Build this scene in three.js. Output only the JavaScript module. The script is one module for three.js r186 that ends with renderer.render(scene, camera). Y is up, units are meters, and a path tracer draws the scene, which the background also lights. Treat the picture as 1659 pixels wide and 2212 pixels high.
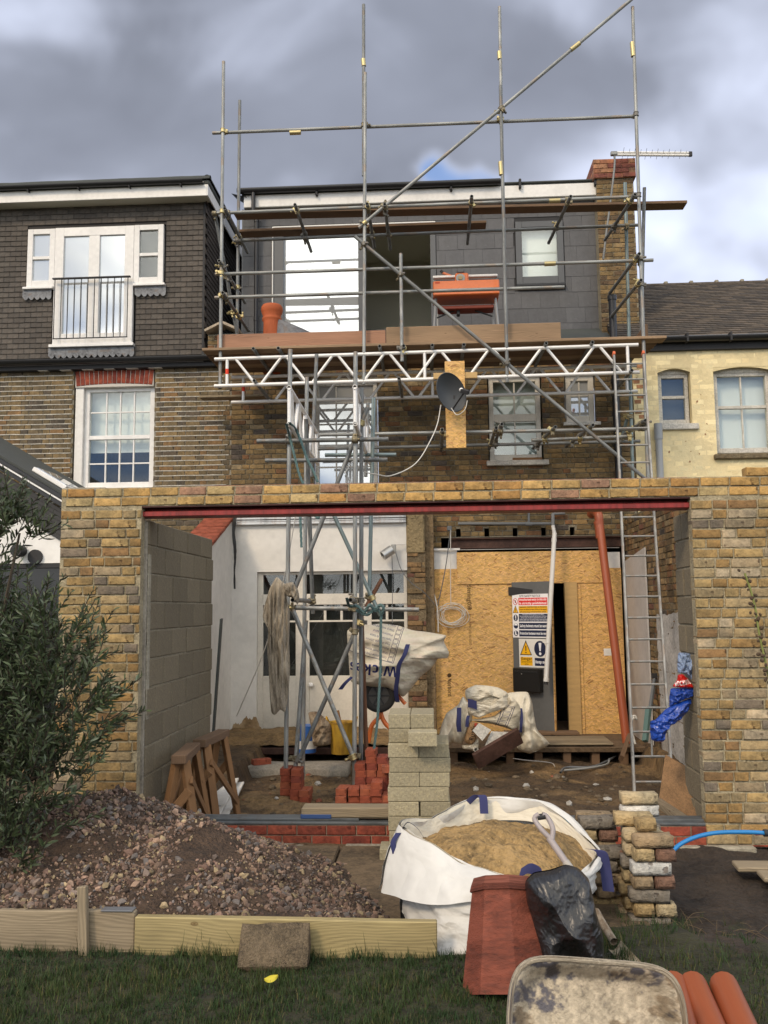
import * as THREE from 'three';
import { mergeGeometries, mergeVertices } from 'three/addons/utils/BufferGeometryUtils.js';
import { ImprovedNoise } from 'three/addons/math/ImprovedNoise.js';

// ---------------------------------------------------------------- camera, sky, sun, exposure
const W = 768, H = 1024;
const scene = new THREE.Scene();
const camera = new THREE.PerspectiveCamera(60, W / H, 0.05, 400);
camera.rotation.order = 'YXZ';
camera.position.set(0, 1.65, 0);
camera.rotation.set(THREE.MathUtils.degToRad(6.2), THREE.MathUtils.degToRad(3.2), THREE.MathUtils.degToRad(-0.6));
camera.updateMatrixWorld(true);
scene.add(camera);

const renderer = new THREE.WebGLRenderer({ antialias: true });
renderer.setSize(W, H);
renderer.toneMapping = THREE.LinearToneMapping;
renderer.toneMappingExposure = 1.22;
renderer.shadowMap.enabled = true;
renderer.shadowMap.type = THREE.PCFSoftShadowMap;

const perlin = new ImprovedNoise();
const nz = (x, y, z = 0) => perlin.noise(x + 37.3, y + 11.7, z + 5.1);
const fbm = (x, y, z = 0, o = 4) => { let s = 0, a = 0.5, f = 1; for (let i = 0; i < o; i++) { s += a * nz(x * f, y * f, z * f + i * 7.3); f *= 2.03; a *= 0.5; } return s; };
const clamp = (v, a = 0, b = 1) => Math.min(b, Math.max(a, v));
const sstep = (a, b, v) => { const t = clamp((v - a) / (b - a)); return t * t * (3 - 2 * t); };
const mix = (a, b, t) => a + (b - a) * t;

const SUN = new THREE.Vector3(-0.42, 0.62, 0.66).normalize();
function buildSky() {           // broken cloud: a slate-grey mass ahead, white cumulus with blue gaps behind the viewer (seen in the panes)
  const w = 1280, h = 640, d = new Float32Array(w * h * 4);
  for (let j = 0; j < h; j++) for (let i = 0; i < w; i++) {
    const phi = (i + 0.5) / w * Math.PI * 2 - Math.PI, th = (j + 0.5) / h * Math.PI - Math.PI / 2;
    const y = Math.sin(th), c = Math.cos(th), x = Math.cos(phi) * c, z = Math.sin(phi) * c;
    const yy = Math.max(y, 0);
    const k = 1 / (yy + 0.3), px = x * k, pz = z * k;
    const front = sstep(-0.5, 0.35, -z - 0.2 * x);
    const bl = Math.pow(1 - yy, 2.2);
    let r = mix(0.13, 0.42, bl), g = mix(0.27, 0.6, bl), b = mix(0.62, 0.92, bl);
    const S = 17.02, wx = fbm(px * 0.9, pz * 0.9, 3.1 + S, 4) * 1.1, wz = fbm(px * 0.9 + 9, pz * 0.9, 8.2 + S, 4) * 1.1;
    const n = fbm(px * 0.75 + wx, pz * 0.75 + wz, 1.7 + S, 6), m = fbm(px * 1.5 + wz, pz * 1.5 + wx, 6.4 + S, 6), l = fbm(px * 1.5 + wz * 0.9, pz * 1.1 + wx * 0.9, 29.8, 5);
    const gx = x + fbm(x * 9, y * 9, 2, 4) * 0.1, gy = y + fbm(x * 9, y * 9, 7, 4) * 0.07, gap = Math.exp(-((gx - 0.025) ** 2 / 0.0012 + (gy - 0.458) ** 2 / 0.00025)) * 1.1;      // one small blue break in the grey
    const q = fbm(px * 3.1 + wx * 1.6, pz * 3.1 + wz * 1.6, 4.4, 6), e = l + 0.5 * q + 0.25 * m;
    const thin = sstep(0.0, 0.3, e) * sstep(-0.15, 0.35, x + 0.25 * q);          // thinner cloud to the right lets blue through
    const cover = mix(sstep(-0.2, 0.06, n + 0.4 * m), 1 - sstep(0.35, 0.8, gap) * 0.7 - 0.45 * thin * sstep(0.0, 0.25, -q + 0.1), front);
    const grey = 0.3 + 0.46 * sstep(-0.27, 0.24, e) + 0.16 * q + 0.2 * sstep(-0.05, 0.3, x) * sstep(0.56, 0.36, yy) + 0.25 * sstep(0.2, 0.6, gap) * sstep(0.95, 0.4, gap);
    const lum = mix(1.0 + 1.6 * sstep(-0.2, 0.3, m), grey, front);
    const cr = lum * mix(1.0, 0.88, front), cg = lum * mix(0.975, 0.955, front), cb = lum * mix(0.92, 1.18, front);
    r = mix(r, cr, cover); g = mix(g, cg, cover); b = mix(b, cb, cover);
    const hz = sstep(0.16, 0.0, yy) * 0.55; r = mix(r, 0.72, hz); g = mix(g, 0.75, hz); b = mix(b, 0.8, hz);
    if (y < 0) { const q = sstep(0, -0.06, y); r = mix(r, 0.09, q); g = mix(g, 0.085, q); b = mix(b, 0.07, q); }
    const o = (j * w + i) * 4; d[o] = r; d[o + 1] = g; d[o + 2] = b; d[o + 3] = 1;
  }
  const t = new THREE.DataTexture(d, w, h, THREE.RGBAFormat, THREE.FloatType);
  t.mapping = THREE.EquirectangularReflectionMapping; t.magFilter = THREE.LinearFilter; t.minFilter = THREE.LinearFilter; t.needsUpdate = true;
  return t;
}
const sky = buildSky();
scene.background = sky; scene.environment = sky;
scene.backgroundIntensity = 1; scene.environmentIntensity = 1;

const sun = new THREE.DirectionalLight(0xffe6c6, 1.5);
sun.position.copy(SUN).multiplyScalar(40).add(new THREE.Vector3(0, 2, -8));
sun.target.position.set(0, 2, -8); scene.add(sun.target);
sun.castShadow = true; sun.shadow.radius = 22; sun.shadow.mapSize.set(2048, 2048);
Object.assign(sun.shadow.camera, { left: -12, right: 12, top: 12, bottom: -12, near: 1, far: 80 });
scene.add(sun);

// ---------------------------------------------------------------- helpers
let seed = 12345;
const reseed = s => { seed = s; };
const rnd = () => { seed = (seed * 1664525 + 1013904223) >>> 0; return seed / 4294967296; };
const rr = (a, b) => a + (b - a) * rnd();
const ord = n => ['bottom', 'second', 'third', 'fourth', 'fifth', 'sixth', 'seventh', 'eighth', 'ninth', 'top'][n], nth = n => n ? ord(n) : 'first';
const V = (x, y, z) => new THREE.Vector3(x, y, z);
const C = (r, g, b) => new THREE.Color().setRGB(r, g, b);
const STATION = V(0, 1.65, 0), SIGHT = new THREE.Euler(THREE.MathUtils.degToRad(6.2), THREE.MathUtils.degToRad(3.2), THREE.MathUtils.degToRad(-0.6), 'YXZ'), FOCAL = 1915.65;
function at(px, py, z) {        // surveyed point: sighting (px, py on a 1659 wide plate) from the fixed station, at its own depth z
  const d = V((px - 829.5) / FOCAL, -(py - 1106) / FOCAL, -1).applyEuler(SIGHT);
  return STATION.clone().addScaledVector(d, z / d.z);
}
const taken = {};
function numbered(n) { taken[n] = (taken[n] ?? -1) + 1; return taken[n] ? n + '_' + String(taken[n]).padStart(3, '0') : n; }
function tag(o, label, category, group, kind) {
  o.userData.label = label; o.userData.category = category;
  if (group) o.userData.group = group; o.userData.kind = kind ?? 'thing'; return o;
}
function thing(name, label, category, pos = [0, 0, 0], ry = 0, group) {
  const o = new THREE.Group(); o.name = numbered(name); scene.add(o);
  o.position.set(...pos); o.rotation.y = ry; return tag(o, label, category, group);
}
function add(parent, name, geo, m, pos, rot) {
  const o = new THREE.Mesh(geo, m); o.name = parent === scene ? numbered(name) : name; o.castShadow = o.receiveShadow = true;
  if (pos) o.position.set(...pos); if (rot) o.rotation.set(...rot); parent.add(o); return o;
}
function sub(parent, name) { const g = new THREE.Group(); g.name = name; parent.add(g); return g; }
function struct(name, geo, m) { const o = add(scene, name, geo, m); o.userData.kind = 'structure'; return o; }

function boxUV(g, s = 1, ox = 0, oy = 0) {       // uv in metres by dominant normal
  const p = g.attributes.position, n = g.attributes.normal, uv = new Float32Array(p.count * 2);
  for (let i = 0; i < p.count; i++) {
    const ax = Math.abs(n.getX(i)), ay = Math.abs(n.getY(i)), az = Math.abs(n.getZ(i));
    let u, v;
    if (az >= ax && az >= ay) { u = p.getX(i); v = p.getY(i); } else if (ax >= ay) { u = p.getZ(i); v = p.getY(i); } else { u = p.getX(i); v = p.getZ(i); }
    uv[i * 2] = u * s + ox; uv[i * 2 + 1] = v * s + oy;
  }
  g.setAttribute('uv', new THREE.BufferAttribute(uv, 2)); return g;
}
function cbox(w, h, d, b = 0.004, long = false) {        // chamfered box centred at the origin; long = grain along its longest side
  const x = w / 2, y = h / 2, z = d / 2; b = Math.min(b, x * 0.45, y * 0.45, z * 0.45);
  const pos = [], idx = [];
  const quad = (a, c, e, f) => { const n = pos.length / 3; pos.push(...a, ...c, ...e, ...f); idx.push(n, n + 1, n + 2, n, n + 2, n + 3); };
  const tri = (a, c, e) => { const n = pos.length / 3; pos.push(...a, ...c, ...e); idx.push(n, n + 1, n + 2); };
  const X = x - b, Y = y - b, Z = z - b;
  for (const s of [1, -1]) {
    const f = (q) => s > 0 ? quad(...q) : quad(q[3], q[2], q[1], q[0]);
    f([[-X, -Y, s * z], [X, -Y, s * z], [X, Y, s * z], [-X, Y, s * z]]);
    f([[s * x, -Y, Z], [s * x, -Y, -Z], [s * x, Y, -Z], [s * x, Y, Z]]);
    f([[-X, s * y, Z], [X, s * y, Z], [X, s * y, -Z], [-X, s * y, -Z]]);
  }
  for (const s of [1, -1]) for (const t of [1, -1]) {
    const f = (q) => s * t > 0 ? quad(...q) : quad(q[3], q[2], q[1], q[0]);
    f([[s * X, -Y, t * z], [s * x, -Y, t * Z], [s * x, Y, t * Z], [s * X, Y, t * z]]);
    f([[-X, s * Y, t * z], [X, s * Y, t * z], [X, s * y, t * Z], [-X, s * y, t * Z]]);
    f([[s * x, t * Y, Z], [s * x, t * Y, -Z], [s * X, t * y, -Z], [s * X, t * y, Z]]);
    for (const u of [1, -1]) { const q = [[s * X, t * Y, u * z], [s * x, t * Y, u * Z], [s * X, t * y, u * Z]]; s * t * u > 0 ? tri(...q) : tri(q[2], q[1], q[0]); }
  }
  const g = new THREE.BufferGeometry(); g.setAttribute('position', new THREE.Float32BufferAttribute(pos, 3)); g.setIndex(idx);
  const ng = g.toNonIndexed(); ng.computeVertexNormals(); boxUV(ng);
  if (long) { const o = rnd() * 3, o2 = rnd() * 3, p = ng.attributes.position, n = ng.attributes.normal, uv = ng.attributes.uv, L = w >= h && w >= d ? 0 : h >= d ? 1 : 2;
    for (let i = 0; i < p.count; i++) { const c = [p.getX(i), p.getY(i), p.getZ(i)], a = c[L]; const other = [0, 1, 2].filter(k => k !== L); const nn = [Math.abs(n.getX(i)), Math.abs(n.getY(i)), Math.abs(n.getZ(i))];
      const k = nn[other[0]] > nn[other[1]] ? other[1] : other[0]; uv.setXY(i, a + o, c[k] + o2); } }
  return ng;
}
function span(parent, name, m, x, y, z, b = 0.004, long = false) {       // box given by ranges
  return add(parent, name, cbox(x[1] - x[0], y[1] - y[0], z[1] - z[0], b, long), m, [(x[0] + x[1]) / 2, (y[0] + y[1]) / 2, (z[0] + z[1]) / 2]);
}
function bar(parent, name, m, p, q, w, d, b = 0.003, roll = 0) {    // rectangular bar from p to q
  const l = p.distanceTo(q), o = add(parent, name, cbox(w, l, d, b, true), m);
  o.position.copy(p).add(q).multiplyScalar(0.5); o.quaternion.setFromUnitVectors(V(0, 1, 0), q.clone().sub(p).normalize());
  if (roll) o.rotateY(roll); return o;
}
const ringCache = {};
function hollow(ro, ri, seg = 14) {
  const k = ro + '_' + ri; if (ringCache[k]) return ringCache[k];
  const g = new THREE.LatheGeometry([[ri, -0.5], [ro, -0.5], [ro, -0.5], [ro, 0.5], [ro, 0.5], [ri, 0.5], [ri, 0.5], [ri, -0.5]].map(a => new THREE.Vector2(...a)), seg);
  return ringCache[k] = g;
}
function tube(parent, name, m, p, q, r = 0.0235, ri) {
  const o = add(parent, name, hollow(r, ri ?? r * 0.8), m), l = p.distanceTo(q);
  o.position.copy(p).add(q).multiplyScalar(0.5); o.quaternion.setFromUnitVectors(V(0, 1, 0), q.clone().sub(p).normalize()); o.scale.set(1, l, 1);
  return o;
}
function curveTube(parent, name, m, pts, r, seg = 40, rs = 6) {
  return add(parent, name, new THREE.TubeGeometry(new THREE.CatmullRomCurve3(pts), seg, r, rs, false), m);
}
function grid(nu, nv, fn, closeU = false) {          // parametric sheet with smooth normals
  const pos = [], uv = [], idx = [], cu = nu + 1;
  for (let j = 0; j <= nv; j++) for (let i = 0; i <= nu; i++) { const p = fn(i / nu, j / nv); pos.push(p[0], p[1], p[2]); uv.push(p[3] ?? i / nu, p[4] ?? j / nv); }
  for (let j = 0; j < nv; j++) for (let i = 0; i < nu; i++) { const a = j * cu + i; idx.push(a, a + 1, a + cu + 1, a, a + cu + 1, a + cu); }
  const g = new THREE.BufferGeometry(); g.setAttribute('position', new THREE.Float32BufferAttribute(pos, 3)); g.setAttribute('uv', new THREE.Float32BufferAttribute(uv, 2)); g.setIndex(idx); g.computeVertexNormals();
  if (closeU) { const n = g.attributes.normal; for (let j = 0; j <= nv; j++) { const a = j * cu, b = a + nu; const x = n.getX(a) + n.getX(b), y = n.getY(a) + n.getY(b), z = n.getZ(a) + n.getZ(b), l = Math.hypot(x, y, z) || 1; n.setXYZ(a, x / l, y / l, z / l); n.setXYZ(b, x / l, y / l, z / l); } }
  return g;
}
function tinted(g, c) { const n = g.attributes.position.count, a = new Float32Array(n * 3); for (let i = 0; i < n; i++) { a[i * 3] = c.r; a[i * 3 + 1] = c.g; a[i * 3 + 2] = c.b; } g.setAttribute('color', new THREE.BufferAttribute(a, 3)); return g; }

// ---------------------------------------------------------------- textures
const sr = v => clamp(v <= 0.0031308 ? v * 12.92 : 1.055 * Math.pow(v, 1 / 2.4) - 0.055) * 255;
function tex(w, h, fn, srgb = true) {     // fn(u, v) -> [r, g, b] linear (or grey number); tiles by sampling noise on a wrapped domain in the callers
  const d = new Uint8Array(w * h * 4);
  for (let j = 0; j < h; j++) for (let i = 0; i < w; i++) {
    let c = fn(i / w, j / h); if (typeof c === 'number') c = [c, c, c];
    const o = (j * w + i) * 4; for (let k = 0; k < 3; k++) d[o + k] = srgb ? sr(c[k]) : clamp(c[k]) * 255; d[o + 3] = 255;
  }
  const t = new THREE.DataTexture(d, w, h); t.wrapS = t.wrapT = THREE.RepeatWrapping; t.magFilter = THREE.LinearFilter; t.minFilter = THREE.LinearMipmapLinearFilter; t.generateMipmaps = true;
  if (srgb) t.colorSpace = THREE.SRGBColorSpace; t.needsUpdate = true; return t;
}
const hsh = (x, y, s) => { let h = (x * 374761393 + y * 668265263 + s * 974634777) | 0; h = Math.imul(h ^ (h >>> 13), 1274126177); h = Math.imul(h ^ (h >>> 15), 461845907); return ((h ^ (h >>> 14)) >>> 0) / 4294967296 * 2 - 1; };
const pnoise = (x, y, px, py, s) => { const i = Math.floor(x), j = Math.floor(y), f = x - i, g = y - j, u = f * f * f * (f * (f * 6 - 15) + 10), v = g * g * g * (g * (g * 6 - 15) + 10), i0 = ((i % px) + px) % px, i1 = (i0 + 1) % px, j0 = ((j % py) + py) % py, j1 = (j0 + 1) % py;
  return mix(mix(hsh(i0, j0, s), hsh(i1, j0, s), u), mix(hsh(i0, j1, s), hsh(i1, j1, s), u), v) * 0.72; };
const tfbm = (u, v, f, o = 4, s = 0) => { f = Math.max(1, Math.round(f)); let r = 0, a = 0.5; for (let i = 0; i < o; i++) { r += a * pnoise(u * f, v * f, f, f, s * 17 + i); f *= 2; a *= 0.5; } return r; };        // noise that tiles over 0..1
function canvasTex(w, h, draw) {
  const c = document.createElement('canvas'); c.width = w; c.height = h; const g = c.getContext('2d'); draw(g, w, h);
  const t = new THREE.CanvasTexture(c); t.colorSpace = THREE.SRGBColorSpace; t.anisotropy = 8; return t;
}
const rep = (t, x, y) => { const c = t.clone(); c.repeat.set(x, y); c.needsUpdate = true; return c; };

// masonry detail: neutral tone variation, pits and streaks (multiplies the brick's own colour)
const T = {};
T.brick = tex(512, 512, (u, v) => { const a = tfbm(u, v, 5, 4, 1), b = tfbm(u, v, 22, 4, 2), c = tfbm(u, v, 60, 2, 3); const pit = sstep(0.3, 0.42, tfbm(u, v, 14, 3, 9)); const k = 0.74 + a * 0.5 + b * 0.34 + c * 0.25; return [k * (1 - pit * 0.55), k * (1 - pit * 0.6) * (1 - a * 0.1), k * (1 - pit * 0.62) * (1 - a * 0.22)]; });
T.brickB = tex(512, 512, (u, v) => 0.5 + tfbm(u, v, 9, 4, 1) * 0.5 + tfbm(u, v, 40, 3, 2) * 0.45 - 0.5 * sstep(0.3, 0.42, tfbm(u, v, 14, 3, 9)), false);
T.mortar = tex(512, 512, (u, v) => { const a = tfbm(u, v, 4, 4, 21), b = tfbm(u, v, 50, 3, 22); const k = 0.8 + a * 0.35 + b * 0.45; return [k, k * 0.99, k * 0.97]; });
T.rough = tex(512, 512, (u, v) => 0.5 + tfbm(u, v, 12, 5, 31) * 0.7 + tfbm(u, v, 70, 2, 32) * 0.4, false);
T.block = tex(512, 512, (u, v) => { const a = tfbm(u, v, 4, 3, 41), b = tfbm(u, v, 64, 2, 42), c = tfbm(u, v, 120, 1, 43); const ag = sstep(0.22, 0.34, b); const k = 0.82 + a * 0.22 + c * 0.3; return [mix(k, 1.15, ag * 0.6), mix(k, 1.12, ag * 0.6), mix(k, 1.02, ag * 0.6)]; });
T.wood = tex(1024, 512, (u, v) => { const w = tfbm(u, v, 3, 3, 51) * 0.05, g = tfbm(u * 1, (v + w) % 1, 1, 1, 52); let s = 0; const y = (v + w + 1) % 1; s = Math.sin((y * 26 + tfbm(u, v, 2.5, 3, 53) * 5) * Math.PI * 2); const fine = fbm(u * 14, v * 240, 54, 2), k = 0.84 + s * 0.11 + fine * 0.45 + g * 0.2 + tfbm(u, v, 3, 4, 57) * 0.35; let kn = 0; for (const [kx, ky, r] of [[0.16, 0.3, 0.018], [0.47, 0.72, 0.014], [0.78, 0.22, 0.02], [0.62, 0.5, 0.01], [0.93, 0.83, 0.013]]) { const d = Math.hypot((u - kx) * 2, v - ky) / r; kn = Math.max(kn, sstep(1.5, 0.6, d) * (0.75 + 0.25 * Math.sin(d * 9))); } return [k * (1 - kn * 0.62), k * (1 - kn * 0.72) * 0.985, k * (1 - kn * 0.8) * 0.96]; });
T.woodB = tex(512, 512, (u, v) => 0.5 + fbm(u * 10, v * 180, 55, 2) * 0.6 + tfbm(u, v, 3, 2, 56) * 0.2, false);
T.osb = (() => {                                     // strands of flaked timber pressed into a sheet
  const w = 1024, d = new Float32Array(w * w * 3).fill(0); reseed(777);
  for (let i = 0; i < d.length; i += 3) { d[i] = 0.58; d[i + 1] = 0.35; d[i + 2] = 0.12; }
  for (let k = 0; k < 8200; k++) {
    const cx = rnd() * w, cy = rnd() * w, a = (rnd() - 0.5) * 1.5, L = rr(14, 60), Wd = rr(4, 12), t = rr(0.72, 1.18), red = rnd() < 0.09 ? 0.5 : 1;
    const col = [0.66 * t * (red < 1 ? 0.6 : 1), 0.41 * t * (red < 1 ? 0.5 : 1), 0.155 * t * red * rr(0.8, 1.2)], ca = Math.cos(a), sa = Math.sin(a);
    for (let s = -L / 2; s < L / 2; s += 0.7) for (let q = -Wd / 2; q < Wd / 2; q += 0.7) { if (Math.abs(s) > L / 2 * (1 - 0.5 * Math.abs(q) / Wd)) continue; const x = ((cx + s * ca - q * sa) % w + w) % w | 0, y = ((cy + s * sa + q * ca) % w + w) % w | 0, o = (y * w + x) * 3, e = 1 - 0.1 * (q / Wd * 2) + 0.05 * Math.sin(q * 3); for (let c = 0; c < 3; c++) d[o + c] = mix(d[o + c], col[c] * e, 0.8); }
  }
  return tex(w, w, (u, v) => { const o = ((v * w | 0) * w + (u * w | 0)) * 3; return [d[o], d[o + 1], d[o + 2]]; });
})();
T.galv = tex(256, 512, (u, v) => { const a = tfbm(u, v, 5, 4, 61), b = tfbm(u, v, 24, 3, 62), k = 0.84 + a * 0.7 + b * 0.45, ru = sstep(0.2, 0.34, tfbm(u, v, 7, 4, 65)), sp = sstep(0.3, 0.36, tfbm(u, v, 18, 3, 66)); return [mix(mix(k, 0.75, ru * 0.6), 1.5, sp * 0.6), mix(mix(k, 0.55, ru * 0.6), 1.48, sp * 0.6), mix(mix(k * 1.01, 0.42, ru * 0.6), 1.4, sp * 0.6)]; });
T.galvR = tex(256, 512, (u, v) => 0.5 + tfbm(u, v, 8, 4, 63) * 0.5 + tfbm(u, v, 40, 2, 64) * 0.3, false);
T.grime = tex(512, 512, (u, v) => { const a = tfbm(u, v, 3, 5, 71), b = tfbm(u, v, 26, 4, 72); const k = 0.93 + a * 0.16 + b * 0.12; return [k, k * 0.995, k * 0.985]; });
T.earth = tex(768, 768, (u, v) => { const a = tfbm(u, v, 5, 5, 81), b = tfbm(u, v, 34, 4, 82), c = tfbm(u, v, 90, 2, 83); const st = sstep(0.36, 0.42, tfbm(u, v, 46, 2, 84)); const k = 0.78 + a * 0.55 + b * 0.5 + c * 0.4; return [mix(k, 1.7, st * 0.6), mix(k, 1.7, st * 0.6), mix(k * 0.96, 1.7, st * 0.6)]; });
T.earthB = tex(768, 768, (u, v) => 0.45 + tfbm(u, v, 9, 5, 81) * 0.5 + tfbm(u, v, 40, 4, 82) * 0.5 + 0.25 * sstep(0.36, 0.42, tfbm(u, v, 46, 2, 84)), false);
T.weave = tex(256, 256, (u, v) => { const k = 0.93 + 0.05 * Math.sin(u * Math.PI * 2 * 48) * Math.sin(v * Math.PI * 2 * 48) + tfbm(u, v, 4, 4, 91) * 0.14; return [k, k, k * 0.985]; });
T.crease = tex(512, 512, (u, v) => { const a = Math.abs(tfbm(u, v, 5, 4, 93)), b = Math.abs(tfbm(u, v, 11, 3, 94)); return 0.9 - a * 1.4 - b * 0.7; }, false);
T.rust = tex(512, 512, (u, v) => { const a = tfbm(u, v, 6, 5, 95), b = tfbm(u, v, 30, 3, 96); const k = 0.8 + a * 0.7 + b * 0.4; return [k, k * (0.95 + a * 0.2), k * (0.9 + a * 0.4)]; });

// ---------------------------------------------------------------- materials
const std = (c, o = {}) => new THREE.MeshStandardMaterial({ color: Array.isArray(c) ? C(...c) : c, roughness: 0.8, ...o });
const phy = (c, o = {}) => new THREE.MeshPhysicalMaterial({ color: Array.isArray(c) ? C(...c) : c, roughness: 0.5, ...o });
const brickMat = (c, extra = {}) => std(c, { map: T.brick, bumpMap: T.brickB, bumpScale: 0.006, roughness: 0.92, ...extra });
const M = {
  white: std([0.78, 0.77, 0.74], { roughness: 0.42, map: rep(T.grime, 0.9, 0.9) }),
  upvc: std([0.8, 0.79, 0.77], { roughness: 0.3, map: rep(T.grime, 0.7, 0.7) }),
  cream: std([0.66, 0.62, 0.54], { roughness: 0.5, map: rep(T.grime, 1.7, 1.7) }),
  oldwhite: std([0.6, 0.58, 0.53], { roughness: 0.6, map: rep(T.mortar, 1.3, 1.3) }),
  black: std([0.016, 0.016, 0.018], { roughness: 0.35, map: rep(T.grime, 1, 1) }),
  blackm: std([0.022, 0.022, 0.024], { roughness: 0.7 }),
  felt: std([0.06, 0.066, 0.062], { roughness: 0.95, bumpMap: rep(T.rough, 3, 3), bumpScale: 0.004 }),
  lead: std([0.17, 0.18, 0.195], { roughness: 0.55, map: rep(T.galv, 2, 2), metalness: 0.3 }),
  greyframe: std([0.085, 0.088, 0.092], { roughness: 0.4 }),
  galv: std([0.34, 0.35, 0.335], { metalness: 0.45, roughness: 0.52, map: rep(T.galv, 1, 22) }),
  galv2: std([0.24, 0.25, 0.245], { metalness: 0.45, roughness: 0.58, map: rep(T.galv, 1, 18) }),
  galv3: std([0.25, 0.33, 0.35], { metalness: 0.55, roughness: 0.6, map: rep(T.rust, 1, 3) }),
  alu: std([0.82, 0.81, 0.79], { metalness: 0.2, roughness: 0.45, map: rep(T.grime, 1, 8) }),
  brass: std([0.5, 0.42, 0.22], { metalness: 0.8, roughness: 0.45 }),
  rustytube: std([0.16, 0.075, 0.04], { roughness: 0.85, map: rep(T.rust, 1, 3), metalness: 0.1 }),
  redsteel: std([0.34, 0.03, 0.028], { roughness: 0.5, map: rep(T.rust, 2, 0.6) }),
  browniron: std([0.085, 0.04, 0.028], { roughness: 0.75, map: rep(T.rust, 1.5, 1.5), bumpMap: T.rough, bumpScale: 0.003 }),
  board: std([0.36, 0.245, 0.15], { map: rep(T.wood, 0.45, 3), bumpMap: rep(T.woodB, 0.6, 3), bumpScale: 0.0015, roughness: 0.88 }),
  boardpink: std([0.4, 0.215, 0.135], { map: rep(T.wood, 0.4, 2.4), bumpMap: rep(T.woodB, 0.6, 3), bumpScale: 0.0015, roughness: 0.85 }),
  boarddark: std([0.2, 0.125, 0.075], { map: rep(T.wood, 0.5, 3), bumpMap: rep(T.woodB, 0.6, 3), bumpScale: 0.002, roughness: 0.92 }),
  boardgrey: std([0.32, 0.26, 0.175], { map: rep(T.wood, 0.5, 2.2), bumpMap: rep(T.woodB, 0.6, 3), bumpScale: 0.002, roughness: 0.92 }),
  treated: std([0.4, 0.325, 0.155], { map: rep(T.wood, 0.55, 2.1), bumpMap: rep(T.woodB, 0.6, 3), bumpScale: 0.0012, roughness: 0.75 }),
  pine: std([0.6, 0.4, 0.17], { map: rep(T.wood, 0.8, 4), roughness: 0.75 }),
  oldpine: std([0.3, 0.16, 0.07], { map: rep(T.wood, 0.8, 5), bumpMap: rep(T.woodB, 0.6, 3), bumpScale: 0.002, roughness: 0.85 }),
  ply: std([0.34, 0.2, 0.095], { map: rep(T.mortar, 1.5, 1.5), roughness: 0.85, bumpMap: rep(T.rough, 1, 1), bumpScale: 0.001 }),
  osb: std([1.0, 0.98, 0.95], { map: rep(T.osb, 0.55, 0.55), roughness: 0.85, bumpMap: rep(T.osb, 0.55, 0.55), bumpScale: 0.0015 }),
  terracotta: std([0.5, 0.14, 0.05], { roughness: 0.75, map: rep(T.rust, 1.5, 1.5), bumpMap: T.rough, bumpScale: 0.002 }),
  clay: std([0.3, 0.075, 0.038], { roughness: 0.85, map: rep(T.rust, 2, 2), bumpMap: rep(T.rough, 2, 2), bumpScale: 0.004 }),
  drain: std([0.33, 0.085, 0.033], { roughness: 0.42, map: rep(T.grime, 2, 2) }),
  claypipe: std([0.34, 0.085, 0.035], { roughness: 0.4, map: rep(T.grime, 2, 2) }),
  concrete: std([0.33, 0.3, 0.25], { map: T.mortar, bumpMap: T.rough, bumpScale: 0.004, roughness: 0.95 }),
  mortarS: std([0.36, 0.33, 0.26], { map: rep(T.mortar, 1.2, 1.2), bumpMap: rep(T.rough, 2, 2), bumpScale: 0.006, roughness: 0.97 }),
  rope: std([0.1, 0.17, 0.17], { roughness: 0.9 }),
  cable: std([0.62, 0.6, 0.55], { roughness: 0.5 }),
  cabledark: std([0.12, 0.13, 0.14], { roughness: 0.6 }),
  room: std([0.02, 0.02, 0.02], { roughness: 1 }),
  orange: phy([0.72, 0.17, 0.035], { roughness: 0.4, map: rep(T.grime, 1.5, 1.5), clearcoat: 0.2 }),
  bagwhite: std([0.64, 0.63, 0.6], { map: rep(T.weave, 3, 3), bumpMap: rep(T.crease, 0.8, 0.8), bumpScale: 0.012, roughness: 0.75, side: THREE.DoubleSide }),
  bagcream: std([0.66, 0.61, 0.5], { map: rep(T.weave, 3, 3), bumpMap: rep(T.crease, 1, 1), bumpScale: 0.01, roughness: 0.8, side: THREE.DoubleSide }),
  strap: std([0.03, 0.035, 0.12], { roughness: 0.85, map: rep(T.weave, 6, 6), side: THREE.DoubleSide }),
  cloth: std([0.36, 0.31, 0.24], { map: rep(T.mortar, 1.5, 1.5), bumpMap: rep(T.crease, 2, 2), bumpScale: 0.012, roughness: 0.95, side: THREE.DoubleSide }),
  glass: phy([0.95, 0.98, 0.97], { transmission: 1, thickness: 0, roughness: 0.01, ior: 1.7 }),
  mirrorglass: phy([0.62, 0.65, 0.66], { roughness: 0.015, metalness: 0.5, ior: 2.0, envMapIntensity: 1 }),
  sand: std([0.36, 0.235, 0.1], { map: rep(T.earth, 1.1, 1.1), bumpMap: rep(T.earthB, 1.4, 1.4), bumpScale: 0.02, roughness: 1 }),
};
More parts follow.
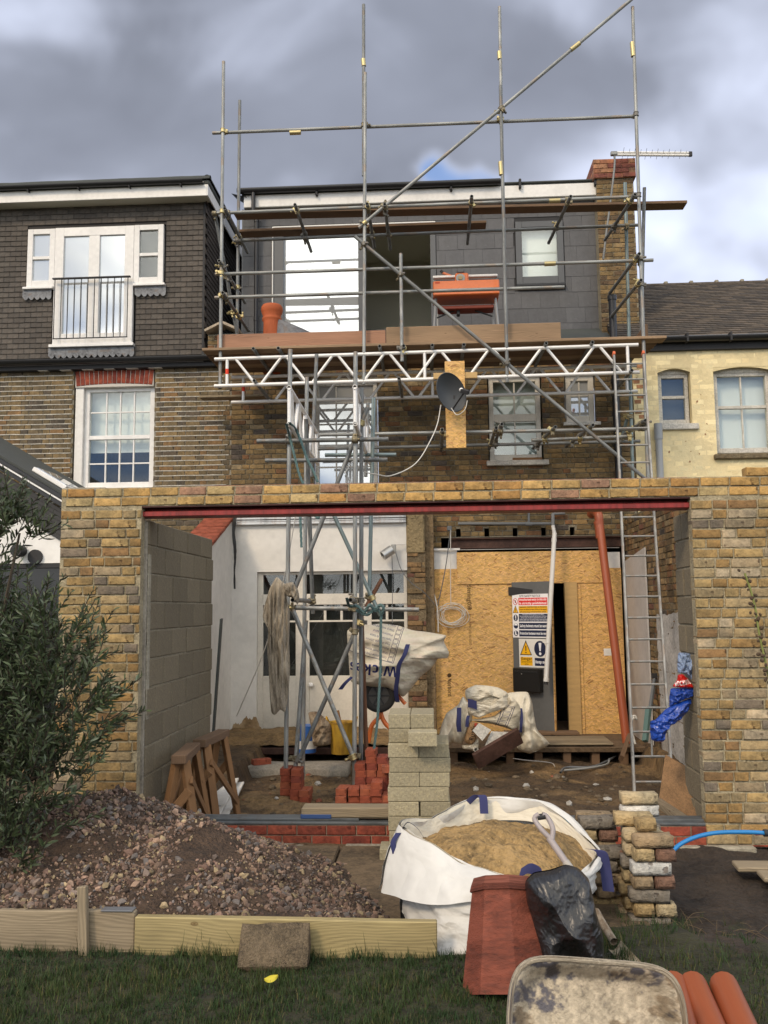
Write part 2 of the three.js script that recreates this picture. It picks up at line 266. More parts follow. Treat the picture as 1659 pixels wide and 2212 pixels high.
// ---------------------------------------------------------------- masonry builder
function lumpyBrick(w, h, d, s, rough) {        // front-facing brick with a worn, uneven face; front at z = 0
  const nx = w > 0.15 ? 5 : 3, ny = 3, pos = [], uv = [], idx = [], id = (i, j) => j * (nx + 1) + i, ou = rnd() * 5, ov = rnd() * 5;
  for (let j = 0; j <= ny; j++) for (let i = 0; i <= nx; i++) {
    const ex = i === 0 || i === nx, ey = j === 0 || j === ny;
    let x = (i / nx - 0.5) * w, y = (j / ny - 0.5) * h, z = nz(x * 18 + s, y * 30, s) * rough;
    if (i === 1) x = -w / 2 + 0.006; if (i === nx - 1) x = w / 2 - 0.006; if (j === 1) y = -h / 2 + 0.0055; if (j === ny - 1) y = h / 2 - 0.0055;
    if (ex || ey) { z -= 0.0032 + rough * 0.5 * Math.abs(nz(x * 25, y * 25, s + 3)); }
    if (ey) y += nz(x * 26, s * 3.1, j) * rough * 0.9; if (ex) x += nz(y * 40, s * 2.3, i) * rough * 0.9;
    pos.push(x, y, z); uv.push((x + ou) * 1.6, (y + ov) * 1.6);
  }
  for (let j = 0; j < ny; j++) for (let i = 0; i < nx; i++) { const a = id(i, j); idx.push(a, a + 1, a + nx + 2, a, a + nx + 2, a + nx + 1); }
  const rim = []; for (let i = 0; i < nx; i++) rim.push(id(i, 0)); for (let j = 0; j < ny; j++) rim.push(id(nx, j)); for (let i = nx; i > 0; i--) rim.push(id(i, ny)); for (let j = ny; j > 0; j--) rim.push(id(0, j));
  const n0 = pos.length / 3; rim.forEach(k => { pos.push(pos[k * 3], pos[k * 3 + 1], -d); uv.push(uv[k * 2] + d * 1.6, uv[k * 2 + 1] + d * 1.6); });
  for (let k = 0; k < rim.length; k++) { const a = rim[k], b = rim[(k + 1) % rim.length], c = n0 + k, e = n0 + (k + 1) % rim.length; idx.push(a, c, e, a, e, b); }
  const g = new THREE.BufferGeometry(); g.setAttribute('position', new THREE.Float32BufferAttribute(pos, 3)); g.setAttribute('uv', new THREE.Float32BufferAttribute(uv, 2)); g.setIndex(idx); g.computeVertexNormals(); return g;
}
reseed(4321);
const BR = { };
for (const [k, rough] of [['old', 0.007], ['worn', 0.005], ['flat', 0.003]]) { BR[k] = { s: [], h: [] }; for (let i = 0; i < 7; i++) BR[k].s.push(lumpyBrick(0.215, 0.065, 0.1, i * 3.7 + 1, rough)); for (let i = 0; i < 4; i++) BR[k].h.push(lumpyBrick(0.1025, 0.065, 0.1, i * 5.1 + 2, rough)); }
const palette = (list, extra) => { const a = []; for (const [c, n] of list) { for (let v = 0; v < 2; v++) { const t = (v ? 1.12 : 0.92) * (extra ? 1 : 0.86), m = brickMat([c[0] * t, c[1] * t, c[2] * t], extra); for (let i = 0; i < n; i++) a.push(m); } } return a; };
const PAL = {
  frame: palette([[[0.43, 0.285, 0.115], 5], [[0.48, 0.335, 0.145], 5], [[0.4, 0.245, 0.09], 4], [[0.45, 0.335, 0.175], 4], [[0.34, 0.2, 0.085], 2], [[0.4, 0.31, 0.19], 2], [[0.58, 0.46, 0.3], 2], [[0.25, 0.2, 0.145], 1]]),
  beam: palette([[[0.57, 0.35, 0.12], 4], [[0.62, 0.4, 0.15], 4], [[0.52, 0.29, 0.095], 3], [[0.42, 0.24, 0.15], 1], [[0.58, 0.43, 0.2], 2]]),
  stock: palette([[[0.24, 0.165, 0.075], 4], [[0.3, 0.205, 0.09], 4], [[0.2, 0.135, 0.065], 3], [[0.34, 0.22, 0.09], 2], [[0.26, 0.13, 0.058], 2], [[0.12, 0.095, 0.075], 1], [[0.36, 0.27, 0.15], 1]]),
  stockL: palette([[[0.225, 0.165, 0.085], 4], [[0.26, 0.185, 0.092], 4], [[0.19, 0.145, 0.085], 3], [[0.3, 0.18, 0.08], 2], [[0.14, 0.11, 0.078], 2], [[0.32, 0.22, 0.1], 1]]),
  yellow: palette([[[0.8, 0.68, 0.4], 5], [[0.83, 0.72, 0.44], 4], [[0.77, 0.64, 0.37], 2]], { map: T.grime, bumpScale: 0.003 }),
  red: palette([[[0.36, 0.075, 0.042], 4], [[0.42, 0.095, 0.05], 4], [[0.3, 0.06, 0.038], 2]]),
  redcap: palette([[[0.46, 0.19, 0.1], 3], [[0.52, 0.26, 0.14], 2], [[0.3, 0.1, 0.07], 3]]),
  broken: palette([[[0.34, 0.21, 0.095], 4], [[0.22, 0.1, 0.065], 1], [[0.4, 0.27, 0.13], 3], [[0.26, 0.16, 0.08], 3]]),
};
const shardMat = brickMat([1, 1, 1], { vertexColors: true }), paintMat = brickMat([1, 1, 1], { vertexColors: true, map: T.grime, bumpScale: 0.003 });
// wall local frame: x along, y up, outward +z; bricks are children of the mortar body
function masonry(parent, name, o) {
  const { w, h, pal, mortar = M.mortarS, holes = [], kind = 'worn', bond = 'flemish', ch = 0.075, depth = 0.05, t = 0.11, most = 300, focus = [w / 2, h / 2], skip, recess = 0.009, jitter = 0.003, fill = 0.01, y0 = 0, gap = 0.0095 } = o;
  const sh = new THREE.Shape([[0, 0], [w, 0], [w, h], [0, h]].map(a => new THREE.Vector2(...a)));
  if (o.outline) { sh.curves = []; sh.setFromPoints(o.outline.map(a => new THREE.Vector2(...a))); }
  for (const q of holes) if (!q[4]) { const p = new THREE.Path(); p.setFromPoints([[q[0], q[2]], [q[0], q[3]], [q[1], q[3]], [q[1], q[2]]].map(a => new THREE.Vector2(...a))); sh.holes.push(p); }
  const g = new THREE.ExtrudeGeometry(sh, { depth: t, bevelEnabled: false }); g.translate(0, 0, -t - recess);
  const body = add(parent, name, g, mortar);
  const list = []; const rows = Math.floor((h - y0) / ch + 1e-6);
  for (let r = 0; r < rows; r++) {
    const y = y0 + r * ch + ch / 2; let x = bond === 'stretcher' ? (r % 2 ? -0.1125 : 0) : (r % 2 ? -0.169 : 0), k = r % 2; if (o.shift) x += o.shift(r);
    while (x < w - 0.02) {
      const L = bond === 'stretcher' ? 0.225 : (k++ % 2 ? 0.1125 : 0.225);
      let segs = [[x, x + L - fill]];
      segs = segs.map(([a, b]) => [Math.max(a, 0.002), Math.min(b, w - 0.002)]);
      for (const q of holes) if (y + 0.02 > q[2] && y - 0.02 < q[3]) segs = segs.flatMap(([a, b]) => b <= q[0] || a >= q[1] ? [[a, b]] : [[a, q[0]], [q[1], b]].filter(([c, d]) => d > c && c >= a - 1e-6 && d <= b + 1e-6));
      for (const [a, b] of segs) if (b - a > 0.028 && !(skip && skip((a + b) / 2, y, r))) list.push([(a + b) / 2, y, b - a]);
      x += L;
    }
  }
  list.forEach(b => { b[3] = Math.hypot(b[0] - focus[0], (b[1] - focus[1]) * 1.3); }); list.sort((a, b) => a[3] - b[3]);
  const rest = [], m4 = new THREE.Matrix4(), q = new THREE.Quaternion(), e = new THREE.Euler();
  list.forEach(([x, y, bw], i) => {
    const set = bw > 0.15 ? BR[kind].s : BR[kind].h, gg = set[rnd() * set.length | 0], m = o.tone ? o.tone(x, y, pal) : pal[rnd() * pal.length | 0], sx = bw / (bw > 0.15 ? 0.215 : 0.1025);
    const px = x, py = y + rr(-0.0015, 0.0015), pz = rr(-jitter, jitter) * 0.7, rz = rr(-0.006, 0.006);
    if (i < most) { const b = add(body, 'brick', gg, m, [px, py, pz], [0, 0, rz]); b.scale.set(sx, (ch - gap) / 0.065, depth / 0.1); }
    else { const c = gg.clone(); m4.compose(V(px, py, pz), q.setFromEuler(e.set(0, 0, rz)), V(sx, (ch - gap) / 0.065, depth / 0.1)); c.applyMatrix4(m4); rest.push(tinted(c, m.color)); }
  });
  if (rest.length) { const s = add(body, 'outer_bricks', mergeGeometries(rest), pal === PAL.yellow ? paintMat : shardMat); s.userData.kind = 'stuff'; }
  return body;
}
// window set in a wall: part group > frame bars, panes; given by world ranges on the facing plane z
function windowSet(parent, name, { x, y, z, fw = 0.06, d = 0.07, m = M.upvc, cols = [], rows = [], pane = M.glass, barW = 0.022, bars = [[], []], back = true, backM = M.room, blind, sill, cells }) {
  const g = sub(parent, name);
  span(g, 'frame', m, [x[0], x[0] + fw], y, [z - d, z]); span(g, 'frame', m, [x[1] - fw, x[1]], y, [z - d, z]);
  span(g, 'frame', m, [x[0] + fw, x[1] - fw], [y[1] - fw, y[1]], [z - d, z - 0.002]); span(g, 'frame', m, [x[0] + fw, x[1] - fw], [y[0], y[0] + fw * 1.25], [z - d, z - 0.002]);
  const xs = [x[0] + fw], ys = [y[0] + fw * 1.25];
  for (const [c, w] of cols) { span(g, 'mullion', m, [c - w / 2, c + w / 2], [y[0] + fw * 1.25, y[1] - fw], [z - d, z - 0.004]); xs.push(c - w / 2, c + w / 2); } xs.push(x[1] - fw);
  for (const [r, w] of rows) { span(g, 'transom', m, [x[0] + fw, x[1] - fw], [r - w / 2, r + w / 2], [z - d, z - 0.006]); ys.push(r - w / 2, r + w / 2); } ys.push(y[1] - fw);
  for (let a = 0; a < xs.length; a += 2) for (let b = 0; b < ys.length; b += 2) {
    const p = add(g, 'pane', new THREE.BoxGeometry(xs[a + 1] - xs[a], ys[b + 1] - ys[b], 0.004), pane, [(xs[a] + xs[a + 1]) / 2, (ys[b] + ys[b + 1]) / 2, z - d * 0.55]);
    p.rotation.set(rr(-0.006, 0.006), rr(-0.006, 0.006), 0);
  }
  for (const c of bars[0]) span(g, 'glazing_bar', m, [c - barW / 2, c + barW / 2], [y[0] + fw, y[1] - fw], [z - d * 0.75, z - d * 0.3], 0.003);
  for (const r of bars[1]) span(g, 'glazing_bar', m, [x[0] + fw, x[1] - fw], [r - barW / 2, r + barW / 2], [z - d * 0.75, z - d * 0.3 - 0.002], 0.003);
  if (blind) span(g, 'blind', blind.m, [x[0] + 0.02, x[1] - 0.02], blind.y, [z - d - 0.1, z - d - 0.09]);
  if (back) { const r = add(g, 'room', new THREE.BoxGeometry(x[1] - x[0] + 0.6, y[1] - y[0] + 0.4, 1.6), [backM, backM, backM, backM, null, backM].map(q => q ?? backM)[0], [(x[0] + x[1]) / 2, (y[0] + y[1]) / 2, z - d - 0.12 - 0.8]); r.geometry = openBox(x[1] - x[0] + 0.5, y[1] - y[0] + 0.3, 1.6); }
  if (sill) span(g, 'sill', sill.m ?? m, sill.x, sill.y, sill.z, 0.008);
  return g;
}
function openBox(w, h, d) { const g = new THREE.BoxGeometry(w, h, d); const idx = [...g.index.array]; idx.splice(24, 6); g.setIndex(idx); return g; }   // without its +z face

// ---------------------------------------------------------------- ground
const LAWN_Z = -4.47;
function groundHeight(x, z) {
  let y = 0;
  y = mix(0, -0.1, sstep(LAWN_Z + 0.02, LAWN_Z - 0.12, z));
  if (x > 0.55) y = mix(y, mix(0, -0.1, sstep(-4.6, -5.4, z)), sstep(0.55, 0.9, x));
  const inside = sstep(-6.98, -7.06, z) * sstep(2.62, 2.55, x) * sstep(-2.3, -2.2, x);
  y = mix(y, -0.27 - 0.05 * sstep(-8, -10.5, z), inside);
  const n = fbm(x * 1.3, z * 1.3, 2, 4) * 0.12 + fbm(x * 5, z * 5, 4, 4) * 0.05;
  y += n * (inside > 0.5 ? 1 : z > LAWN_Z ? 0.16 : x > 1.3 ? 0.9 : 0.35);
  if (x > 1.3 && z < -4.5 && z > -6.7) y += 0.04 * sstep(1.3, 1.7, x) * fbm(x * 9, z * 9, 1, 3) - 0.03;
  return y;
}
{
  const n = 230, m = 270, x0 = -4.6, x1 = 4.6, z0 = -2.4, z1 = -13.2, col = [];
  const g = grid(n, m, (u, v) => { const x = mix(x0, x1, u), z = mix(z0, z1, v); return [x, groundHeight(x, z), z, x * 0.8, z * 0.8]; });
  const p = g.attributes.position;
  for (let i = 0; i < p.count; i++) {
    const x = p.getX(i), z = p.getZ(i), k = fbm(x * 3, z * 3, 9, 4), q = fbm(x * 1.1, z * 1.1, 5, 3);
    let c = [0.14, 0.09, 0.047];                                      // building earth, some of it clay-yellow
    if (z < -7) { const s = sstep(-0.1, 0.22, q + k * 0.4); c = [mix(0.1, 0.22, s), mix(0.063, 0.14, s), mix(0.033, 0.066, s)]; }
    else if (x > 1.25 + k * 0.5 && z < -4.2) c = [0.042, 0.03, 0.022];   // dug garden soil
    if (z > LAWN_Z + k * 0.2 || (x > 0.5 && x < 1.5 + k && z > -5.3 + k * 0.6)) c = [0.035, 0.034, 0.015];
    col.push(...c);
  }
  g.setAttribute('color', new THREE.Float32BufferAttribute(col, 3));
  struct('ground', g, std([1, 1, 1], { vertexColors: true, map: T.earth, bumpMap: rep(T.earthB, 1, 1), bumpScale: 0.035, roughness: 1 }));
  const far = new THREE.PlaneGeometry(300, 300); far.rotateX(-Math.PI / 2); far.translate(0, -0.62, 0);
  struct('terrain', far, std([0.06, 0.06, 0.03], { roughness: 1 }));
  // concrete path slabs before the new wall
  const path = new THREE.Group(); path.name = 'path'; path.userData.kind = 'structure'; scene.add(path);
  const pm = std([0.135, 0.094, 0.055], { map: rep(T.earth, 0.8, 0.8), bumpMap: rep(T.rough, 1, 1), bumpScale: 0.006, roughness: 0.95 });
  for (const [a, b] of [[-2.2, -1.5], [-1.49, -0.72], [-0.708, 0.42], [0.43, 1.15]]) { const s = add(path, 'slab', cbox(b - a, 0.06, 1.95, 0.01), pm, [(a + b) / 2, -0.102 + rr(-0.004, 0.004), -5.72], [0, rr(-0.01, 0.01), 0]); }
  // raised timber-edged floor at the back of the room, earth spread over it on the left
  const rf = new THREE.Group(); rf.name = 'floor'; rf.userData.kind = 'structure'; scene.add(rf);
  span(rf, 'floor_slab', std([0.15, 0.1, 0.06], { map: rep(T.earth, 1, 1), bumpMap: T.earthB, bumpScale: 0.01, roughness: 1 }), [-3.05, 2.75], [-0.19, -0.13], [-12.95, -11.62], 0.006);
  span(rf, 'joist', M.browniron, [-3.05, -0.4], [-0.21, -0.125], [-11.66, -11.6], 0.006);
  for (let i = 0; i < 9; i++) span(rf, 'sleeper_block', M.boarddark, [-0.2 + i * 0.36, -0.1 + i * 0.36], [-0.5, -0.19], [-11.85, -11.66], 0.006);
}
// ---------------------------------------------------------------- houses
function rebase(g, p) { g.children.forEach(c => c.position.sub(V(...p))); g.position.set(...p); return g; }
const crop = (ox, oy, s) => (x, y, z) => at((ox + x / s) / 1.47559, (oy + y / s) / 1.47559, z);
const ZW = -12.9;
const blindM = std([0.8, 0.8, 0.78], { roughness: 0.8 });
const netM = std([0.5, 0.53, 0.52], { roughness: 0.9 });

reseed(101);
const houseL = thing('terraced_house', 'neighbouring stock brick house with ribbon pointing and brown tile hung loft', 'house');
{
  const h = houseL, X0 = -7.4, w = X0 * -1 - 2.994;
  const wall = masonry(h, 'wall', { w, h: 5.7, pal: PAL.stockL, kind: 'old', holes: [[2.0 - 0.02, 3.23, 3.87, 5.69]], focus: [3.6, 4.9], skip: (x, y) => y < 1.9, mortar: std([0.27, 0.245, 0.19], { map: rep(T.mortar, 1.2, 1.2), bumpMap: T.rough, bumpScale: 0.006 }) });
  wall.position.set(X0, -0.4, ZW);
  const jm = std([0.6, 0.58, 0.52], { map: rep(T.mortar, 2, 2), roughness: 0.95 });
  for (let r = 47; r < 76; r++) for (const [a, b] of [[0, 1.96], [3.25, w - 0.02 - rnd() * 0.12]]) {
    const y = r * 0.075, s = r * 3.3 + a, p = [[0, -0.008], [0.007, -0.0055], [0.0075, 0.0055], [0, 0.008]];
    add(wall, 'mortar_joint', grid(46, 3, (u, v) => { const x = mix(a, b, u), k = p[Math.round(v * 3)], t = 1 + 0.35 * nz(x * 9, s, 3); return [x, y + k[1] * t + nz(x * 3, s) * 0.005, -0.004 + k[0] * t, x, v * 0.02]; }), jm);
  }
  // red gauged arch
  const arch = sub(h, 'arch');
  for (let i = 0; i < 17; i++) { const t = (i + 0.5) / 17 - 0.5, x = -4.795 + t * 1.2, rise = 0.055 * (1 - 4 * t * t); const b = add(arch, 'brick', BR.flat.s[i % 7], PAL.red[(i * 7) % PAL.red.length], [x + 0.0, 5.165 + rise * 0.35, ZW + 0.004], [0, 0, Math.PI / 2 - t * 0.22]); b.scale.set((0.235 - rise * 0.5) / 0.215, 0.95, 0.9); }
  span(arch, 'arch_bed', std([0.55, 0.52, 0.47]), [-5.4, -4.19], [5.03, 5.285], [ZW - 0.12, ZW - 0.004], 0.004);
  // sash window with blind
  const x = [-5.275, -4.19], y = [3.487, 5.05], zz = ZW - 0.09, fw = 0.075, cols = [0.27, 0.5, 0.73].map(t => mix(x[0] + fw, x[1] - fw, t - 0.02 + 0.02)), rows = [3.87, 4.66];
  windowSet(h, 'sash_window', { x, y, z: zz, fw, d: 0.08, rows: [[4.27, 0.06]], bars: [cols, rows], blind: { m: blindM, y: [4.06, 5.04] } });
  const rv = sub(h, 'window_reveal'); span(rv, 'lining', M.white, [-5.4, -5.276], [3.47, 5.05], [ZW - 0.17, ZW - 0.03]); span(rv, 'sill', M.white, [-5.4, -4.17], [3.42, 3.486], [ZW - 0.12, ZW + 0.045], 0.008);
  // gutter over a black board with flaking white edge
  span(h, 'eaves_board', M.blackm, [X0, -3.2], [5.29, 5.36], [ZW - 0.05, ZW + 0.1]);
  for (let i = 0; i < 6; i++) span(h, 'flaked_paint', M.oldwhite, [-5.95 + i * 0.34, -5.8 + i * 0.34 + rnd() * 0.12], [5.283, 5.289], [ZW, ZW + 0.09], 0.001);
  const gut = add(h, 'gutter', new THREE.CylinderGeometry(0.065, 0.065, 4.2, 14, 1, true, Math.PI / 2 * 0, Math.PI), M.black, [-5.3, 5.425, ZW + 0.15], [0, 0, Math.PI / 2]); gut.rotation.set(Math.PI / 2, 0, Math.PI / 2); gut.material = M.black; gut.geometry = gutterGeo(4.2, 0.07);
  gut.rotation.set(0, 0, 0);
  // loft dormer
  const ZD = -13.05, xr = -3.465;
  span(h, 'dormer_body', M.blackm, [X0, xr - 0.02], [5.2, 8.05], [ZD - 5, ZD - 0.14], 0.004);
  const clad = span(h, 'tile_cladding', std([0.03, 0.026, 0.024]), [X0, xr - 0.012], [5.42, 8.1], [ZD - 0.14, ZD - 0.05], 0.002);
  clad.visible = true;
  // tile hung face: cladding is pierced by the window, so it is built as strips round it
  clad.geometry = strips([X0, xr - 0.012, 5.42, 8.1], [[-6.3, -4.1, 6.66, 7.66], [-5.86, -4.56, 5.7, 7.66]], 0.09); clad.position.set(0, 0, ZD - 0.14);
  tileHang(clad, { x0: X0, x1: xr, y0: 5.47, y1: 8.0, z: 0.092, tw: 0.182, gauge: 0.083, holes: [[-6.31, -5.85, 6.6, 7.68], [-5.875, -4.55, 5.63, 7.68], [-4.6, -4.09, 6.6, 7.68]], mats: tileMats([[0.09, 0.079, 0.069], [0.096, 0.085, 0.074], [0.085, 0.075, 0.066], [0.103, 0.09, 0.078]]), most: 300, focus: [-4.1, 6.7] });
  const ck = sub(h, 'dormer_cheek'); { const list = []; reseed(55); for (let r = 0; r < 31; r++) for (let k = 0; k < 22; k++) { const g = tileGeo(0.176, 0.1, 0.012).clone(); g.rotateY(Math.PI / 2); g.translate(xr + 0.004, 5.47 + r * 0.083, ZD - 0.08 - k * 0.182 - (r % 2) * 0.09); const t = rr(0.8, 1.25); list.push(tinted(g, C(0.05 * t, 0.041 * t, 0.036 * t))); } const s = add(ck, 'cheek_tiles', mergeGeometries(list), std([1, 1, 1], { vertexColors: true, map: rep(T.brick, 2, 2), roughness: 0.9 })); s.userData.kind = 'stuff'; span(ck, 'cheek_board', M.blackm, [xr - 0.04, xr - 0.004], [5.42, 8.0], [ZD - 4.4, ZD - 0.02]); }
  const roof = sub(h, 'flat_roof');
  span(roof, 'fascia', M.white, [X0, -3.4], [7.985, 8.165], [-12.87, -12.845], 0.004); span(roof, 'fascia', M.white, [-3.4, -3.378], [7.985, 8.165], [-17.5, -12.845], 0.004);
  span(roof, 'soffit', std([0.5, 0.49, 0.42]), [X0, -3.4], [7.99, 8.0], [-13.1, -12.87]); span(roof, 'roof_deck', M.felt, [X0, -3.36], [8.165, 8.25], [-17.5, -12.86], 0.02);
  const fe = add(roof, 'felt_edge', grid(60, 6, (u, v) => { const a = v * Math.PI; return [mix(X0, -3.35, u), 8.255 + Math.sin(a) * 0.075 + nz(u * 20, 3) * 0.006, -12.9 + Math.cos(a) * 0.07, u * 4, v]; }), M.felt);
  add(roof, 'felt_edge', grid(40, 6, (u, v) => { const a = v * Math.PI; return [-3.4 + Math.cos(a) * 0.06, 8.255 + Math.sin(a) * 0.075, mix(-12.86, -17.5, u), u * 4, v]; }), M.felt);
  const g2 = add(roof, 'gutter', gutterGeo(X0 * -1 - 3.44, 0.055), M.black, [(X0 - 3.44) / 2, 8.215, -12.79]);
  for (let i = 0; i < 5; i++) span(roof, 'gutter_bracket', M.blackm, [-7.0 + i * 0.8, -6.98 + i * 0.8], [8.13, 8.2], [-12.845, -12.77], 0.003);
  // windows of the dormer
  windowSet(h, 'casement', { x: [-6.285, -5.845], y: [6.685, 7.63], z: ZD + 0.01, fw: 0.085, rows: [[7.16, 0.05]], pane: M.mirrorglass, back: false });
  windowSet(h, 'casement', { x: [-4.585, -4.12], y: [6.685, 7.64], z: ZD + 0.01, fw: 0.085, rows: [[7.16, 0.05]], pane: M.glass, blind: { m: netM, y: [6.7, 7.62] } });
  windowSet(h, 'french_doors', { x: [-5.843, -4.587], y: [5.75, 7.635], z: ZD + 0.012, fw: 0.14, cols: [[-5.215, 0.17]], pane: M.mirrorglass, back: false });
  span(h, 'door_sill', M.upvc, [-5.88, -4.55], [5.7, 5.748], [ZD - 0.05, ZD + 0.06], 0.006);
  for (const [a, b] of [[-6.33, -5.85], [-4.58, -4.08]]) span(h, 'window_sill', M.upvc, [a, b], [6.645, 6.683], [ZD - 0.03, ZD + 0.05], 0.006);
  for (const [a, b, yt, hh] of [[-6.34, -5.88, 6.645, 0.15], [-4.56, -4.07, 6.645, 0.15], [-5.9, -4.55, 5.7, 0.15]]) {      // scalloped lead aprons
    const s = new THREE.Shape(); s.moveTo(a, yt); s.lineTo(b, yt); s.lineTo(b, yt - hh * 0.75); const n = Math.round((b - a) / 0.1), q = (b - a) / n;
    for (let i = 0; i < n; i++) { const xx = b - i * q; s.quadraticCurveTo(xx - q * 0.1, yt - hh * 1.12, xx - q * 0.55, yt - hh * 1.08); s.lineTo(xx - q, yt - hh * (0.74 + 0.1 * rnd())); } s.closePath();
    const g = new THREE.ExtrudeGeometry(s, { depth: 0.004, bevelEnabled: false }); add(h, 'lead_apron', g, M.lead, [0, 0, ZD + 0.004], [0, 0, 0]);
  }
  const rail = sub(h, 'balcony_rail'); span(rail, 'handrail', M.blackm, [-5.83, -4.6], [6.765, 6.79], [ZD + 0.07, ZD + 0.11], 0.006); span(rail, 'bottom_rail', M.blackm, [-5.8, -4.63], [5.815, 5.83], [ZD + 0.08, ZD + 0.1], 0.004);
  for (let i = 0; i < 12; i++) { const xx = mix(-5.79, -4.64, i / 11); tube(rail, 'baluster', M.blackm, V(xx, 5.82, ZD + 0.09), V(xx, 6.77, ZD + 0.09), 0.007, 0.001); }
  rebase(h, [-5.2, -0.4, -13]);
}
function gutterGeo(L, r) { return grid(1, 16, (u, v) => { const a = Math.PI * (v * 1.0); const q = v < 0.5 ? 1 : 1; return [(u - 0.5) * L, -Math.sin(a) * r * q, Math.cos(a) * r, u * L, v * 0.2]; }); }
function strips([x0, x1, y0, y1], holes, d) {
  const s = new THREE.Shape([[x0, y0], [x1, y0], [x1, y1], [x0, y1]].map(a => new THREE.Vector2(...a))), p = new THREE.Path();
  const [a, b] = holes; p.setFromPoints(b ? [[a[0], a[2]], [b[0], a[2]], [b[0], b[2]], [b[1], b[2]], [b[1], a[2]], [a[1], a[2]], [a[1], a[3]], [a[0], a[3]]].map(q => new THREE.Vector2(...q)) : [[a[0], a[2]], [a[1], a[2]], [a[1], a[3]], [a[0], a[3]]].map(q => new THREE.Vector2(...q)));
  s.holes.push(p); return new THREE.ExtrudeGeometry(s, { depth: d, bevelEnabled: false });
}
function tileMats(cs, flat) { return cs.flatMap(c => (flat ? [0.97, 1.03] : [0.88, 1.12]).map(t => std([c[0] * t, c[1] * t, c[2] * t], { map: flat ? T.grime : rep(T.brick, 1.5, 1.5), roughness: 0.88, bumpMap: T.brickB, bumpScale: 0.002 }))); }
function tileGeo(w, h, t) {       // hung tile, lower edge proud; origin at its lower middle
  const k = w + '_' + h + '_' + t; if (ringCache[k]) return ringCache[k];
  const g = cbox(w, h, t, 0.002); const p = g.attributes.position; for (let i = 0; i < p.count; i++) p.setZ(i, p.getZ(i) + (p.getY(i) < 0 ? t * 0.9 : 0)); g.translate(0, h / 2, 0); g.computeVertexNormals(); return ringCache[k] = g;
}
function tileHang(parent, { x0, x1, y0, y1, z, tw, gauge, holes = [], mats, most, focus, lap = 0.02, t = 0.015, map, name = 'tile', shiftBy }) {
  const list = [];
  for (let r = 0, y = y0; y < y1 - 0.01; r++, y += gauge) for (let x = x0 - (shiftBy ? shiftBy(r) : r % 2 ? tw / 2 : 0); x < x1; x += tw) {
    let a = Math.max(x, x0), b = Math.min(x + tw - 0.0025, x1), segs = [[a, b]];
    for (const q of holes) if (y + gauge > q[2] + 0.01 && y < q[3] - 0.03) segs = segs.flatMap(([c, d]) => d <= q[0] || c >= q[1] ? [[c, d]] : [[c, q[0]], [q[1], d]].filter(([e, f]) => f > e && e >= c - 1e-6 && f <= d + 1e-6));
    for (const [c, d] of segs) if (d - c > 0.025) list.push([(c + d) / 2, y, d - c]);
  }
  list.forEach(b => { b[3] = Math.hypot(b[0] - focus[0], b[1] - focus[1]); }); list.sort((a, b) => a[3] - b[3]);
  const rest = [], g0 = tileGeo(tw - 0.004, gauge + lap, t);
  list.forEach(([x, y, w], i) => {
    const m = mats[rnd() * mats.length | 0], p = [x, y + rr(-0.002, 0.002), z + rr(-0.0015, 0.0015)], rz = rr(-0.006, 0.006), s = w / (tw - 0.004);
    if (i < most) { const o = add(parent, name, g0, m, p, [0, 0, rz]); o.scale.x = s; } else { const g = g0.clone(); g.scale(s, 1, 1); g.rotateZ(rz); g.translate(...p); rest.push(tinted(g, m.color)); }
  });
  if (rest.length) { const o = add(parent, 'outer_tiles', mergeGeometries(rest), std([1, 1, 1], { vertexColors: true, map: rep(T.brick, 1.5, 1.5), roughness: 0.88 })); o.userData.kind = 'stuff'; }
}

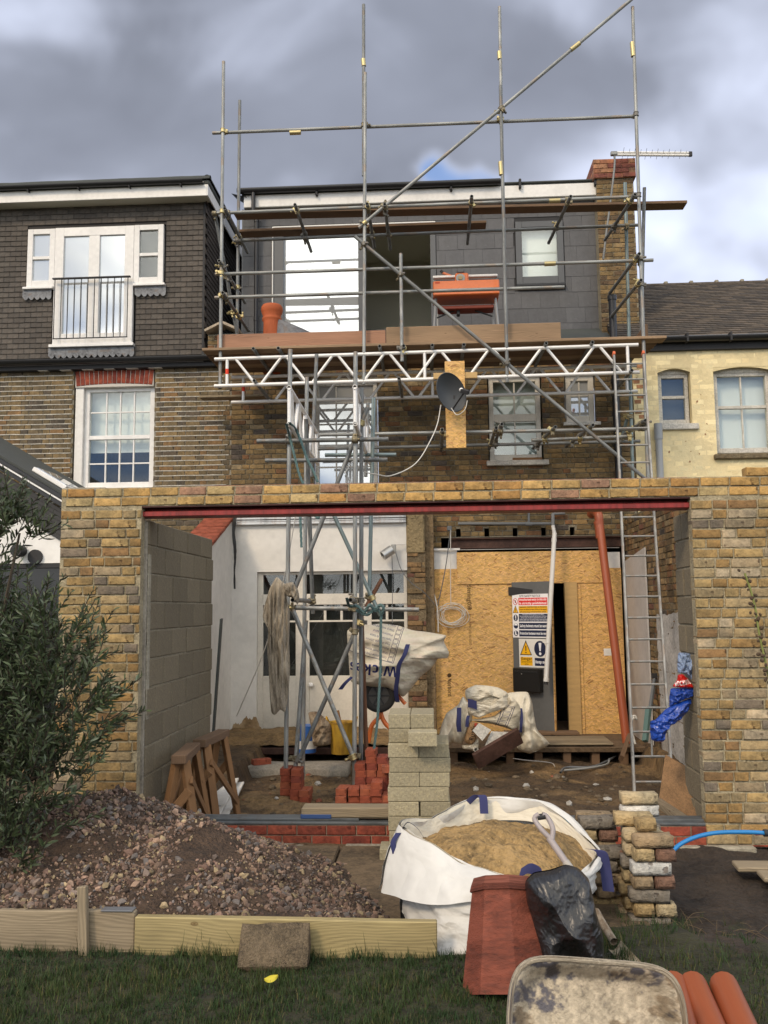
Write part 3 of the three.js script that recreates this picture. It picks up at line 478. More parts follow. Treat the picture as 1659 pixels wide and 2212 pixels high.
reseed(202);
const house = thing('terraced_house', 'middle brick house under renovation with slate grey loft and boarded ground floor', 'house');
{
  const h = house, X0 = -2.994, X1 = 2.935;
  const holes = [[1.24, 2.2, 3.84, 5.45], [3.82, 4.62, 4.15, 5.45], [4.95, 5.4, 4.71, 5.45], [3.1, 5.8, -0.01, 3.06, 1]].map(q => [...q]);
  for (let i = 0; i < 6; i++) holes.push([3.32 + i * 0.41, 3.39 + i * 0.41, 3.07, 3.19]);
  const wall = masonry(h, 'wall', { w: X1 - X0, h: 5.9, pal: PAL.stock, kind: 'old', holes, outline: [[0, 0], [3.1, 0], [3.1, 3.06], [5.8, 3.06], [5.8, 0], [X1 - X0, 0], [X1 - X0, 5.9], [0, 5.9]], focus: [3.3, 4.3], skip: (x, y) => y < 2.6 || y > 5.75, mortar: std([0.23, 0.205, 0.15], { map: rep(T.mortar, 1.2, 1.2), bumpMap: T.rough, bumpScale: 0.006 }) });
  wall.position.set(X0, -0.4, ZW);
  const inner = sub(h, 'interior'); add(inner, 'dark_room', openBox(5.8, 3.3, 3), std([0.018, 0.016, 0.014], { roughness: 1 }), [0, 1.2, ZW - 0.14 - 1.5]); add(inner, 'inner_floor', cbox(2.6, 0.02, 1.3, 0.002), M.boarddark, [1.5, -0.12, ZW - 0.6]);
  // first floor windows
  windowSet(h, 'stair_window', { x: [-1.745, -0.81], y: [3.43, 5.04], z: ZW - 0.08, fw: 0.06, m: M.oldwhite, rows: [[4.06, 0.06]], cols: [], bars: [[-1.43, -1.12], [3.75, 4.4, 4.72]], pane: M.mirrorglass, back: false, sill: { m: M.oldwhite, x: [-1.76, -0.78], y: [3.38, 3.428], z: [ZW - 0.1, ZW + 0.05] } });
  windowSet(h, 'kitchen_window', { x: [0.845, 1.605], y: [3.79, 5.04], z: ZW - 0.06, fw: 0.07, m: M.cream, rows: [[4.43, 0.11]], bars: [[1.225], []], pane: M.glass, blind: { m: netM, y: [3.8, 5.0] } });
  span(h, 'window_sill', M.oldwhite, [0.79, 1.69], [3.7, 3.775], [ZW - 0.06, ZW + 0.07], 0.008); span(h, 'window_batten', M.oldpine, [1.17, 1.6], [3.776, 3.815], [ZW - 0.02, ZW + 0.03], 0.003);
  windowSet(h, 'small_casement', { x: [1.975, 2.39], y: [4.335, 5.04], z: ZW - 0.06, fw: 0.08, m: M.cream, bars: [[2.18], [4.74]], pane: M.mirrorglass, back: false });
  span(h, 'window_sill', M.oldwhite, [1.92, 2.46], [4.275, 4.325], [ZW - 0.05, ZW + 0.05], 0.006);
  // steel lintel over the new opening, ragged brickwork, soil and vent stack
  const li = sub(h, 'lintel'); span(li, 'web', M.browniron, [0.235, 2.76], [2.508, 2.64], [ZW - 0.05, ZW - 0.02]); span(li, 'flange', M.browniron, [0.235, 2.76], [2.632, 2.65], [ZW - 0.08, ZW + 0.03]); span(li, 'flange', M.browniron, [0.235, 2.76], [2.498, 2.512], [ZW - 0.08, ZW + 0.03]);
  const st = sub(h, 'vent_stack'); tube(st, 'pipe', M.black, V(2.672, 3.0, ZW + 0.12), V(2.672, 6.13, ZW + 0.12), 0.055, 0.05); for (const y of [6.11, 4.86, 3.95, 3.4]) tube(st, 'socket', M.black, V(2.672, y, ZW + 0.12), V(2.672, y + 0.07, ZW + 0.12), 0.066, 0.05);
  // hacked brick pier between the two ground floor openings
  const pier = masonry(h, 'pier', { w: 0.26, h: 2.97, pal: PAL.broken, kind: 'old', bond: 'stretcher', depth: 0.1, t: 0.2, focus: [0.1, 1.5], jitter: 0.03, shift: r => (r % 3) * 0.05, mortar: std([0.2, 0.15, 0.085], { map: T.mortar, bumpMap: T.rough, bumpScale: 0.02 }), skip: (x, y, r) => x > 0.17 && y < 2.2 && r % 3 === 1 });
  pier.position.set(-0.385, 0.05, -12.6);
  span(h, 'pier_cap', std([0.3, 0.23, 0.12], { map: T.mortar, bumpMap: T.brickB, bumpScale: 0.02 }), [-0.39, -0.13], [2.42, 2.98], [-12.66, -12.575], 0.02);
  span(h, 'pier_back', std([0.24, 0.17, 0.09], { map: T.brick, bumpMap: T.brickB, bumpScale: 0.02 }), [-0.385, 0.0], [-0.15, 3.0], [-12.88, -12.72], 0.01);
  // loft dormer
  const ZD = -13.8;
  const clad = span(h, 'slate_cladding', std([0.03, 0.03, 0.032]), [-3.04, 2.75], [5.3, 8.2], [ZD - 0.12, ZD - 0.03], 0.002);
  { const s = new THREE.Shape([[-3.04, 5.3], [2.75, 5.3], [2.75, 8.2], [-3.04, 8.2]].map(a => new THREE.Vector2(...a))); for (const q of [[-2.56, 0.11, 5.5, 7.88], [1.385, 2.155, 6.76, 7.82]]) { const p = new THREE.Path(); p.setFromPoints([[q[0], q[2]], [q[1], q[2]], [q[1], q[3]], [q[0], q[3]]].map(a => new THREE.Vector2(...a))); s.holes.push(p); } clad.geometry = new THREE.ExtrudeGeometry(s, { depth: 0.09, bevelEnabled: false }); clad.position.set(0, 0, ZD - 0.12); }
  tileHang(clad, { x0: -3.04, x1: 2.75, y0: 5.62, y1: 8.16, z: 0.094, tw: 0.3, gauge: 0.253, holes: [[-2.57, 0.12, 5.3, 7.9], [1.375, 2.165, 6.74, 7.83]], mats: tileMats([[0.125, 0.127, 0.134], [0.132, 0.134, 0.141], [0.119, 0.121, 0.128]], 0.35), most: 300, focus: [0, 6.8], t: 0.006, lap: 0.03, name: 'slate', shiftBy: r => (r * 0.1) % 0.3 });
  const lr = sub(h, 'loft_room'); add(lr, 'loft_walls', openBox(5.6, 2.6, 2.2), std([0.66, 0.65, 0.55], { roughness: 1 }), [-0.1, 6.85, ZD - 0.13 - 1.1]);
  const sl = sub(h, 'sliding_door'); const gf = M.greyframe;
  span(sl, 'edge_trim', M.white, [-2.555, -2.535], [5.6, 7.87], [ZD - 0.05, ZD + 0.02], 0.003); span(sl, 'edge_trim', M.white, [-2.535, 0.11], [7.85, 7.872], [ZD - 0.05, ZD + 0.02], 0.003);
  span(sl, 'frame', gf, [-2.535, -2.37], [5.6, 7.85], [ZD - 0.1, ZD - 0.01]); span(sl, 'frame', gf, [-2.37, 0.09], [7.72, 7.85], [ZD - 0.1, ZD - 0.012]); span(sl, 'frame', gf, [-1.15, -1.06], [5.6, 7.72], [ZD - 0.1, ZD - 0.014]); span(sl, 'edge_trim', M.white, [-1.06, -1.035], [5.6, 7.72], [ZD - 0.1, ZD - 0.02], 0.002); span(sl, 'frame', gf, [0.02, 0.11], [5.6, 7.72], [ZD - 0.1, ZD - 0.01]);
  add(sl, 'pane', new THREE.BoxGeometry(1.23, 2.14, 0.01), M.mirrorglass, [-1.76, 6.66, ZD - 0.05], [0.004, -0.01, 0]);
  span(sl, 'bottom_track', gf, [-2.37, 0.02], [5.5, 5.59], [ZD - 0.1, ZD - 0.016]);
  windowSet(h, 'bathroom_window', { x: [1.39, 2.15], y: [6.77, 7.815], z: ZD + 0.015, fw: 0.1, m: gf, pane: M.glass, blind: { m: blindM, y: [6.78, 7.8] }, sill: { m: M.black, x: [1.38, 2.16], y: [6.72, 6.765], z: [ZD - 0.03, ZD + 0.06] } });
  span(h, 'cavity_foam', std([0.5, 0.3, 0.2]), [1.4, 2.1], [6.685, 6.718], [ZD - 0.02, ZD + 0.012], 0.004);
  const roof = sub(h, 'flat_roof');
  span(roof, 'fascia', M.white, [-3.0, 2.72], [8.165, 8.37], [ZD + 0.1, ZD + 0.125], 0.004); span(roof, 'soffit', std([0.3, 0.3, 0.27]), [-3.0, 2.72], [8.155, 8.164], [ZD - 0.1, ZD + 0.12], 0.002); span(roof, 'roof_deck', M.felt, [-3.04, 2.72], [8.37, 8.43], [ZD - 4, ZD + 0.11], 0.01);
  add(roof, 'gutter', gutterGeo(4.25, 0.06), M.black, [-0.96, 8.425, ZD + 0.19]); span(roof, 'roof_edge', M.black, [-3.12, 1.17], [8.42, 8.5], [ZD + 0.06, ZD + 0.14], 0.01); span(roof, 'roof_edge', M.felt, [1.17, 2.72], [8.4, 8.43], [ZD + 0.06, ZD + 0.135], 0.008);
  add(roof, 'felt_corner', grid(8, 6, (u, v) => [mix(-3.2, -2.95, u), 8.33 + 0.2 * (1 - u) * (0.4 + v * 0.6) * 0.8, ZD + 0.16 - v * 0.4]), M.blackm);
  for (const x of [-1.8, 0.37, 1.47, 2.66]) { span(roof, 'gutter_bracket', M.blackm, [x - 0.02, x + 0.02], [8.3, 8.45], [ZD + 0.125, ZD + 0.2], 0.008); }
  const dp = sub(h, 'downpipe'); tube(dp, 'pipe', M.black, V(-2.8, 5.4, ZD + 0.07), V(-2.8, 8.05, ZD + 0.07), 0.034, 0.03); tube(dp, 'pipe', M.black, V(-2.83, 8.06, ZD + 0.19), V(-2.83, 8.38, ZD + 0.19), 0.034, 0.03); tube(dp, 'socket', M.black, V(-2.8, 7.93, ZD + 0.07), V(-2.8, 7.99, ZD + 0.07), 0.04, 0.03); tube(dp, 'socket', M.black, V(-2.8, 6.27, ZD + 0.07), V(-2.8, 6.33, ZD + 0.07), 0.04, 0.03);
  span(h, 'dormer_side', M.greyframe, [-3.06, -3.035], [5.3, 8.2], [ZD - 3.8, ZD - 0.02], 0.002);
  // lower roof slope below the dormers
  const rg = grid(1, 1, (u, v) => [mix(-3.5, 2.75, u), mix(5.38, 6.2, v), mix(ZW + 0.1, ZD - 0.3, v), u * 6, v]); add(h, 'roof_slope', rg, M.felt);
  // party parapet with tile coping between the lofts
  const pp = masonry(h, 'party_parapet', { w: 0.5, h: 0.62, pal: PAL.stock, kind: 'worn', bond: 'stretcher', focus: [0.2, 0.4] }); pp.position.set(-3.42, 5.25, -13.1);
  for (const s of [-1, 1]) span(h, 'coping_tile', std([0.5, 0.42, 0.32], { map: T.mortar }), [-0.15, 0.15], [-0.02, 0.02], [-0.2, 0.1], 0.006).position.set(-3.17 + s * 0.13, 5.95, -13.1), h.children.at(-1).rotation.z = -s * 0.45;
  rebase(h, [0, -0.4, -13]);
}
reseed(303);
{ // chimney belongs to the party wall on the right
  const ch = thing('chimney', 'yellow brick chimney stack with red brick cap beside the grey loft', 'chimney', [2.96, 5.3, -14]);
  const st = masonry(ch, 'stack', { w: 0.58, h: 3.1, pal: palette([[[0.3, 0.2, 0.085], 3], [[0.24, 0.155, 0.07], 3], [[0.36, 0.25, 0.12], 2], [[0.17, 0.11, 0.06], 2]]), kind: 'worn', bond: 'stretcher', t: 1.2, focus: [0.3, 2], mortar: std([0.3, 0.26, 0.18], { map: T.mortar }) }); st.position.set(-0.29, 0, 0.4);
  const cap = masonry(ch, 'cap', { w: 0.66, h: 0.31, pal: PAL.redcap, kind: 'flat', bond: 'stretcher', ch: 0.077, t: 1.3, focus: [0.3, 0.2], jitter: 0.012, mortar: std([0.38, 0.18, 0.1], { map: T.brick }) }); cap.position.set(-0.335, 3.09, 0.44);
  const side = sub(ch, 'cap_side'); for (let r = 0; r < 4; r++) for (let k = 0; k < 5; k++) { const b = add(side, 'brick', BR.flat.s[(r + k) % 7], PAL.redcap[(r * 5 + k * 3) % PAL.redcap.length], [-0.338, 3.13 + r * 0.077, 0.3 - k * 0.225 - (r % 2) * 0.1], [0, -Math.PI / 2, 0]); b.scale.z = 0.3; }
}
{ const a = thing('television_aerial', 'long white log periodic aerial on a bent pole at the chimney top', 'aerial', [2.75, 7.2, -13.5]);
  const z = -13.4, L = at(1326, 332, z), R = at(1491, 333, z), o = V(2.75, 7.2, -13.5), rel = p => p.clone().sub(o);
  const p0 = at(1328, 345, z), p1 = at(1318, 440, z), p2 = at(1310, 500, z), p3 = at(1303, 560, z); curveTube(a, 'mast', M.galv2, [L, p0, p1, p2, p3].map(rel), 0.016, 30, 8);
  for (const dy of [0.018, -0.02]) tube(a, 'boom', M.white, rel(L).add(V(0, dy, 0)), rel(R).add(V(0, dy, 0)), 0.02, 0.004);
  for (let i = 0; i < 12; i++) { const t = 0.12 + i * 0.075, p = rel(L).lerp(rel(R), t), l = 0.1 - i * 0.005; tube(a, 'element', M.galv2, p.clone().add(V(0, 0.05 - 0.02 * (i % 2), l)), p.clone().add(V(0, -0.05 + 0.02 * (i % 2), -l)), 0.003, 0.001); }
  span(a, 'end_cap', M.blackm, [-0.03, 0.03], [-0.04, 0.04], [-0.02, 0.02], 0.008).position.copy(rel(R)); span(a, 'clamp', M.galv, [-0.05, 0.05], [-0.03, 0.03], [-0.03, 0.03], 0.006).position.copy(rel(L)); }

reseed(404);
const houseR = thing('terraced_house', 'cream painted brick house with weathered brown tiled roof on the right', 'house');
{
  const h = houseR, X0 = 2.95, X1 = 6.6;
  const wall = masonry(h, 'wall', { w: X1 - X0, h: 5.85, pal: PAL.yellow, kind: 'worn', holes: [[0.36, 0.83, 4.6, 5.5], [1.16, 2.0, 4.2, 5.5]], focus: [0.9, 4.7], skip: (x, y) => y < 2.4, recess: 0.0, depth: 0.02, jitter: 0.0005, gap: 0.006, fill: 0.006, mortar: std([0.78, 0.66, 0.39], { map: rep(T.grime, 1, 1), bumpMap: T.rough, bumpScale: 0.004 }) });
  wall.position.set(X0, -0.4, ZW);
  const salm = std([0.5, 0.25, 0.13], { map: rep(T.brick, 1, 1), bumpMap: T.brickB, bumpScale: 0.006, roughness: 0.95 });
  reseed(41); for (let r = 0; r < 12; r++) { const b = add(h, 'bare_brick', BR.worn.h[r % 4], r % 3 ? salm : wall.children[r].material, [2.995 + (r % 2) * 0.05 + rnd() * 0.02, 4.3 + r * 0.075 + 0.0375 - 0.4 + 0.375, ZW + 0.006]); b.scale.set(0.9, 0.86, 0.4); }
  const flk = std([0.3, 0.15, 0.08], { roughness: 1 }); for (let i = 0; i < 60; i++) { const s = rr(0.005, 0.02), fx = rr(3.0, 5.0), fy = rr(3.2, 5.25); if ((fx > 3.25 && fx < 3.85 && fy > 4.1) || (fx > 4.05 && fy > 3.65)) continue; const b = add(h, 'flaked_patch', new THREE.CircleGeometry(s, 7), flk, [fx, fy, ZW + 0.005], [0, 0, rnd() * 3]); b.scale.y = rr(0.2, 0.8); }
  const dust = std([0.085, 0.088, 0.085], { roughness: 0.6 });
  windowSet(h, 'sash_window', { x: [3.33, 3.77], y: [4.285, 5.03], z: ZW - 0.1, fw: 0.055, m: M.oldwhite, rows: [[4.69, 0.045]], pane: M.glass, blind: { m: std([0.1, 0.1, 0.1]), y: [4.3, 5] } });
  windowSet(h, 'sash_window', { x: [4.13, 4.94], y: [3.84, 5.04], z: ZW - 0.1, fw: 0.06, m: M.oldwhite, rows: [[4.52, 0.045]], bars: [[4.535], []], pane: M.glass, blind: { m: blindM, y: [3.86, 5.02] } });
  for (const [a, b, y] of [[3.31, 3.79, 5.12], [4.11, 4.96, 5.12]]) { span(h, 'window_head', M.oldwhite, [a + 0.005, b - 0.005], [5.03, 5.1], [ZW - 0.16, ZW - 0.09], 0.004); add(h, 'window_arch', grid(14, 1, (u, v) => [mix(a, b, u), v ? 5.12 : 5.035 + 0.06 * Math.sin(u * Math.PI), ZW - 0.004]), PAL.yellow[0]); }
  span(h, 'window_sill', M.oldwhite, [3.29, 3.86], [4.18, 4.27], [ZW - 0.1, ZW + 0.05], 0.01);
  add(h, 'stone_sill', cbox(0.95, 0.075, 0.16, 0.012), std([0.2, 0.165, 0.1], { map: T.rust, bumpMap: T.rough, bumpScale: 0.02 }), [4.53, 3.77, ZW - 0.01]);
  span(h, 'eaves_board', M.blackm, [X0, X1], [5.35, 5.47], [ZW - 0.06, ZW + 0.06]); add(h, 'gutter', gutterGeo(3.6, 0.07), M.black, [4.78, 5.52, ZW + 0.13]); for (let i = 0; i < 4; i++) span(h, 'gutter_bracket', M.blackm, [3.7 + i * 0.62, 3.73 + i * 0.62], [5.44, 5.57], [ZW + 0.06, ZW + 0.2], 0.004);
  span(h, 'lead_valley', M.lead, [X0 + 0.05, X1], [5.53, 5.56], [ZW - 0.12, ZW + 0.1], 0.004);
  const roof = span(h, 'roof', M.blackm, [0, 3.9], [0, 3.75], [-0.06, 0], 0.004); roof.geometry = new THREE.BoxGeometry(3.9, 3.8, 0.05).translate(1.95, 1.9, -0.03); roof.position.set(2.75, 5.5, ZW + 0.08); roof.rotation.x = -(Math.PI / 2 - Math.atan2(1.98, 3.15));
  tileHang(roof, { x0: 0, x1: 3.9, y0: 0.02, y1: 3.68, z: 0.008, tw: 0.2, gauge: 0.112, mats: tileMats([[0.078, 0.064, 0.05], [0.095, 0.076, 0.058], [0.062, 0.052, 0.043], [0.11, 0.088, 0.066]]), most: 300, focus: [1.4, 0.9], t: 0.014, shiftBy: r => (r % 2) * 0.1 + 0.02 * Math.sin(r * 5) });
  const rid = sub(h, 'ridge'); for (let i = 0; i < 9; i++) { add(rid, 'ridge_tile', grid(1, 10, (u, v) => { const a = v * Math.PI; return [mix(0, 0.46, u), Math.sin(a) * 0.09, Math.cos(a) * 0.12, u, v]; }), M.clay.clone(), [3.4 + i * 0.455, 7.43, -16.0]).material.color.setRGB(0.09, 0.075, 0.06); add(rid, 'mortar_lump', cbox(0.07, 0.06, 0.12, 0.02), M.mortarS, [3.86 + i * 0.455, 7.51, -15.98]); }
  const dp = sub(h, 'downpipe'); tube(dp, 'pipe', std([0.32, 0.34, 0.36], { roughness: 0.5 }), V(3.26, 2.2, ZW + 0.1), V(3.26, 4.2, ZW + 0.1), 0.05, 0.045); tube(dp, 'socket', std([0.3, 0.32, 0.34], { roughness: 0.5 }), V(3.26, 4.03, ZW + 0.1), V(3.26, 4.26, ZW + 0.1), 0.06, 0.045);
  rebase(h, [4.7, -0.4, -13]);
}
// ---------------------------------------------------------------- new brick front of the extension, steel, blockwork
reseed(505);
const ZP = -6.85;
{
  const f = thing('extension_wall', 'new yellow brick extension front with wide opening between two piers', 'wall');
  const fm = std([0.4, 0.345, 0.23], { map: rep(T.mortar, 1.4, 1.4), bumpMap: rep(T.rough, 2, 2), bumpScale: 0.01, roughness: 0.97 });
  const l = masonry(f, 'pier', { w: 0.65, h: 2.575, pal: PAL.frame, kind: 'old', bond: 'flemish', depth: 0.1, t: 0.085, gap: 0.0125, fill: 0.013, mortar: fm, focus: [0.3, 1.6], jitter: 0.006, shift: r => (r % 3) * 0.03 }); l.position.set(-2.955, -0.1, ZP);
  const r = masonry(f, 'pier', { w: 1.5, h: 2.575, pal: PAL.frame, kind: 'old', bond: 'flemish', depth: 0.1, t: 0.085, gap: 0.0125, fill: 0.013, mortar: fm, focus: [0.3, 1.6], jitter: 0.006, shift: q => -(q % 3) * 0.03 }); r.position.set(1.965, -0.1, ZP);
  const b = masonry(f, 'lintel_courses', { w: 6.42, h: 0.15, pal: PAL.beam, kind: 'old', bond: 'stretcher', depth: 0.1, t: 0.085, gap: 0.0125, fill: 0.013, mortar: fm, focus: [3, 0.1], jitter: 0.005, shift: q => q ? -0.06 : 0.04 }); b.position.set(-2.955, 2.475, ZP);
  for (let i = 0; i < 5; i++) { const q = add(f, 'brick', BR.old.s[i % 7], PAL.beam[(i * 5) % PAL.beam.length], [2.5 + i * 0.225, 2.66, ZP]); }
  const cap = span(f, 'mortar_cap', M.mortarS, [-2.95, -2.6], [2.6, 2.632], [ZP - 0.1, ZP - 0.004], 0.012);
  rebase(f, [0, -0.1, ZP]);
}
{ const s = thing('steel_beam', 'red oxide painted steel beam spanning the wide opening', 'beam', [0, 2.39, -7.0]);
  span(s, 'bottom_flange', M.redsteel, [-2.36, 2.02], [0.005, 0.045], [-0.1, 0.11], 0.004); span(s, 'web', M.redsteel, [-2.33, 2.0], [0.045, 0.235], [0.0, 0.012], 0.002); span(s, 'top_flange', M.redsteel, [-1.9, 1.98], [0.235, 0.25], [-0.08, 0.05], 0.004); span(s, 'shelf_plate', std([0.07, 0.018, 0.016], { roughness: 0.6, map: T.rust }), [-2.36, 2.14], [0.072, 0.084], [-0.05, 0.14], 0.003);
  span(s, 'packer', M.pine, [2.05, 2.1], [0.01, 0.07], [0.06, 0.13], 0.004); }
reseed(606);
const blockTones = [0.9, 1, 1.1].map(t => std([0.215 * t, 0.18 * t, 0.12 * t], { map: T.block, bumpMap: rep(T.rough, 2, 2), bumpScale: 0.005, roughness: 0.98 }));
const blockLight = [0.9, 1, 1.08, 1.16].map(t => std([0.37 * t, 0.325 * t, 0.215 * t], { map: T.block, bumpMap: rep(T.rough, 2, 2), bumpScale: 0.006, roughness: 0.98 }));
function blockwork(parent, name, w, h) {        // local x along, y up, +z outward
  const body = add(parent, name, cbox(w, h, 0.09, 0.003).translate(w / 2, h / 2, -0.053), std([0.33, 0.295, 0.215], { map: T.mortar, bumpMap: T.rough, bumpScale: 0.008 }));
  for (let r = 0; r * 0.225 < h - 0.05; r++) for (let x = r % 2 ? -0.225 : 0; x < w; x += 0.45) { const a = Math.max(x, 0), b = Math.min(x + 0.437, w), y1 = Math.min(r * 0.225 + 0.213, h); if (b - a > 0.04) add(body, 'block', cbox(b - a, y1 - r * 0.225, 0.05, 0.006), blockTones[rnd() * 3 | 0], [(a + b) / 2, (r * 0.225 + y1) / 2, -0.022 + rr(-0.003, 0.003)], [0, 0, rr(-0.003, 0.003)]); }
  return body;
}
{ const b = thing('block_wall', 'grey concrete block side wall running back behind the left brick pier', 'wall', [-2.275, -0.3, -6.96], Math.PI / 2);
  const w = blockwork(b, 'blockwork', 2.06, 2.67); span(b, 'cavity_closer', M.concrete, [-0.025, 0.0], [0.2, 2.66], [-0.1, -0.006], 0.006); span(b, 'mortar_smear', M.mortarS, [0.0, 0.06], [1.1, 2.4], [-0.02, 0.005], 0.004); b.children.forEach(c => c); 
  const g = thing('block_wall', 'short grey block return behind the right brick pier', 'wall', [2.0, -0.3, -7.48], -Math.PI / 2); blockwork(g, 'blockwork', 0.5, 2.68); span(g, 'cavity_closer', M.concrete, [0.5, 0.528], [0.1, 2.66], [-0.1, -0.004], 0.006); }
{ // left wall faces +x: its local x must run back from the front
  const b = scene.getObjectByName('block_wall'); b.position.set(-2.275, -0.3, -6.96); b.rotation.y = Math.PI / 2; }
reseed(707);
{ const f = thing('foundation_wall', 'low red brick foundation course with slate damp proof strip', 'wall', [-2.3, -0.12, ZP - 0.01]);
  const w = masonry(f, 'brickwork', { w: 4.9, h: 0.15, pal: PAL.red, kind: 'flat', bond: 'stretcher', depth: 0.1, t: 0.2, focus: [2.4, 0.1], mortar: std([0.3, 0.22, 0.16], { map: T.mortar }) });
  const dm = std([0.1, 0.11, 0.115], { roughness: 0.6, map: T.galv });
  for (const [a, b2, y, z] of [[0.4, 2.3, 0.152, -0.03], [0.45, 1.7, 0.172, -0.07], [2.9, 4.28, 0.153, -0.03], [3.1, 4.3, 0.17, -0.07]]) span(f, 'damp_strip', dm, [a, b2], [y, y + 0.02], [z - 0.1, z + 0.03], 0.004); 
  for (let i = 0; i < 4; i++) span(f, 'mortar_bed', M.mortarS, [0.5 + i * 1.1, 1.3 + i * 1.1], [-0.03, 0.02], [0.0, 0.07 + rnd() * 0.04], 0.02);
  const t = thing('timber_plank', 'weathered pale timber lying on the low brick foundation', 'plank', [-0.64, 0.1, -6.98], 0.0); span(t, 'plank', M.boardgrey, [-0.4, 0.42], [-0.03, 0.05], [-0.08, 0.08], 0.012, true); span(t, 'blue_wrap', std([0.03, 0.07, 0.2]), [-0.405, -0.17], [-0.032, 0.0], [-0.085, 0.085], 0.004); }
// ---------------------------------------------------------------- ground floor back wall, left part: plaster, door set
const c2 = crop(600, 1600, 2.0737), c3 = crop(1250, 1600, 2.0737);
{
  const z = -12.6, w = thing('plaster_wall', 'white plastered wall with cream glazed door set and torn sheet cornice', 'wall');
  const pm = std([0.72, 0.7, 0.655], { roughness: 0.8, map: rep(T.grime, 0.5, 0.5), bumpMap: rep(T.rough, 0.6, 0.6), bumpScale: 0.003 });
  const s = new THREE.Shape([[-2.9, -0.13], [-0.385, -0.13], [-0.385, 2.86], [-2.9, 2.86]].map(a => new THREE.Vector2(...a))), q = new THREE.Path(); q.setFromPoints([[-2.535, -0.12], [-0.386, -0.12], [-0.386, 2.185], [-2.535, 2.185]].map(a => new THREE.Vector2(...a)));
  const s2 = new THREE.Shape([[-2.9, -0.13], [-2.535, -0.13], [-2.535, 2.185], [-0.385, 2.185], [-0.385, 2.86], [-2.9, 2.86]].map(a => new THREE.Vector2(...a)));
  add(w, 'plaster', new THREE.ExtrudeGeometry(s2, { depth: 0.12, bevelEnabled: false }).translate(0, 0, z - 0.12), pm);
  reseed(71); const stain = std([0.42, 0.31, 0.18], { map: rep(T.rust, 1, 1), roughness: 1 }); // wet clay splashed up the foot of the wall
  add(w, 'clay_splash', grid(60, 10, (u, v) => { const x = mix(-2.89, -2.42, u), k = sstep(0, 0.08, u) * sstep(1, 0.75, u), hh = 0.06 + k * (0.1 + 0.3 * Math.max(0, nz(x * 7, 2.2)) + 0.05 * nz(x * 40, 4.4)); return [x, -0.1 + v * hh, z + 0.003, x, v * hh]; }), stain);
  const co = sub(w, 'cornice'), tin = std([0.56, 0.57, 0.57], { metalness: 0.35, roughness: 0.35, map: rep(T.galv, 2, 2) });
  for (const [a, b, d] of [[2.86, 2.9, 0.07], [2.905, 2.93, 0.04], [2.935, 2.965, 0.06], [2.97, 3.03, 0.03]]) span(co, 'strip', tin, [-2.86, -0.39], [a, b], [z - 0.05, z + d], 0.006);
  // cream door set with toplights
  const d = sub(w, 'door_set'), zd = z - 0.06, cm = M.cream, X = a => c2(a, 600, zd).x, Yy = b => c2(800, b, zd).y;
  span(d, 'frame', cm, [-2.535, X(495)], [-0.12, 2.183], [zd - 0.06, zd]); span(d, 'frame', cm, [X(495), -0.39], [Yy(480), 2.183], [zd - 0.06, zd - 0.002]); span(d, 'transom', cm, [X(495), -0.39], [Yy(680), Yy(608)], [zd - 0.06, zd + 0.01]); span(d, 'stile', cm, [X(710), X(800)], [-0.12, Yy(608)], [zd - 0.06, zd - 0.004]); span(d, 'stile', cm, [X(722), X(776)], [Yy(608), Yy(480)], [zd - 0.06, zd - 0.004]); span(d, 'stile', cm, [X(1130), X(1210)], [-0.12, Yy(480)], [zd - 0.06, zd - 0.006]); span(d, 'frame', cm, [X(1425), -0.39], [-0.12, Yy(480)], [zd - 0.06, zd - 0.003]);
  for (const [a, b] of [[495, 712], [800, 1132], [1205, 1428]]) { span(d, 'bottom_panel', cm, [X(a), X(b)], [-0.12, Yy(1150)], [zd - 0.055, zd - 0.01]); span(d, 'glazing_bar', cm, [X(a), X(b)], [Yy(795), Yy(783)], [zd - 0.05, zd - 0.008], 0.003); }
  for (const a of [903, 1012, 1312, 600]) span(d, 'glazing_bar', cm, [X(a) - 0.018, X(a) + 0.018], [Yy(783), Yy(680)], [zd - 0.05, zd - 0.01], 0.003);
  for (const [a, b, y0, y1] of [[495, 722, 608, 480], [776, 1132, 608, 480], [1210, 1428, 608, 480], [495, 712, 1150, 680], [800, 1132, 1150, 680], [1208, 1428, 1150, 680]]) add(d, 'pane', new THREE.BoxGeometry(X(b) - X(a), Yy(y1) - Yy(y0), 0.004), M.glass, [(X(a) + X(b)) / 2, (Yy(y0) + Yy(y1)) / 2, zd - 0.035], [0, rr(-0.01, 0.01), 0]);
  const kn = add(d, 'door_knob', new THREE.SphereGeometry(0.035, 14, 10), M.upvc, [X(812), Yy(1208), zd + 0.03]);
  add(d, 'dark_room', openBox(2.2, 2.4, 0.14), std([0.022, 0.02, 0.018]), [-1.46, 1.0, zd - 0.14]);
  const sid = thing('garden_party_wall', 'white side wall with sloping red tile coping left of the door', 'wall');
  const top = [[-12.7, 2.99], [-11.0, 2.35], [-9.2, 1.66]], sh = new THREE.Shape([[-12.7, -0.2], [-9.2, -0.2], [-9.2, 1.64], [-12.7, 2.97]].map(a => new THREE.Vector2(-a[0], a[1])));
  const sg = new THREE.ExtrudeGeometry(sh, { depth: 0.2, bevelEnabled: false }); sg.rotateY(Math.PI / 2); add(sid, 'render', sg, pm, [-3.1, 0, 0]);
  sid.children[0].geometry.scale(1, 1, 1);
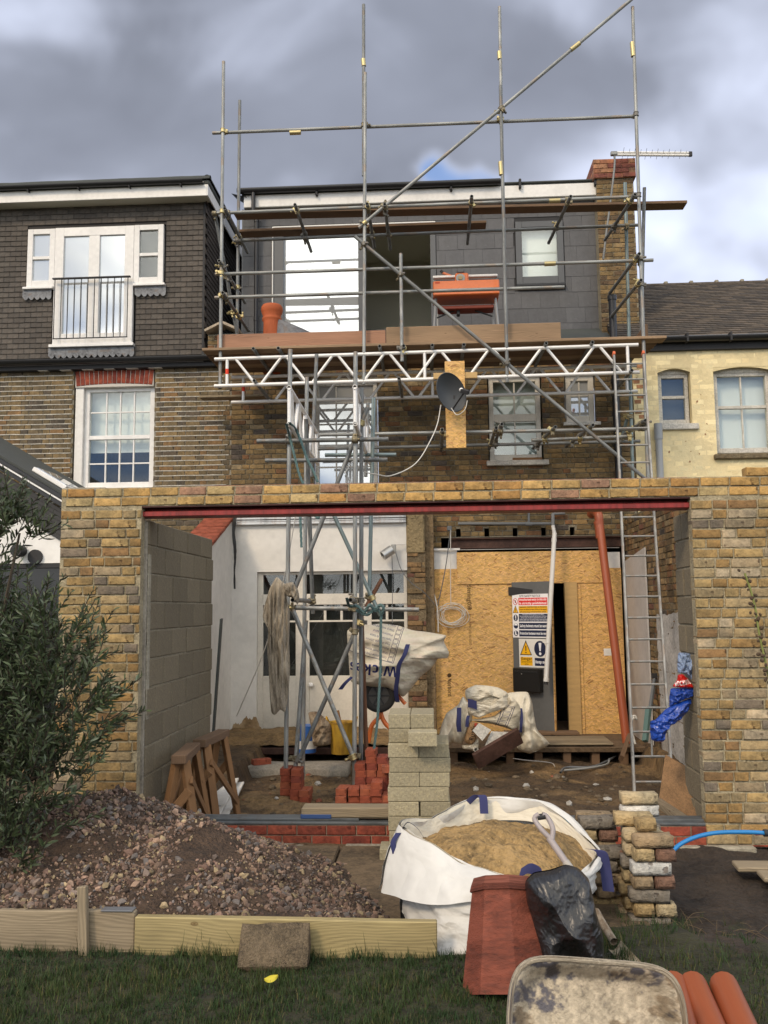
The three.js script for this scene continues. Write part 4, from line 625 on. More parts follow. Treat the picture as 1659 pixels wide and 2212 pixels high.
  const slope = Math.atan2(1.33, 3.5); for (let i = 0; i < 11; i++) { const t = (i + 0.5) / 11; const m = add(sid, 'coping_tile', cbox(0.42, 0.05, 0.3, 0.008), M.clay, [-3.07, mix(3.02, 1.7, t), mix(-12.68, -9.25, t)], [slope, 0, 0.05]); m.rotation.set(slope + rr(-0.02, 0.02), 0, rr(-0.03, 0.03)); }
  const ds = add(scene, 'dark_sheet', cbox(0.02, 1.9, 0.5, 0.004), std([0.045, 0.055, 0.052], { roughness: 0.7, map: T.grime }), [-2.62, 0.6, -10.6], [0, 0.2, -0.06]); tag(ds, 'dark grey sheet propped upright behind the end of the block wall', 'sheet');
  const tape = thing('damp_membrane_strip', 'black torn membrane strip hanging down the white wall', 'membrane'); const P = [c2(310, 95, -12.4), c2(300, 200, -12.42), c2(310, 330, -12.4), c2(305, 450, -12.41), c2(308, 575, -12.4)], cv = new THREE.CatmullRomCurve3(P);
  add(tape, 'strip', grid(3, 40, (u, v) => { const p = cv.getPoint(v), wd = 0.055 * (1 - v * 0.6) * (1 + 0.4 * nz(v * 12, 2)); return [p.x + (u - 0.5) * wd, p.y, p.z + nz(v * 8, u * 3, 5) * 0.03]; }), std([0.02, 0.02, 0.02], { roughness: 0.6, side: THREE.DoubleSide }));
}
{ // ground floor right: boards over the opening
  const z = ZW + 0.05, o = thing('boarded_opening', 'oriented strand board sheets closing the wide kitchen opening', 'boarding');
  const box = (n, m, x0, x1, y0, y1, zz, t = 0.018) => { const a = c3(x0, y1, zz), b = c3(x1, y0, zz); return span(o, n, m, [a.x, b.x], [a.y, b.y], [zz - t, zz], 0.003); };
  box('board', M.osb, 430, 1390, 320, 545, z + 0.02); box('board', M.osb, 265, 812, 437, 1640, z); box('board', M.osb, 1222, 1512, 435, 1545, z + 0.004); box('timber_jamb', M.pine, 1172, 1222, 528, 1560, z + 0.05, 0.09); box('timber_jamb', M.osb, 1222, 1245, 545, 1545, z + 0.022); box('plaster_panel', M.white, 230, 428, 318, 620, z - 0.03); box('plaster_panel', M.white, 1385, 1505, 330, 1130, z - 0.03); box('plaster_panel', M.white, 215, 300, 420, 1640, z - 0.034); box('coving', M.white, 228, 448, 305, 322, z + 0.03); box('coving', std([0.45, 0.44, 0.42]), 448, 1500, 303, 314, z - 0.01); box('paper_label', M.white, 1400, 1500, 968, 1016, z + 0.008, 0.003);
  box('plaster_panel', M.white, 100, 275, 700, 1660, z - 0.04);
  const pr = canvasTex(128, 1024, (g, w, h) => { g.clearRect(0, 0, w, h); g.translate(w / 2, h / 2); g.rotate(Math.PI / 2); g.fillStyle = 'rgba(45,30,15,0.8)'; g.font = 'bold 74px sans-serif'; g.textAlign = 'left'; g.textBaseline = 'middle'; g.fillText('SterlingOSB', -500, 10); g.font = '44px sans-serif'; g.fillText('TG4 18mm OSB3  ZERO  NO ADDED', -20, 10, 520); });
  const pr2 = canvasTex(128, 1024, (g, w, h) => { g.clearRect(0, 0, w, h); g.translate(w / 2, h / 2); g.rotate(Math.PI / 2); g.fillStyle = 'rgba(45,30,15,0.75)'; g.font = '40px sans-serif'; g.textBaseline = 'middle'; g.fillText('EN 300  E1  2397 x 1197 x 18', -500, 10, 620); g.beginPath(); g.arc(200, 8, 30, 0, 7); g.fill(); g.font = 'bold 78px sans-serif'; g.fillText('Norbord', 245, 10, 260); });
  for (const [t, x0, x1, y0, y1] of [[pr, 490, 545, 545, 950], [pr2, 355, 405, 820, 1290]]) { const a = c3(x0, y1, z + 0.003), b = c3(x1, y0, z + 0.003); add(o, 'stamped_print', new THREE.PlaneGeometry(b.x - a.x, b.y - a.y), std([1, 1, 1], { map: t, transparent: true, roughness: 0.9 }), [(a.x + b.x) / 2, (a.y + b.y) / 2, z + 0.003]); }
  const dr = thing('site_door', 'grey painted site door standing ajar with notices and letter box', 'door'); const hinge = c3(822, 1500, z + 0.02);
  const dw = 0.62, dTop = c3(900, 530, z + 0.02).y, dBot = c3(900, 1585, z + 0.02).y; dr.position.set(hinge.x - 0.02, dBot, z + 0.03); dr.rotation.y = -0.62;
  const gm = std([0.115, 0.118, 0.118], { roughness: 0.6, map: rep(T.grime, 1, 1) }); span(dr, 'leaf', gm, [0, dw], [0, dTop - dBot], [-0.044, 0], 0.004); span(dr, 'board_edge', M.osb, [dw, dw + 0.014], [0.01, dTop - dBot - 0.01], [-0.044, -0.002], 0.002); const hs = new THREE.Shape([[-0.05, -0.06], [0.02, -0.06], [0.34, -0.018], [0.34, 0.018], [0.02, 0.06], [-0.05, 0.06]].map(a => new THREE.Vector2(...a))); const hy = (dTop - c3(840, 590, z).y); add(dr, 'strap_hinge', new THREE.ExtrudeGeometry(hs, { depth: 0.006, bevelEnabled: false }), M.blackm, [0, dTop - dBot - hy, 0.001]);
  const q = y => c3(900, y, z).y - dBot; const lb = sub(dr, 'letter_box'); span(lb, 'box', phy([0.012, 0.011, 0.01], { roughness: 0.35 }), [0.05, 0.47], [q(1245), q(1090)], [0.002, 0.12], 0.012); span(lb, 'flap', phy([0.02, 0.02, 0.02], { roughness: 0.3 }), [0.08, 0.44], [q(1118), q(1108)], [0.12, 0.128], 0.002); add(lb, 'lock', new THREE.SphereGeometry(0.009, 8, 6), M.galv, [0.2, q(1128), 0.125]);
  const notice = (n, label, w, hh, draw, x, y) => { const s = add(scene, n, cbox(w, hh, 0.004, 0.001), [0].map(() => M.white)[0]); tag(s, label, 'sign'); const t = canvasTex(512, Math.round(512 * hh / w), draw); const fcg = new THREE.PlaneGeometry(w - 0.002, hh - 0.002); const f = add(s, 'print', fcg, std([0.95, 0.95, 0.95], { map: t, roughness: 0.4 }), [0, 0, 0.0028]); dr.updateMatrixWorld(true); s.position.copy(dr.localToWorld(V(x, y, 0.004))); s.rotation.y = dr.rotation.y; return s; };
  const navy = '#1d2440';
  notice('safety_notice', 'tall site safety notice with red, yellow and navy bands on the grey door', 0.575, (q(612) - q(897)), (g, w, h) => {
    g.fillStyle = '#eceaea'; g.fillRect(0, 0, w, h); g.textAlign = 'center'; g.textBaseline = 'middle'; g.fillStyle = '#3a3a3e'; g.font = 'bold 40px sans-serif'; g.fillText('SITE SAFETY NOTICE', w * 0.5, h * 0.045, 300);
    const bands = [[0.085, 0.255, '#d8281e', '#fff', ['Unauthorised entry to this site', 'is strictly prohibited'], 40], [0.275, 0.435, '#eeb211', '#222', ['WARNING CONSTRUCTION IN PROGRESS', 'Parents are advised to warn children of the dangers', 'of entering construction sites'], 26], [0.455, 0.635, navy, '#fff', ['All visitors must report to site office', 'Personal protective equipment must be worn at all times', 'Safety rules must be observed on this site', 'Please make sure this area is kept clean and tidy', 'All operatives must comply with health and safety law'], 19], [0.66, 0.805, navy, '#fff', ['Safety helmets must be worn'], 46], [0.83, 0.975, navy, '#fff', ['Protective footwear must be worn'], 44]];
    bands.forEach(([a, b, bg, fg, ls, fs], i) => { g.fillStyle = bg; g.fillRect(w * 0.18, h * a, w * 0.8, h * (b - a)); g.fillStyle = fg; g.font = (i === 2 ? '' : 'bold ') + fs + 'px sans-serif'; ls.forEach((s, k) => g.fillText(s, w * 0.58, h * mix(a, b, (k + 0.5) / ls.length), w * 0.76)); const cy = h * (a + b) / 2, cx = w * 0.09, rx = 32, ry = h * (b - a) * 0.42;
      if (i === 0) { g.strokeStyle = '#c22'; g.lineWidth = 7; g.beginPath(); g.ellipse(cx, cy, rx, Math.min(ry, 45), 0, 0, 7); g.stroke(); g.fillStyle = '#222'; g.fillRect(cx - 8, cy - 16, 16, 32); g.beginPath(); g.moveTo(cx - 22, cy - 26); g.lineTo(cx + 22, cy + 26); g.stroke(); }
      else if (i === 1) { g.fillStyle = '#eeb211'; g.strokeStyle = '#222'; g.lineWidth = 6; g.beginPath(); g.moveTo(cx, cy - 46); g.lineTo(cx + 36, cy + 40); g.lineTo(cx - 36, cy + 40); g.closePath(); g.fill(); g.stroke(); g.fillStyle = '#222'; g.fillRect(cx - 4, cy - 16, 8, 30); g.fillRect(cx - 4, cy + 20, 8, 9); }
      else { g.fillStyle = navy; g.beginPath(); g.ellipse(cx, cy, rx, Math.min(ry, 48), 0, 0, 7); g.fill(); g.fillStyle = '#eee'; if (i === 2) { g.fillRect(cx - 7, cy - 32, 14, 42); g.fillRect(cx - 6, cy + 18, 12, 12); } else if (i === 3) { g.beginPath(); g.ellipse(cx, cy - 6, 24, 26, 0, Math.PI, 0); g.fill(); } else { g.fillRect(cx - 14, cy - 26, 16, 44); g.fillRect(cx - 14, cy + 8, 32, 12); } } });
  }, 0.295, (q(612) + q(897)) / 2 + 0.005);
  notice('danger_notice', 'white danger and keep out notice below the tall safety notice', 0.46, (q(902) - q(1088)), (g, w, h) => {
    g.fillStyle = '#dfdcd4'; g.fillRect(0, 0, w, h); g.fillStyle = '#eeb211'; g.strokeStyle = '#1a1a1a'; g.lineWidth = 12; g.beginPath(); g.moveTo(w * 0.24, h * 0.08); g.lineTo(w * 0.43, h * 0.56); g.lineTo(w * 0.05, h * 0.56); g.closePath(); g.fill(); g.stroke(); g.fillStyle = '#1a1a1a'; g.fillRect(w * 0.225, h * 0.24, w * 0.03, h * 0.18); g.beginPath(); g.arc(w * 0.24, h * 0.48, 11, 0, 7); g.fill();
    g.fillStyle = navy; g.beginPath(); g.ellipse(w * 0.73, h * 0.34, w * 0.2, h * 0.28, 0, 0, 7); g.fill(); g.fillStyle = '#e8e8ea'; g.beginPath(); g.moveTo(w * 0.68, h * 0.13); g.lineTo(w * 0.78, h * 0.13); g.lineTo(w * 0.75, h * 0.42); g.lineTo(w * 0.71, h * 0.42); g.closePath(); g.fill(); g.beginPath(); g.arc(w * 0.73, h * 0.51, 22, 0, 7); g.fill();
    g.fillStyle = '#eeb211'; g.fillRect(w * 0.04, h * 0.64, w * 0.42, h * 0.3); g.fillStyle = '#3a2a08'; g.textAlign = 'center'; g.textBaseline = 'middle'; g.font = 'bold 58px sans-serif'; g.fillText('Danger', w * 0.25, h * 0.7, 190); g.font = '46px sans-serif'; g.fillText('Construction', w * 0.25, h * 0.8, 200); g.fillText('site', w * 0.25, h * 0.89, 190);
    g.fillStyle = navy; g.fillRect(w * 0.54, h * 0.66, w * 0.42, h * 0.28); g.fillStyle = '#fff'; g.font = 'bold 64px sans-serif'; g.fillText('Keep out', w * 0.75, h * 0.8, 200);
  }, 0.33, (q(902) + q(1088)) / 2);
  // loose plank at the threshold
  const th = thing('threshold_board', 'broad timber board laid as a step below the site door', 'board', [1.62, -0.11, -11.95]); span(th, 'plank', M.boardgrey, [-0.62, 0.62], [0, 0.028], [-0.36, 0.28], 0.006, true); span(th, 'plank', M.boarddark, [-0.7, 0.3], [0.03, 0.07], [-0.62, -0.38], 0.006, true);
  rebase(o, [1.3, -0.13, ZW]);
}
// ---------------------------------------------------------------- right party wall inside the opening
reseed(808);
{ const p = thing('party_wall', 'old brick party wall with whitewash and plaster inside the opening on the right', 'wall', [2.75, -0.35, -13.0], -Math.PI / 2);
  const w = masonry(p, 'brickwork', { w: 3.35, h: 3.25, pal: PAL.broken.concat(PAL.stock), kind: 'old', holes: [], focus: [2.2, 2.4], jitter: 0.012, skip: (x, y) => x > 3.4, mortar: std([0.22, 0.19, 0.13], { map: T.mortar, bumpMap: T.rough, bumpScale: 0.01 }) });
  const s = new THREE.Shape([[0.02, 0.2], [1.36, 0.2], [1.36, 2.75], [0.02, 2.62]].map(a => new THREE.Vector2(...a))); add(p, 'plaster', new THREE.ExtrudeGeometry(s, { depth: 0.02, bevelEnabled: false }), std([0.5, 0.48, 0.46], { map: rep(T.grime, 0.8, 0.8), roughness: 0.9 }), [0, 0, 0.012]);
  add(p, 'whitewash', grid(40, 30, (u, v) => { const x = mix(1.75, 3.3, u), y = mix(0.15, 1.9 + 0.06 * nz(u * 9, 2), v); const c = Math.abs(((y / 0.075) % 1) - 0.5) > 0.42 ? -0.008 : 0; return [x, y, 0.012 + c + 0.004 * nz(x * 12, y * 12), x, y]; }), std([0.56, 0.55, 0.53], { map: rep(T.mortar, 1, 1), roughness: 0.95 }));
  add(p, 'white_strip', cbox(0.12, 1.6, 0.05, 0.006), M.white, [4.4, 0.9, 0.06]);
}
// ---------------------------------------------------------------- neighbour's single storey room on the left
{ const e = thing('garden_room', 'low white garden room with black boarded gable and roof light at far left', 'building', [-5.2, -0.1, -10.5]);
  const z = 0, sl = -0.595;      // verge falls to the right
  const prof = (dy) => x => 3.345 + dy + (x + 5.13 - 0) * sl;
  const poly = (y0, y1, a, b, d, m, n, zz = 0) => { const s = new THREE.Shape([[a, typeof y0 === 'number' ? y0 : y0(a)], [b, typeof y0 === 'number' ? y0 : y0(b)], [b, y1(b)], [a, y1(a)]].map(q => new THREE.Vector2(q[0] + 5.2, q[1] + 0.1))); return add(e, n, new THREE.ExtrudeGeometry(s, { depth: d, bevelEnabled: false }), m, [0, 0, zz - d]); };
  const a = -6.6, b = -3.9; poly(2.23, prof(-0.36), a, b, 0.15, std([0.8, 0.79, 0.76], { map: rep(T.grime, 0.5, 0.5) }), 'wall', -0.02);
  for (let i = 0; i < 7; i++) { const f = add(e, 'cladding_board', cbox(2.9, 0.048, 0.03, 0.004), std([0.045, 0.045, 0.047], { roughness: 0.7, map: rep(T.wood, 0.5, 4) }), [0, 0, 0]); const y = 2.72 - i * 0.055; f.position.set(-0.05, prof(-0.115 - i * 0.055)(-5.25) + 0.1, 0.0); f.rotation.z = Math.atan(sl); }
  for (const [dy, h, m, d] of [[-0.03, 0.05, M.black, 0.08], [0.015, 0.02, M.alu, 0.1], [0.06, 0.05, M.black, 0.1]]) { const f = add(e, 'verge_trim', cbox(2.9, h, d, 0.004), m, [-0.05, prof(dy)(-5.25) + 0.1, 0.02]); f.rotation.z = Math.atan(sl); }
  const roof = add(e, 'roof', cbox(2.9, 0.05, 2.2, 0.004), M.felt, [-0.05, prof(0.1)(-5.25) + 0.1, -1.1]); roof.rotation.z = Math.atan(sl);
  const rl = add(e, 'roof_light', cbox(0.5, 0.06, 0.6, 0.008), M.alu, [0.42, prof(0.17)(-4.78) + 0.1, -0.5]); rl.rotation.z = Math.atan(sl); const rg = add(e, 'roof_light_glass', cbox(0.42, 0.01, 0.52, 0.002), M.mirrorglass, [0.43, prof(0.21)(-4.77) + 0.1, -0.5]); rg.rotation.z = Math.atan(sl);
  span(e, 'door_glass', phy([0.012, 0.013, 0.015], { roughness: 0.1 }), [-1.4, 1.3], [0, 2.32], [-0.12, -0.08], 0.002); span(e, 'door_frame', M.blackm, [-1.4, 1.3], [2.28, 2.34], [-0.16, -0.02], 0.002);
  const l = at(42, 1190, -10.42); const lp = sub(e, 'outdoor_lamp'); const c = add(lp, 'shade', new THREE.CylinderGeometry(0.07, 0.07, 0.16, 16), M.blackm, [l.x + 5.2, l.y + 0.1, 0.1], [Math.PI / 2, 0, 0]); add(lp, 'mount', new THREE.CylinderGeometry(0.09, 0.09, 0.03, 16), M.blackm, [l.x + 5.2 + 0.16, l.y + 0.03, 0.0], [Math.PI / 2, 0, 0]);
}
// ---------------------------------------------------------------- scaffold
const couplerGeo = mergeGeometries([new THREE.CylinderGeometry(0.032, 0.032, 0.055, 12, 1, true), new THREE.TorusGeometry(0.03, 0.007, 5, 12).rotateX(Math.PI / 2).translate(0, 0.024, 0), new THREE.TorusGeometry(0.03, 0.007, 5, 12).rotateX(Math.PI / 2).translate(0, -0.024, 0), cboxI(0.05, 0.045, 0.03).translate(0.04, 0, 0.012), cylI(0.009, 0.09).rotateX(Math.PI / 2).translate(0.052, 0, 0.03), cylI(0.016, 0.02).rotateX(Math.PI / 2).translate(0.052, 0, 0.062)].map(g => g.index ? g.toNonIndexed() : g).map(g => { for (const k of Object.keys(g.attributes)) if (!['position', 'normal', 'uv'].includes(k)) g.deleteAttribute(k); return g; }));
function cboxI(a, b, c) { return new THREE.BoxGeometry(a, b, c); }
function cylI(r, l) { return new THREE.CylinderGeometry(r, r, l, 8); }
const couplerMats = [M.brass, std([0.32, 0.29, 0.2], { metalness: 0.6, roughness: 0.6, map: T.rust }), std([0.2, 0.19, 0.17], { metalness: 0.5, roughness: 0.65 })];
class Frame {
  constructor(root) { this.root = root; this.list = []; root.updateMatrixWorld(true); }
  t(name, p, q, m = M.galv, r = 0.0235) { const o = tube(this.root, name, m, p.clone().sub(this.root.position), q.clone().sub(this.root.position), r); this.list.push([p, q, name]); return o; }
  couple(max = 0.075) {     // a clamp wherever two tubes pass close by
    const L = this.list, seen = [];
    for (let i = 0; i < L.length; i++) for (let j = i + 1; j < L.length; j++) {
      const [p, q] = L[i], [a, b] = L[j], d1 = q.clone().sub(p), d2 = b.clone().sub(a), r = p.clone().sub(a), A = d1.dot(d1), E = d2.dot(d2), f = d2.dot(r), c = d1.dot(r), B = d1.dot(d2), den = A * E - B * B;
      if (den < 1e-4 * A * E) continue;
      let s = clamp((B * f - c * E) / den), t = clamp((B * s + f) / E); s = clamp((B * t - c) / A);
      const c1 = p.clone().addScaledVector(d1, s), c2_ = a.clone().addScaledVector(d2, t); if (c1.distanceTo(c2_) > max) continue;
      if (seen.some(v => v.distanceTo(c1) < 0.05)) continue; seen.push(c1);
      const o = add(this.root, 'coupler', couplerGeo, couplerMats[(i * 7 + j * 3) % 3]); o.position.copy(c1).sub(this.root.position); o.quaternion.setFromUnitVectors(V(0, 1, 0), d1.normalize()); o.rotateY((i * 37 + j * 11) % 6);
      const o2 = add(this.root, 'coupler', couplerGeo, couplerMats[(i * 5 + j) % 3]); o2.position.copy(c2_).sub(this.root.position); o2.quaternion.setFromUnitVectors(V(0, 1, 0), d2.normalize()); o2.rotateY((i * 17 + j * 29) % 6);
    }
  }
}
function latticeBeam(root, P, Q, h, bay, opt = {}) {      // aluminium ladder beam; part group > chord, diagonal, upright
  const g = sub(root, 'lattice_beam'), o = root.position, up = V(0, h, 0), p = P.clone().sub(o), q = Q.clone().sub(o), d = q.clone().sub(p), L = d.length(), u = d.clone().normalize();
  tube(g, 'chord', M.alu, p, q, 0.024); tube(g, 'chord', M.alu, p.clone().add(up), q.clone().add(up), 0.024);
  const e0 = opt.end ?? 0.17; for (const x of [e0, L * 0.502, L - 0.14]) tube(g, 'strut', M.alu, p.clone().addScaledVector(u, x), p.clone().addScaledVector(u, x).add(up), 0.021);
  for (let x = e0 + 0.08, k = 0; x + bay / 2 < L - 0.1; x += bay / 2, k++) { const a = p.clone().addScaledVector(u, x + 0.03), b = p.clone().addScaledVector(u, x + bay / 2 - 0.035); (k % 2 ? b : a).add(up); tube(g, 'diagonal', M.alu, a, b, 0.019); }
  if (opt.mark) { const y = opt.mark; const m = tube(g, 'red_mark', std([0.7, 0.05, 0.02]), p.clone().addScaledVector(u, e0).add(V(0, h * 0.42, 0)), p.clone().addScaledVector(u, e0).add(V(0, h * 0.62, 0)), 0.0222); }
  return g;
}
reseed(909);
{
  const s = thing('scaffold', 'galvanised tube scaffold along the upper floors carried on lattice beams', 'scaffold', [0, 4.6, -11.9]);
  const f = new Frame(s), zf = -11.45, zr = -12.3, T0 = (n, a, b, z, m, r) => f.t(n, at(...a, z), at(...b, z), m, r);
  T0('upright', [483, 133], [475.5, 840], zf, M.galv); T0('upright', [785.5, 10], [785.5, 380], zf, M.galv2); T0('upright', [789, 157], [786, 830], zf + 0.05, M.galv); T0('upright', [1079, 15], [1084, 300], zf, M.galv); T0('upright', [1081, 185], [1096, 826], zf + 0.05, M.galv2); T0('upright', [1366.5, 15], [1400, 1045], zf, M.galv);
  T0('upright', [518, 217], [512, 735], zr, M.galv2); T0('upright', [1350, 395], [1367, 1040], zr, M.galv3);
  T0('guard_post', [865.5, 548], [868.5, 781], zf + 0.06, M.galv);
  T0('ledger', [459, 287.5], [1376, 251], zf - 0.05, M.galv); T0('ledger', [458, 461], [1372, 425], zf - 0.05, M.galv); T0('ledger', [505, 520], [1384, 486], zr + 0.06, M.galv2); T0('ledger', [465, 592.5], [1411, 562], zf - 0.05, M.galv); T0('ledger', [464, 643], [1219, 620], zf - 0.05, M.galv);
  T0('brace', [775, 492], [1372, -8], zf + 0.06, M.galv); T0('brace', [767, 511], [1396, 1036], zf + 0.07, M.galv2);
  const back = (px, py, z0, z1, m = M.galv2, dx = 0, n = 'transom') => { const p = at(px, py, z0); return f.t(n, p, V(p.x + dx, p.y, z1), m); };
  back(637, 442, -11.3, -12.88); back(793, 440, -11.3, -12.75); back(831, 441, -11.3, -12.8); back(1019, 424, -11.3, -12.85); back(1233, 424, -11.3, -12.8, M.galv2, -0.1); back(485, 450, -11.3, -12.8); back(1372, 420, -11.3, -12.75, M.galv2, -0.12);
  back(473, 563, -11.3, -12.95); back(481, 632, -11.3, -12.95); back(1381, 548, -11.3, -12.75, M.galv2, -0.1); back(1385, 605, -11.3, -12.75, M.galv2, -0.1);
  f.t('brace', at(463, 455, -11.5), at(512, 720, -12.2), M.galv2); f.t('brace', at(1392, 405, -11.6), at(1385, 720, -12.0), M.galv2);
  // lattice beams
  latticeBeam(s, at(463, 834, zf + 0.05), at(1381, 804, zf + 0.05), 0.365, 0.685, { mark: 1 }); latticeBeam(s, at(500, 869, zr), at(1377, 845, zr), 0.365, 0.685, { mark: 1 });
  // deck transoms on the beams and lower ledgers
  for (const px of [547, 601, 820, 872, 934, 1002, 1180, 1280]) back(px, 753 - (px - 547) * 0.019, -11.28, -12.7, M.galv2, rr(-0.03, 0.03));
  for (const [px, py] of [[549, 822], [862, 818], [1365, 800]]) back(px, py, -11.3, -12.6, M.galv2);
  T0('ledger', [666, 940], [1398, 926], -11.5, M.galv); T0('ledger', [676, 970], [1383, 953], -12.45, M.galv2); T0('ledger', [1148, 951], [1367, 942], -12.0, M.galv);
  for (const [px, py, dx] of [[955, 928, 0], [1072, 924, 0], [1084, 916, 0], [1200, 922, -0.12], [1281, 918, -0.12], [1394, 908, -0.12]]) back(px, py, -11.3, -12.82, M.galv2, dx);
  f.t('brace', at(1356, 900, -12.3), at(1338, 965, -12.5), M.galv3);
  f.couple();
  for (const [a, b, z] of [[[626, 287], [650, 286], zf - 0.05], [[1233, 108], [1252, 93], zf + 0.06], [[1365.5, 92], [1368, 122], zf], [[1078.5, 112], [1079.5, 128], zf], [[784.5, 128], [786, 143], zf], [[1186, 434], [1210, 433], zf - 0.05], [[1176, 570], [1200, 569], zf - 0.05], [[1081, 350], [1083, 378], zf + 0.05]]) { const o = tube(s, 'sleeve_coupler', M.brass, at(...a, z).sub(s.position), at(...b, z).sub(s.position), 0.032, 0.02); }
}
// boards
const boardAt = (name, label, m, p, q, w, t, roll, group, cat = 'board') => { const o = bar(scene, name, m, p, q, w, t, 0.004, roll); return tag(o, label, cat, group); };
{ const y = at(800, 752, -11.4).y; const labels = ['scaffold deck board at the outer edge of the platform', 'scaffold deck board second from the outer edge', 'scaffold deck board in the middle of the platform', 'scaffold deck board second from the house wall', 'scaffold deck board nearest the house wall'];
  const yd = 5.115; labels.forEach((l, i) => { const z = -11.5 - i * 0.235, o = bar(scene, 'deck_board', [M.board, M.boarddark, M.boarddark, M.board, M.boarddark][i], V(-3.05 + rr(-0.08, 0.02), yd, z), V(3.05 - i * 0.03, yd + rr(-0.004, 0.004), z), 0.225, 0.036, 0.006, Math.PI / 2); o.geometry = cbox(0.036, o.position.distanceTo(V(-3.05, yd, z)) * 2, 0.222, 0.004, true); o.rotation.set(0, 0, -Math.PI / 2); tag(o, l, 'board', 'deck boards'); });
  // toe boards standing on edge
  const toe = (n, label, m, a, b, c, d, zz) => { const p = at(a, b, zz), q = at(c, d, zz); const o = span(scene, n, m, [p.x, q.x], [Math.min(p.y, q.y) - 0.11, Math.min(p.y, q.y) + 0.11], [zz - 0.019, zz + 0.019], 0.005, true); return tag(o, label, 'board', 'toe boards'); };
  toe('toe_board', 'pinkish brown toe board along the left half of the platform', M.boardpink, 470, 741, 833, 727.5, -11.505); toe('toe_board', 'pale brown toe board with dark knots along the right half of the platform', M.board, 834, 725, 1211, 713, -11.515);
  const e = bar(scene, 'toe_board', M.boarddark, V(2.86, 5.25, -11.6), V(2.86, 5.25, -12.7), 0.22, 0.038, 0.004); e.geometry = cbox(0.038, 0.22, 1.1, 0.004, true); e.rotation.set(0, 0, 0); tag(e, 'brown toe board across the right end of the platform', 'board', 'toe boards');
  boardAt('guard_board', 'long brown board lying on the upper ledgers and sticking out right', M.boarddark, at(508, 473, -12.0).add(V(0, 0.05, 0)), at(1480, 443, -11.9).add(V(0, 0.0, 0)), 0.225, 0.038, 0.0); boardAt('guard_board', 'shorter brown board on the rear ledger before the loft doors', M.boarddark, at(520, 512, -12.35).add(V(0, 0.05, 0)), at(1050, 493, -12.35).add(V(0, 0.05, 0)), 0.225, 0.038, 0.0);
  for (const o of scene.children.filter(c => c.name.startsWith('guard_board'))) { const l = o.name === 'guard_board' ? 5.9 : 3.5; const len = o.geometry.boundingBox ?? (o.geometry.computeBoundingBox(), o.geometry.boundingBox); const L = len.max.y - len.min.y; o.geometry = cbox(0.038, L, 0.225, 0.004, true); }
  const st = bar(scene, 'scaffold_plank', M.boardgrey, V(-3.35, 4.72, -12.5), V(-2.4, 4.72, -12.5), 0.03, 0.22, 0.004); tag(st, 'short grey plank end sticking out below the left of the platform', 'plank');
}
// ---------------------------------------------------------------- hoist tower in the opening
reseed(1010);
{
  const s = thing('scaffold_tower', 'braced tube tower standing inside the brick opening under the platform', 'scaffold', [-1.2, -0.3, -9.8]);
  const f = new Frame(s), zf = -9.3, zr = -10.3, T0 = (n, a, b, z, m, z2) => f.t(n, at(...a, z), at(...b, z2 ?? z), m);
  const foot = (px, py, z) => { const p = at(px, py, z); return V(p.x - 0.005, -0.28, p.z); };
  f.t('upright', at(627, 755, zf), foot(618, 1660, zf), M.galv); f.t('upright', at(768, 760, zf), foot(766, 1640, zf), M.galv); f.t('upright', at(781, 838, zf - 0.12), foot(780, 1640, zf - 0.12), M.galv2);
  f.t('upright', at(663, 815, zr), foot(655, 1640, zr), M.galv); f.t('upright', at(684, 765, -10.9), at(672, 1030, -10.9), M.galv2); f.t('upright', at(807, 860, zr), at(797, 1325, zr), M.galv3); f.t('upright', at(795, 870, -10.9), at(790, 1030, -10.9), M.galv2);
  f.t('leaning_tube', at(661, 905, zf - 0.3), at(676, 1325, zf - 0.9), M.galv2);
  f.t('brace', at(794, 880, zf - 0.1), at(636, 1275, zf - 0.1), M.galv2); f.t('brace', at(692, 1050, zr + 0.2), at(822, 1330, zr + 0.2), M.galv3);
  f.t('brace', at(633, 1318, zf + 0.06), at(763, 1635, zf + 0.06), M.galv); f.t('brace', at(776, 1345, zf - 0.06), at(646, 1640, zf - 0.06), M.galv2); f.t('leaning_tube', at(661, 1340, zf - 0.15), foot(635, 1665, zf - 0.1), M.galv);
  T0('ledger', [633, 1313], [905, 1317], zf - 0.05, M.galv); T0('ledger', [555, 953], [839, 948.5], zf + 0.05, M.galv2); T0('ledger', [573, 995], [837, 993], zf - 0.3, M.galv2); T0('ledger', [702, 983], [856, 982], -10.4, M.galv3);
  const back = (px, py, z0, z1, m = M.galv2, dx = 0) => { const p = at(px, py, z0); return f.t('transom', p, V(p.x + dx, p.y, z1), m); };
  back(632, 1296, -8.9, -10.3); back(757, 1296, -8.9, -10.3);
  f.t('leaning_tube', at(824, 1252, zr), at(782, 1326, zr + 0.3), M.rustytube); f.t('leaning_tube', at(781, 1330, zf - 0.2), foot(795, 1640, zf - 0.2), M.rustytube);
  for (const [px, py, dx] of [[624, 916, 0.02], [767, 915, 0.02]]) { const p = at(px, py, -8.8); latticeBeam(s, p, V(p.x - 0.02, p.y - 0.02, -11.2), 0.38, 0.56, { end: 0.03 }); }
  f.couple();
}
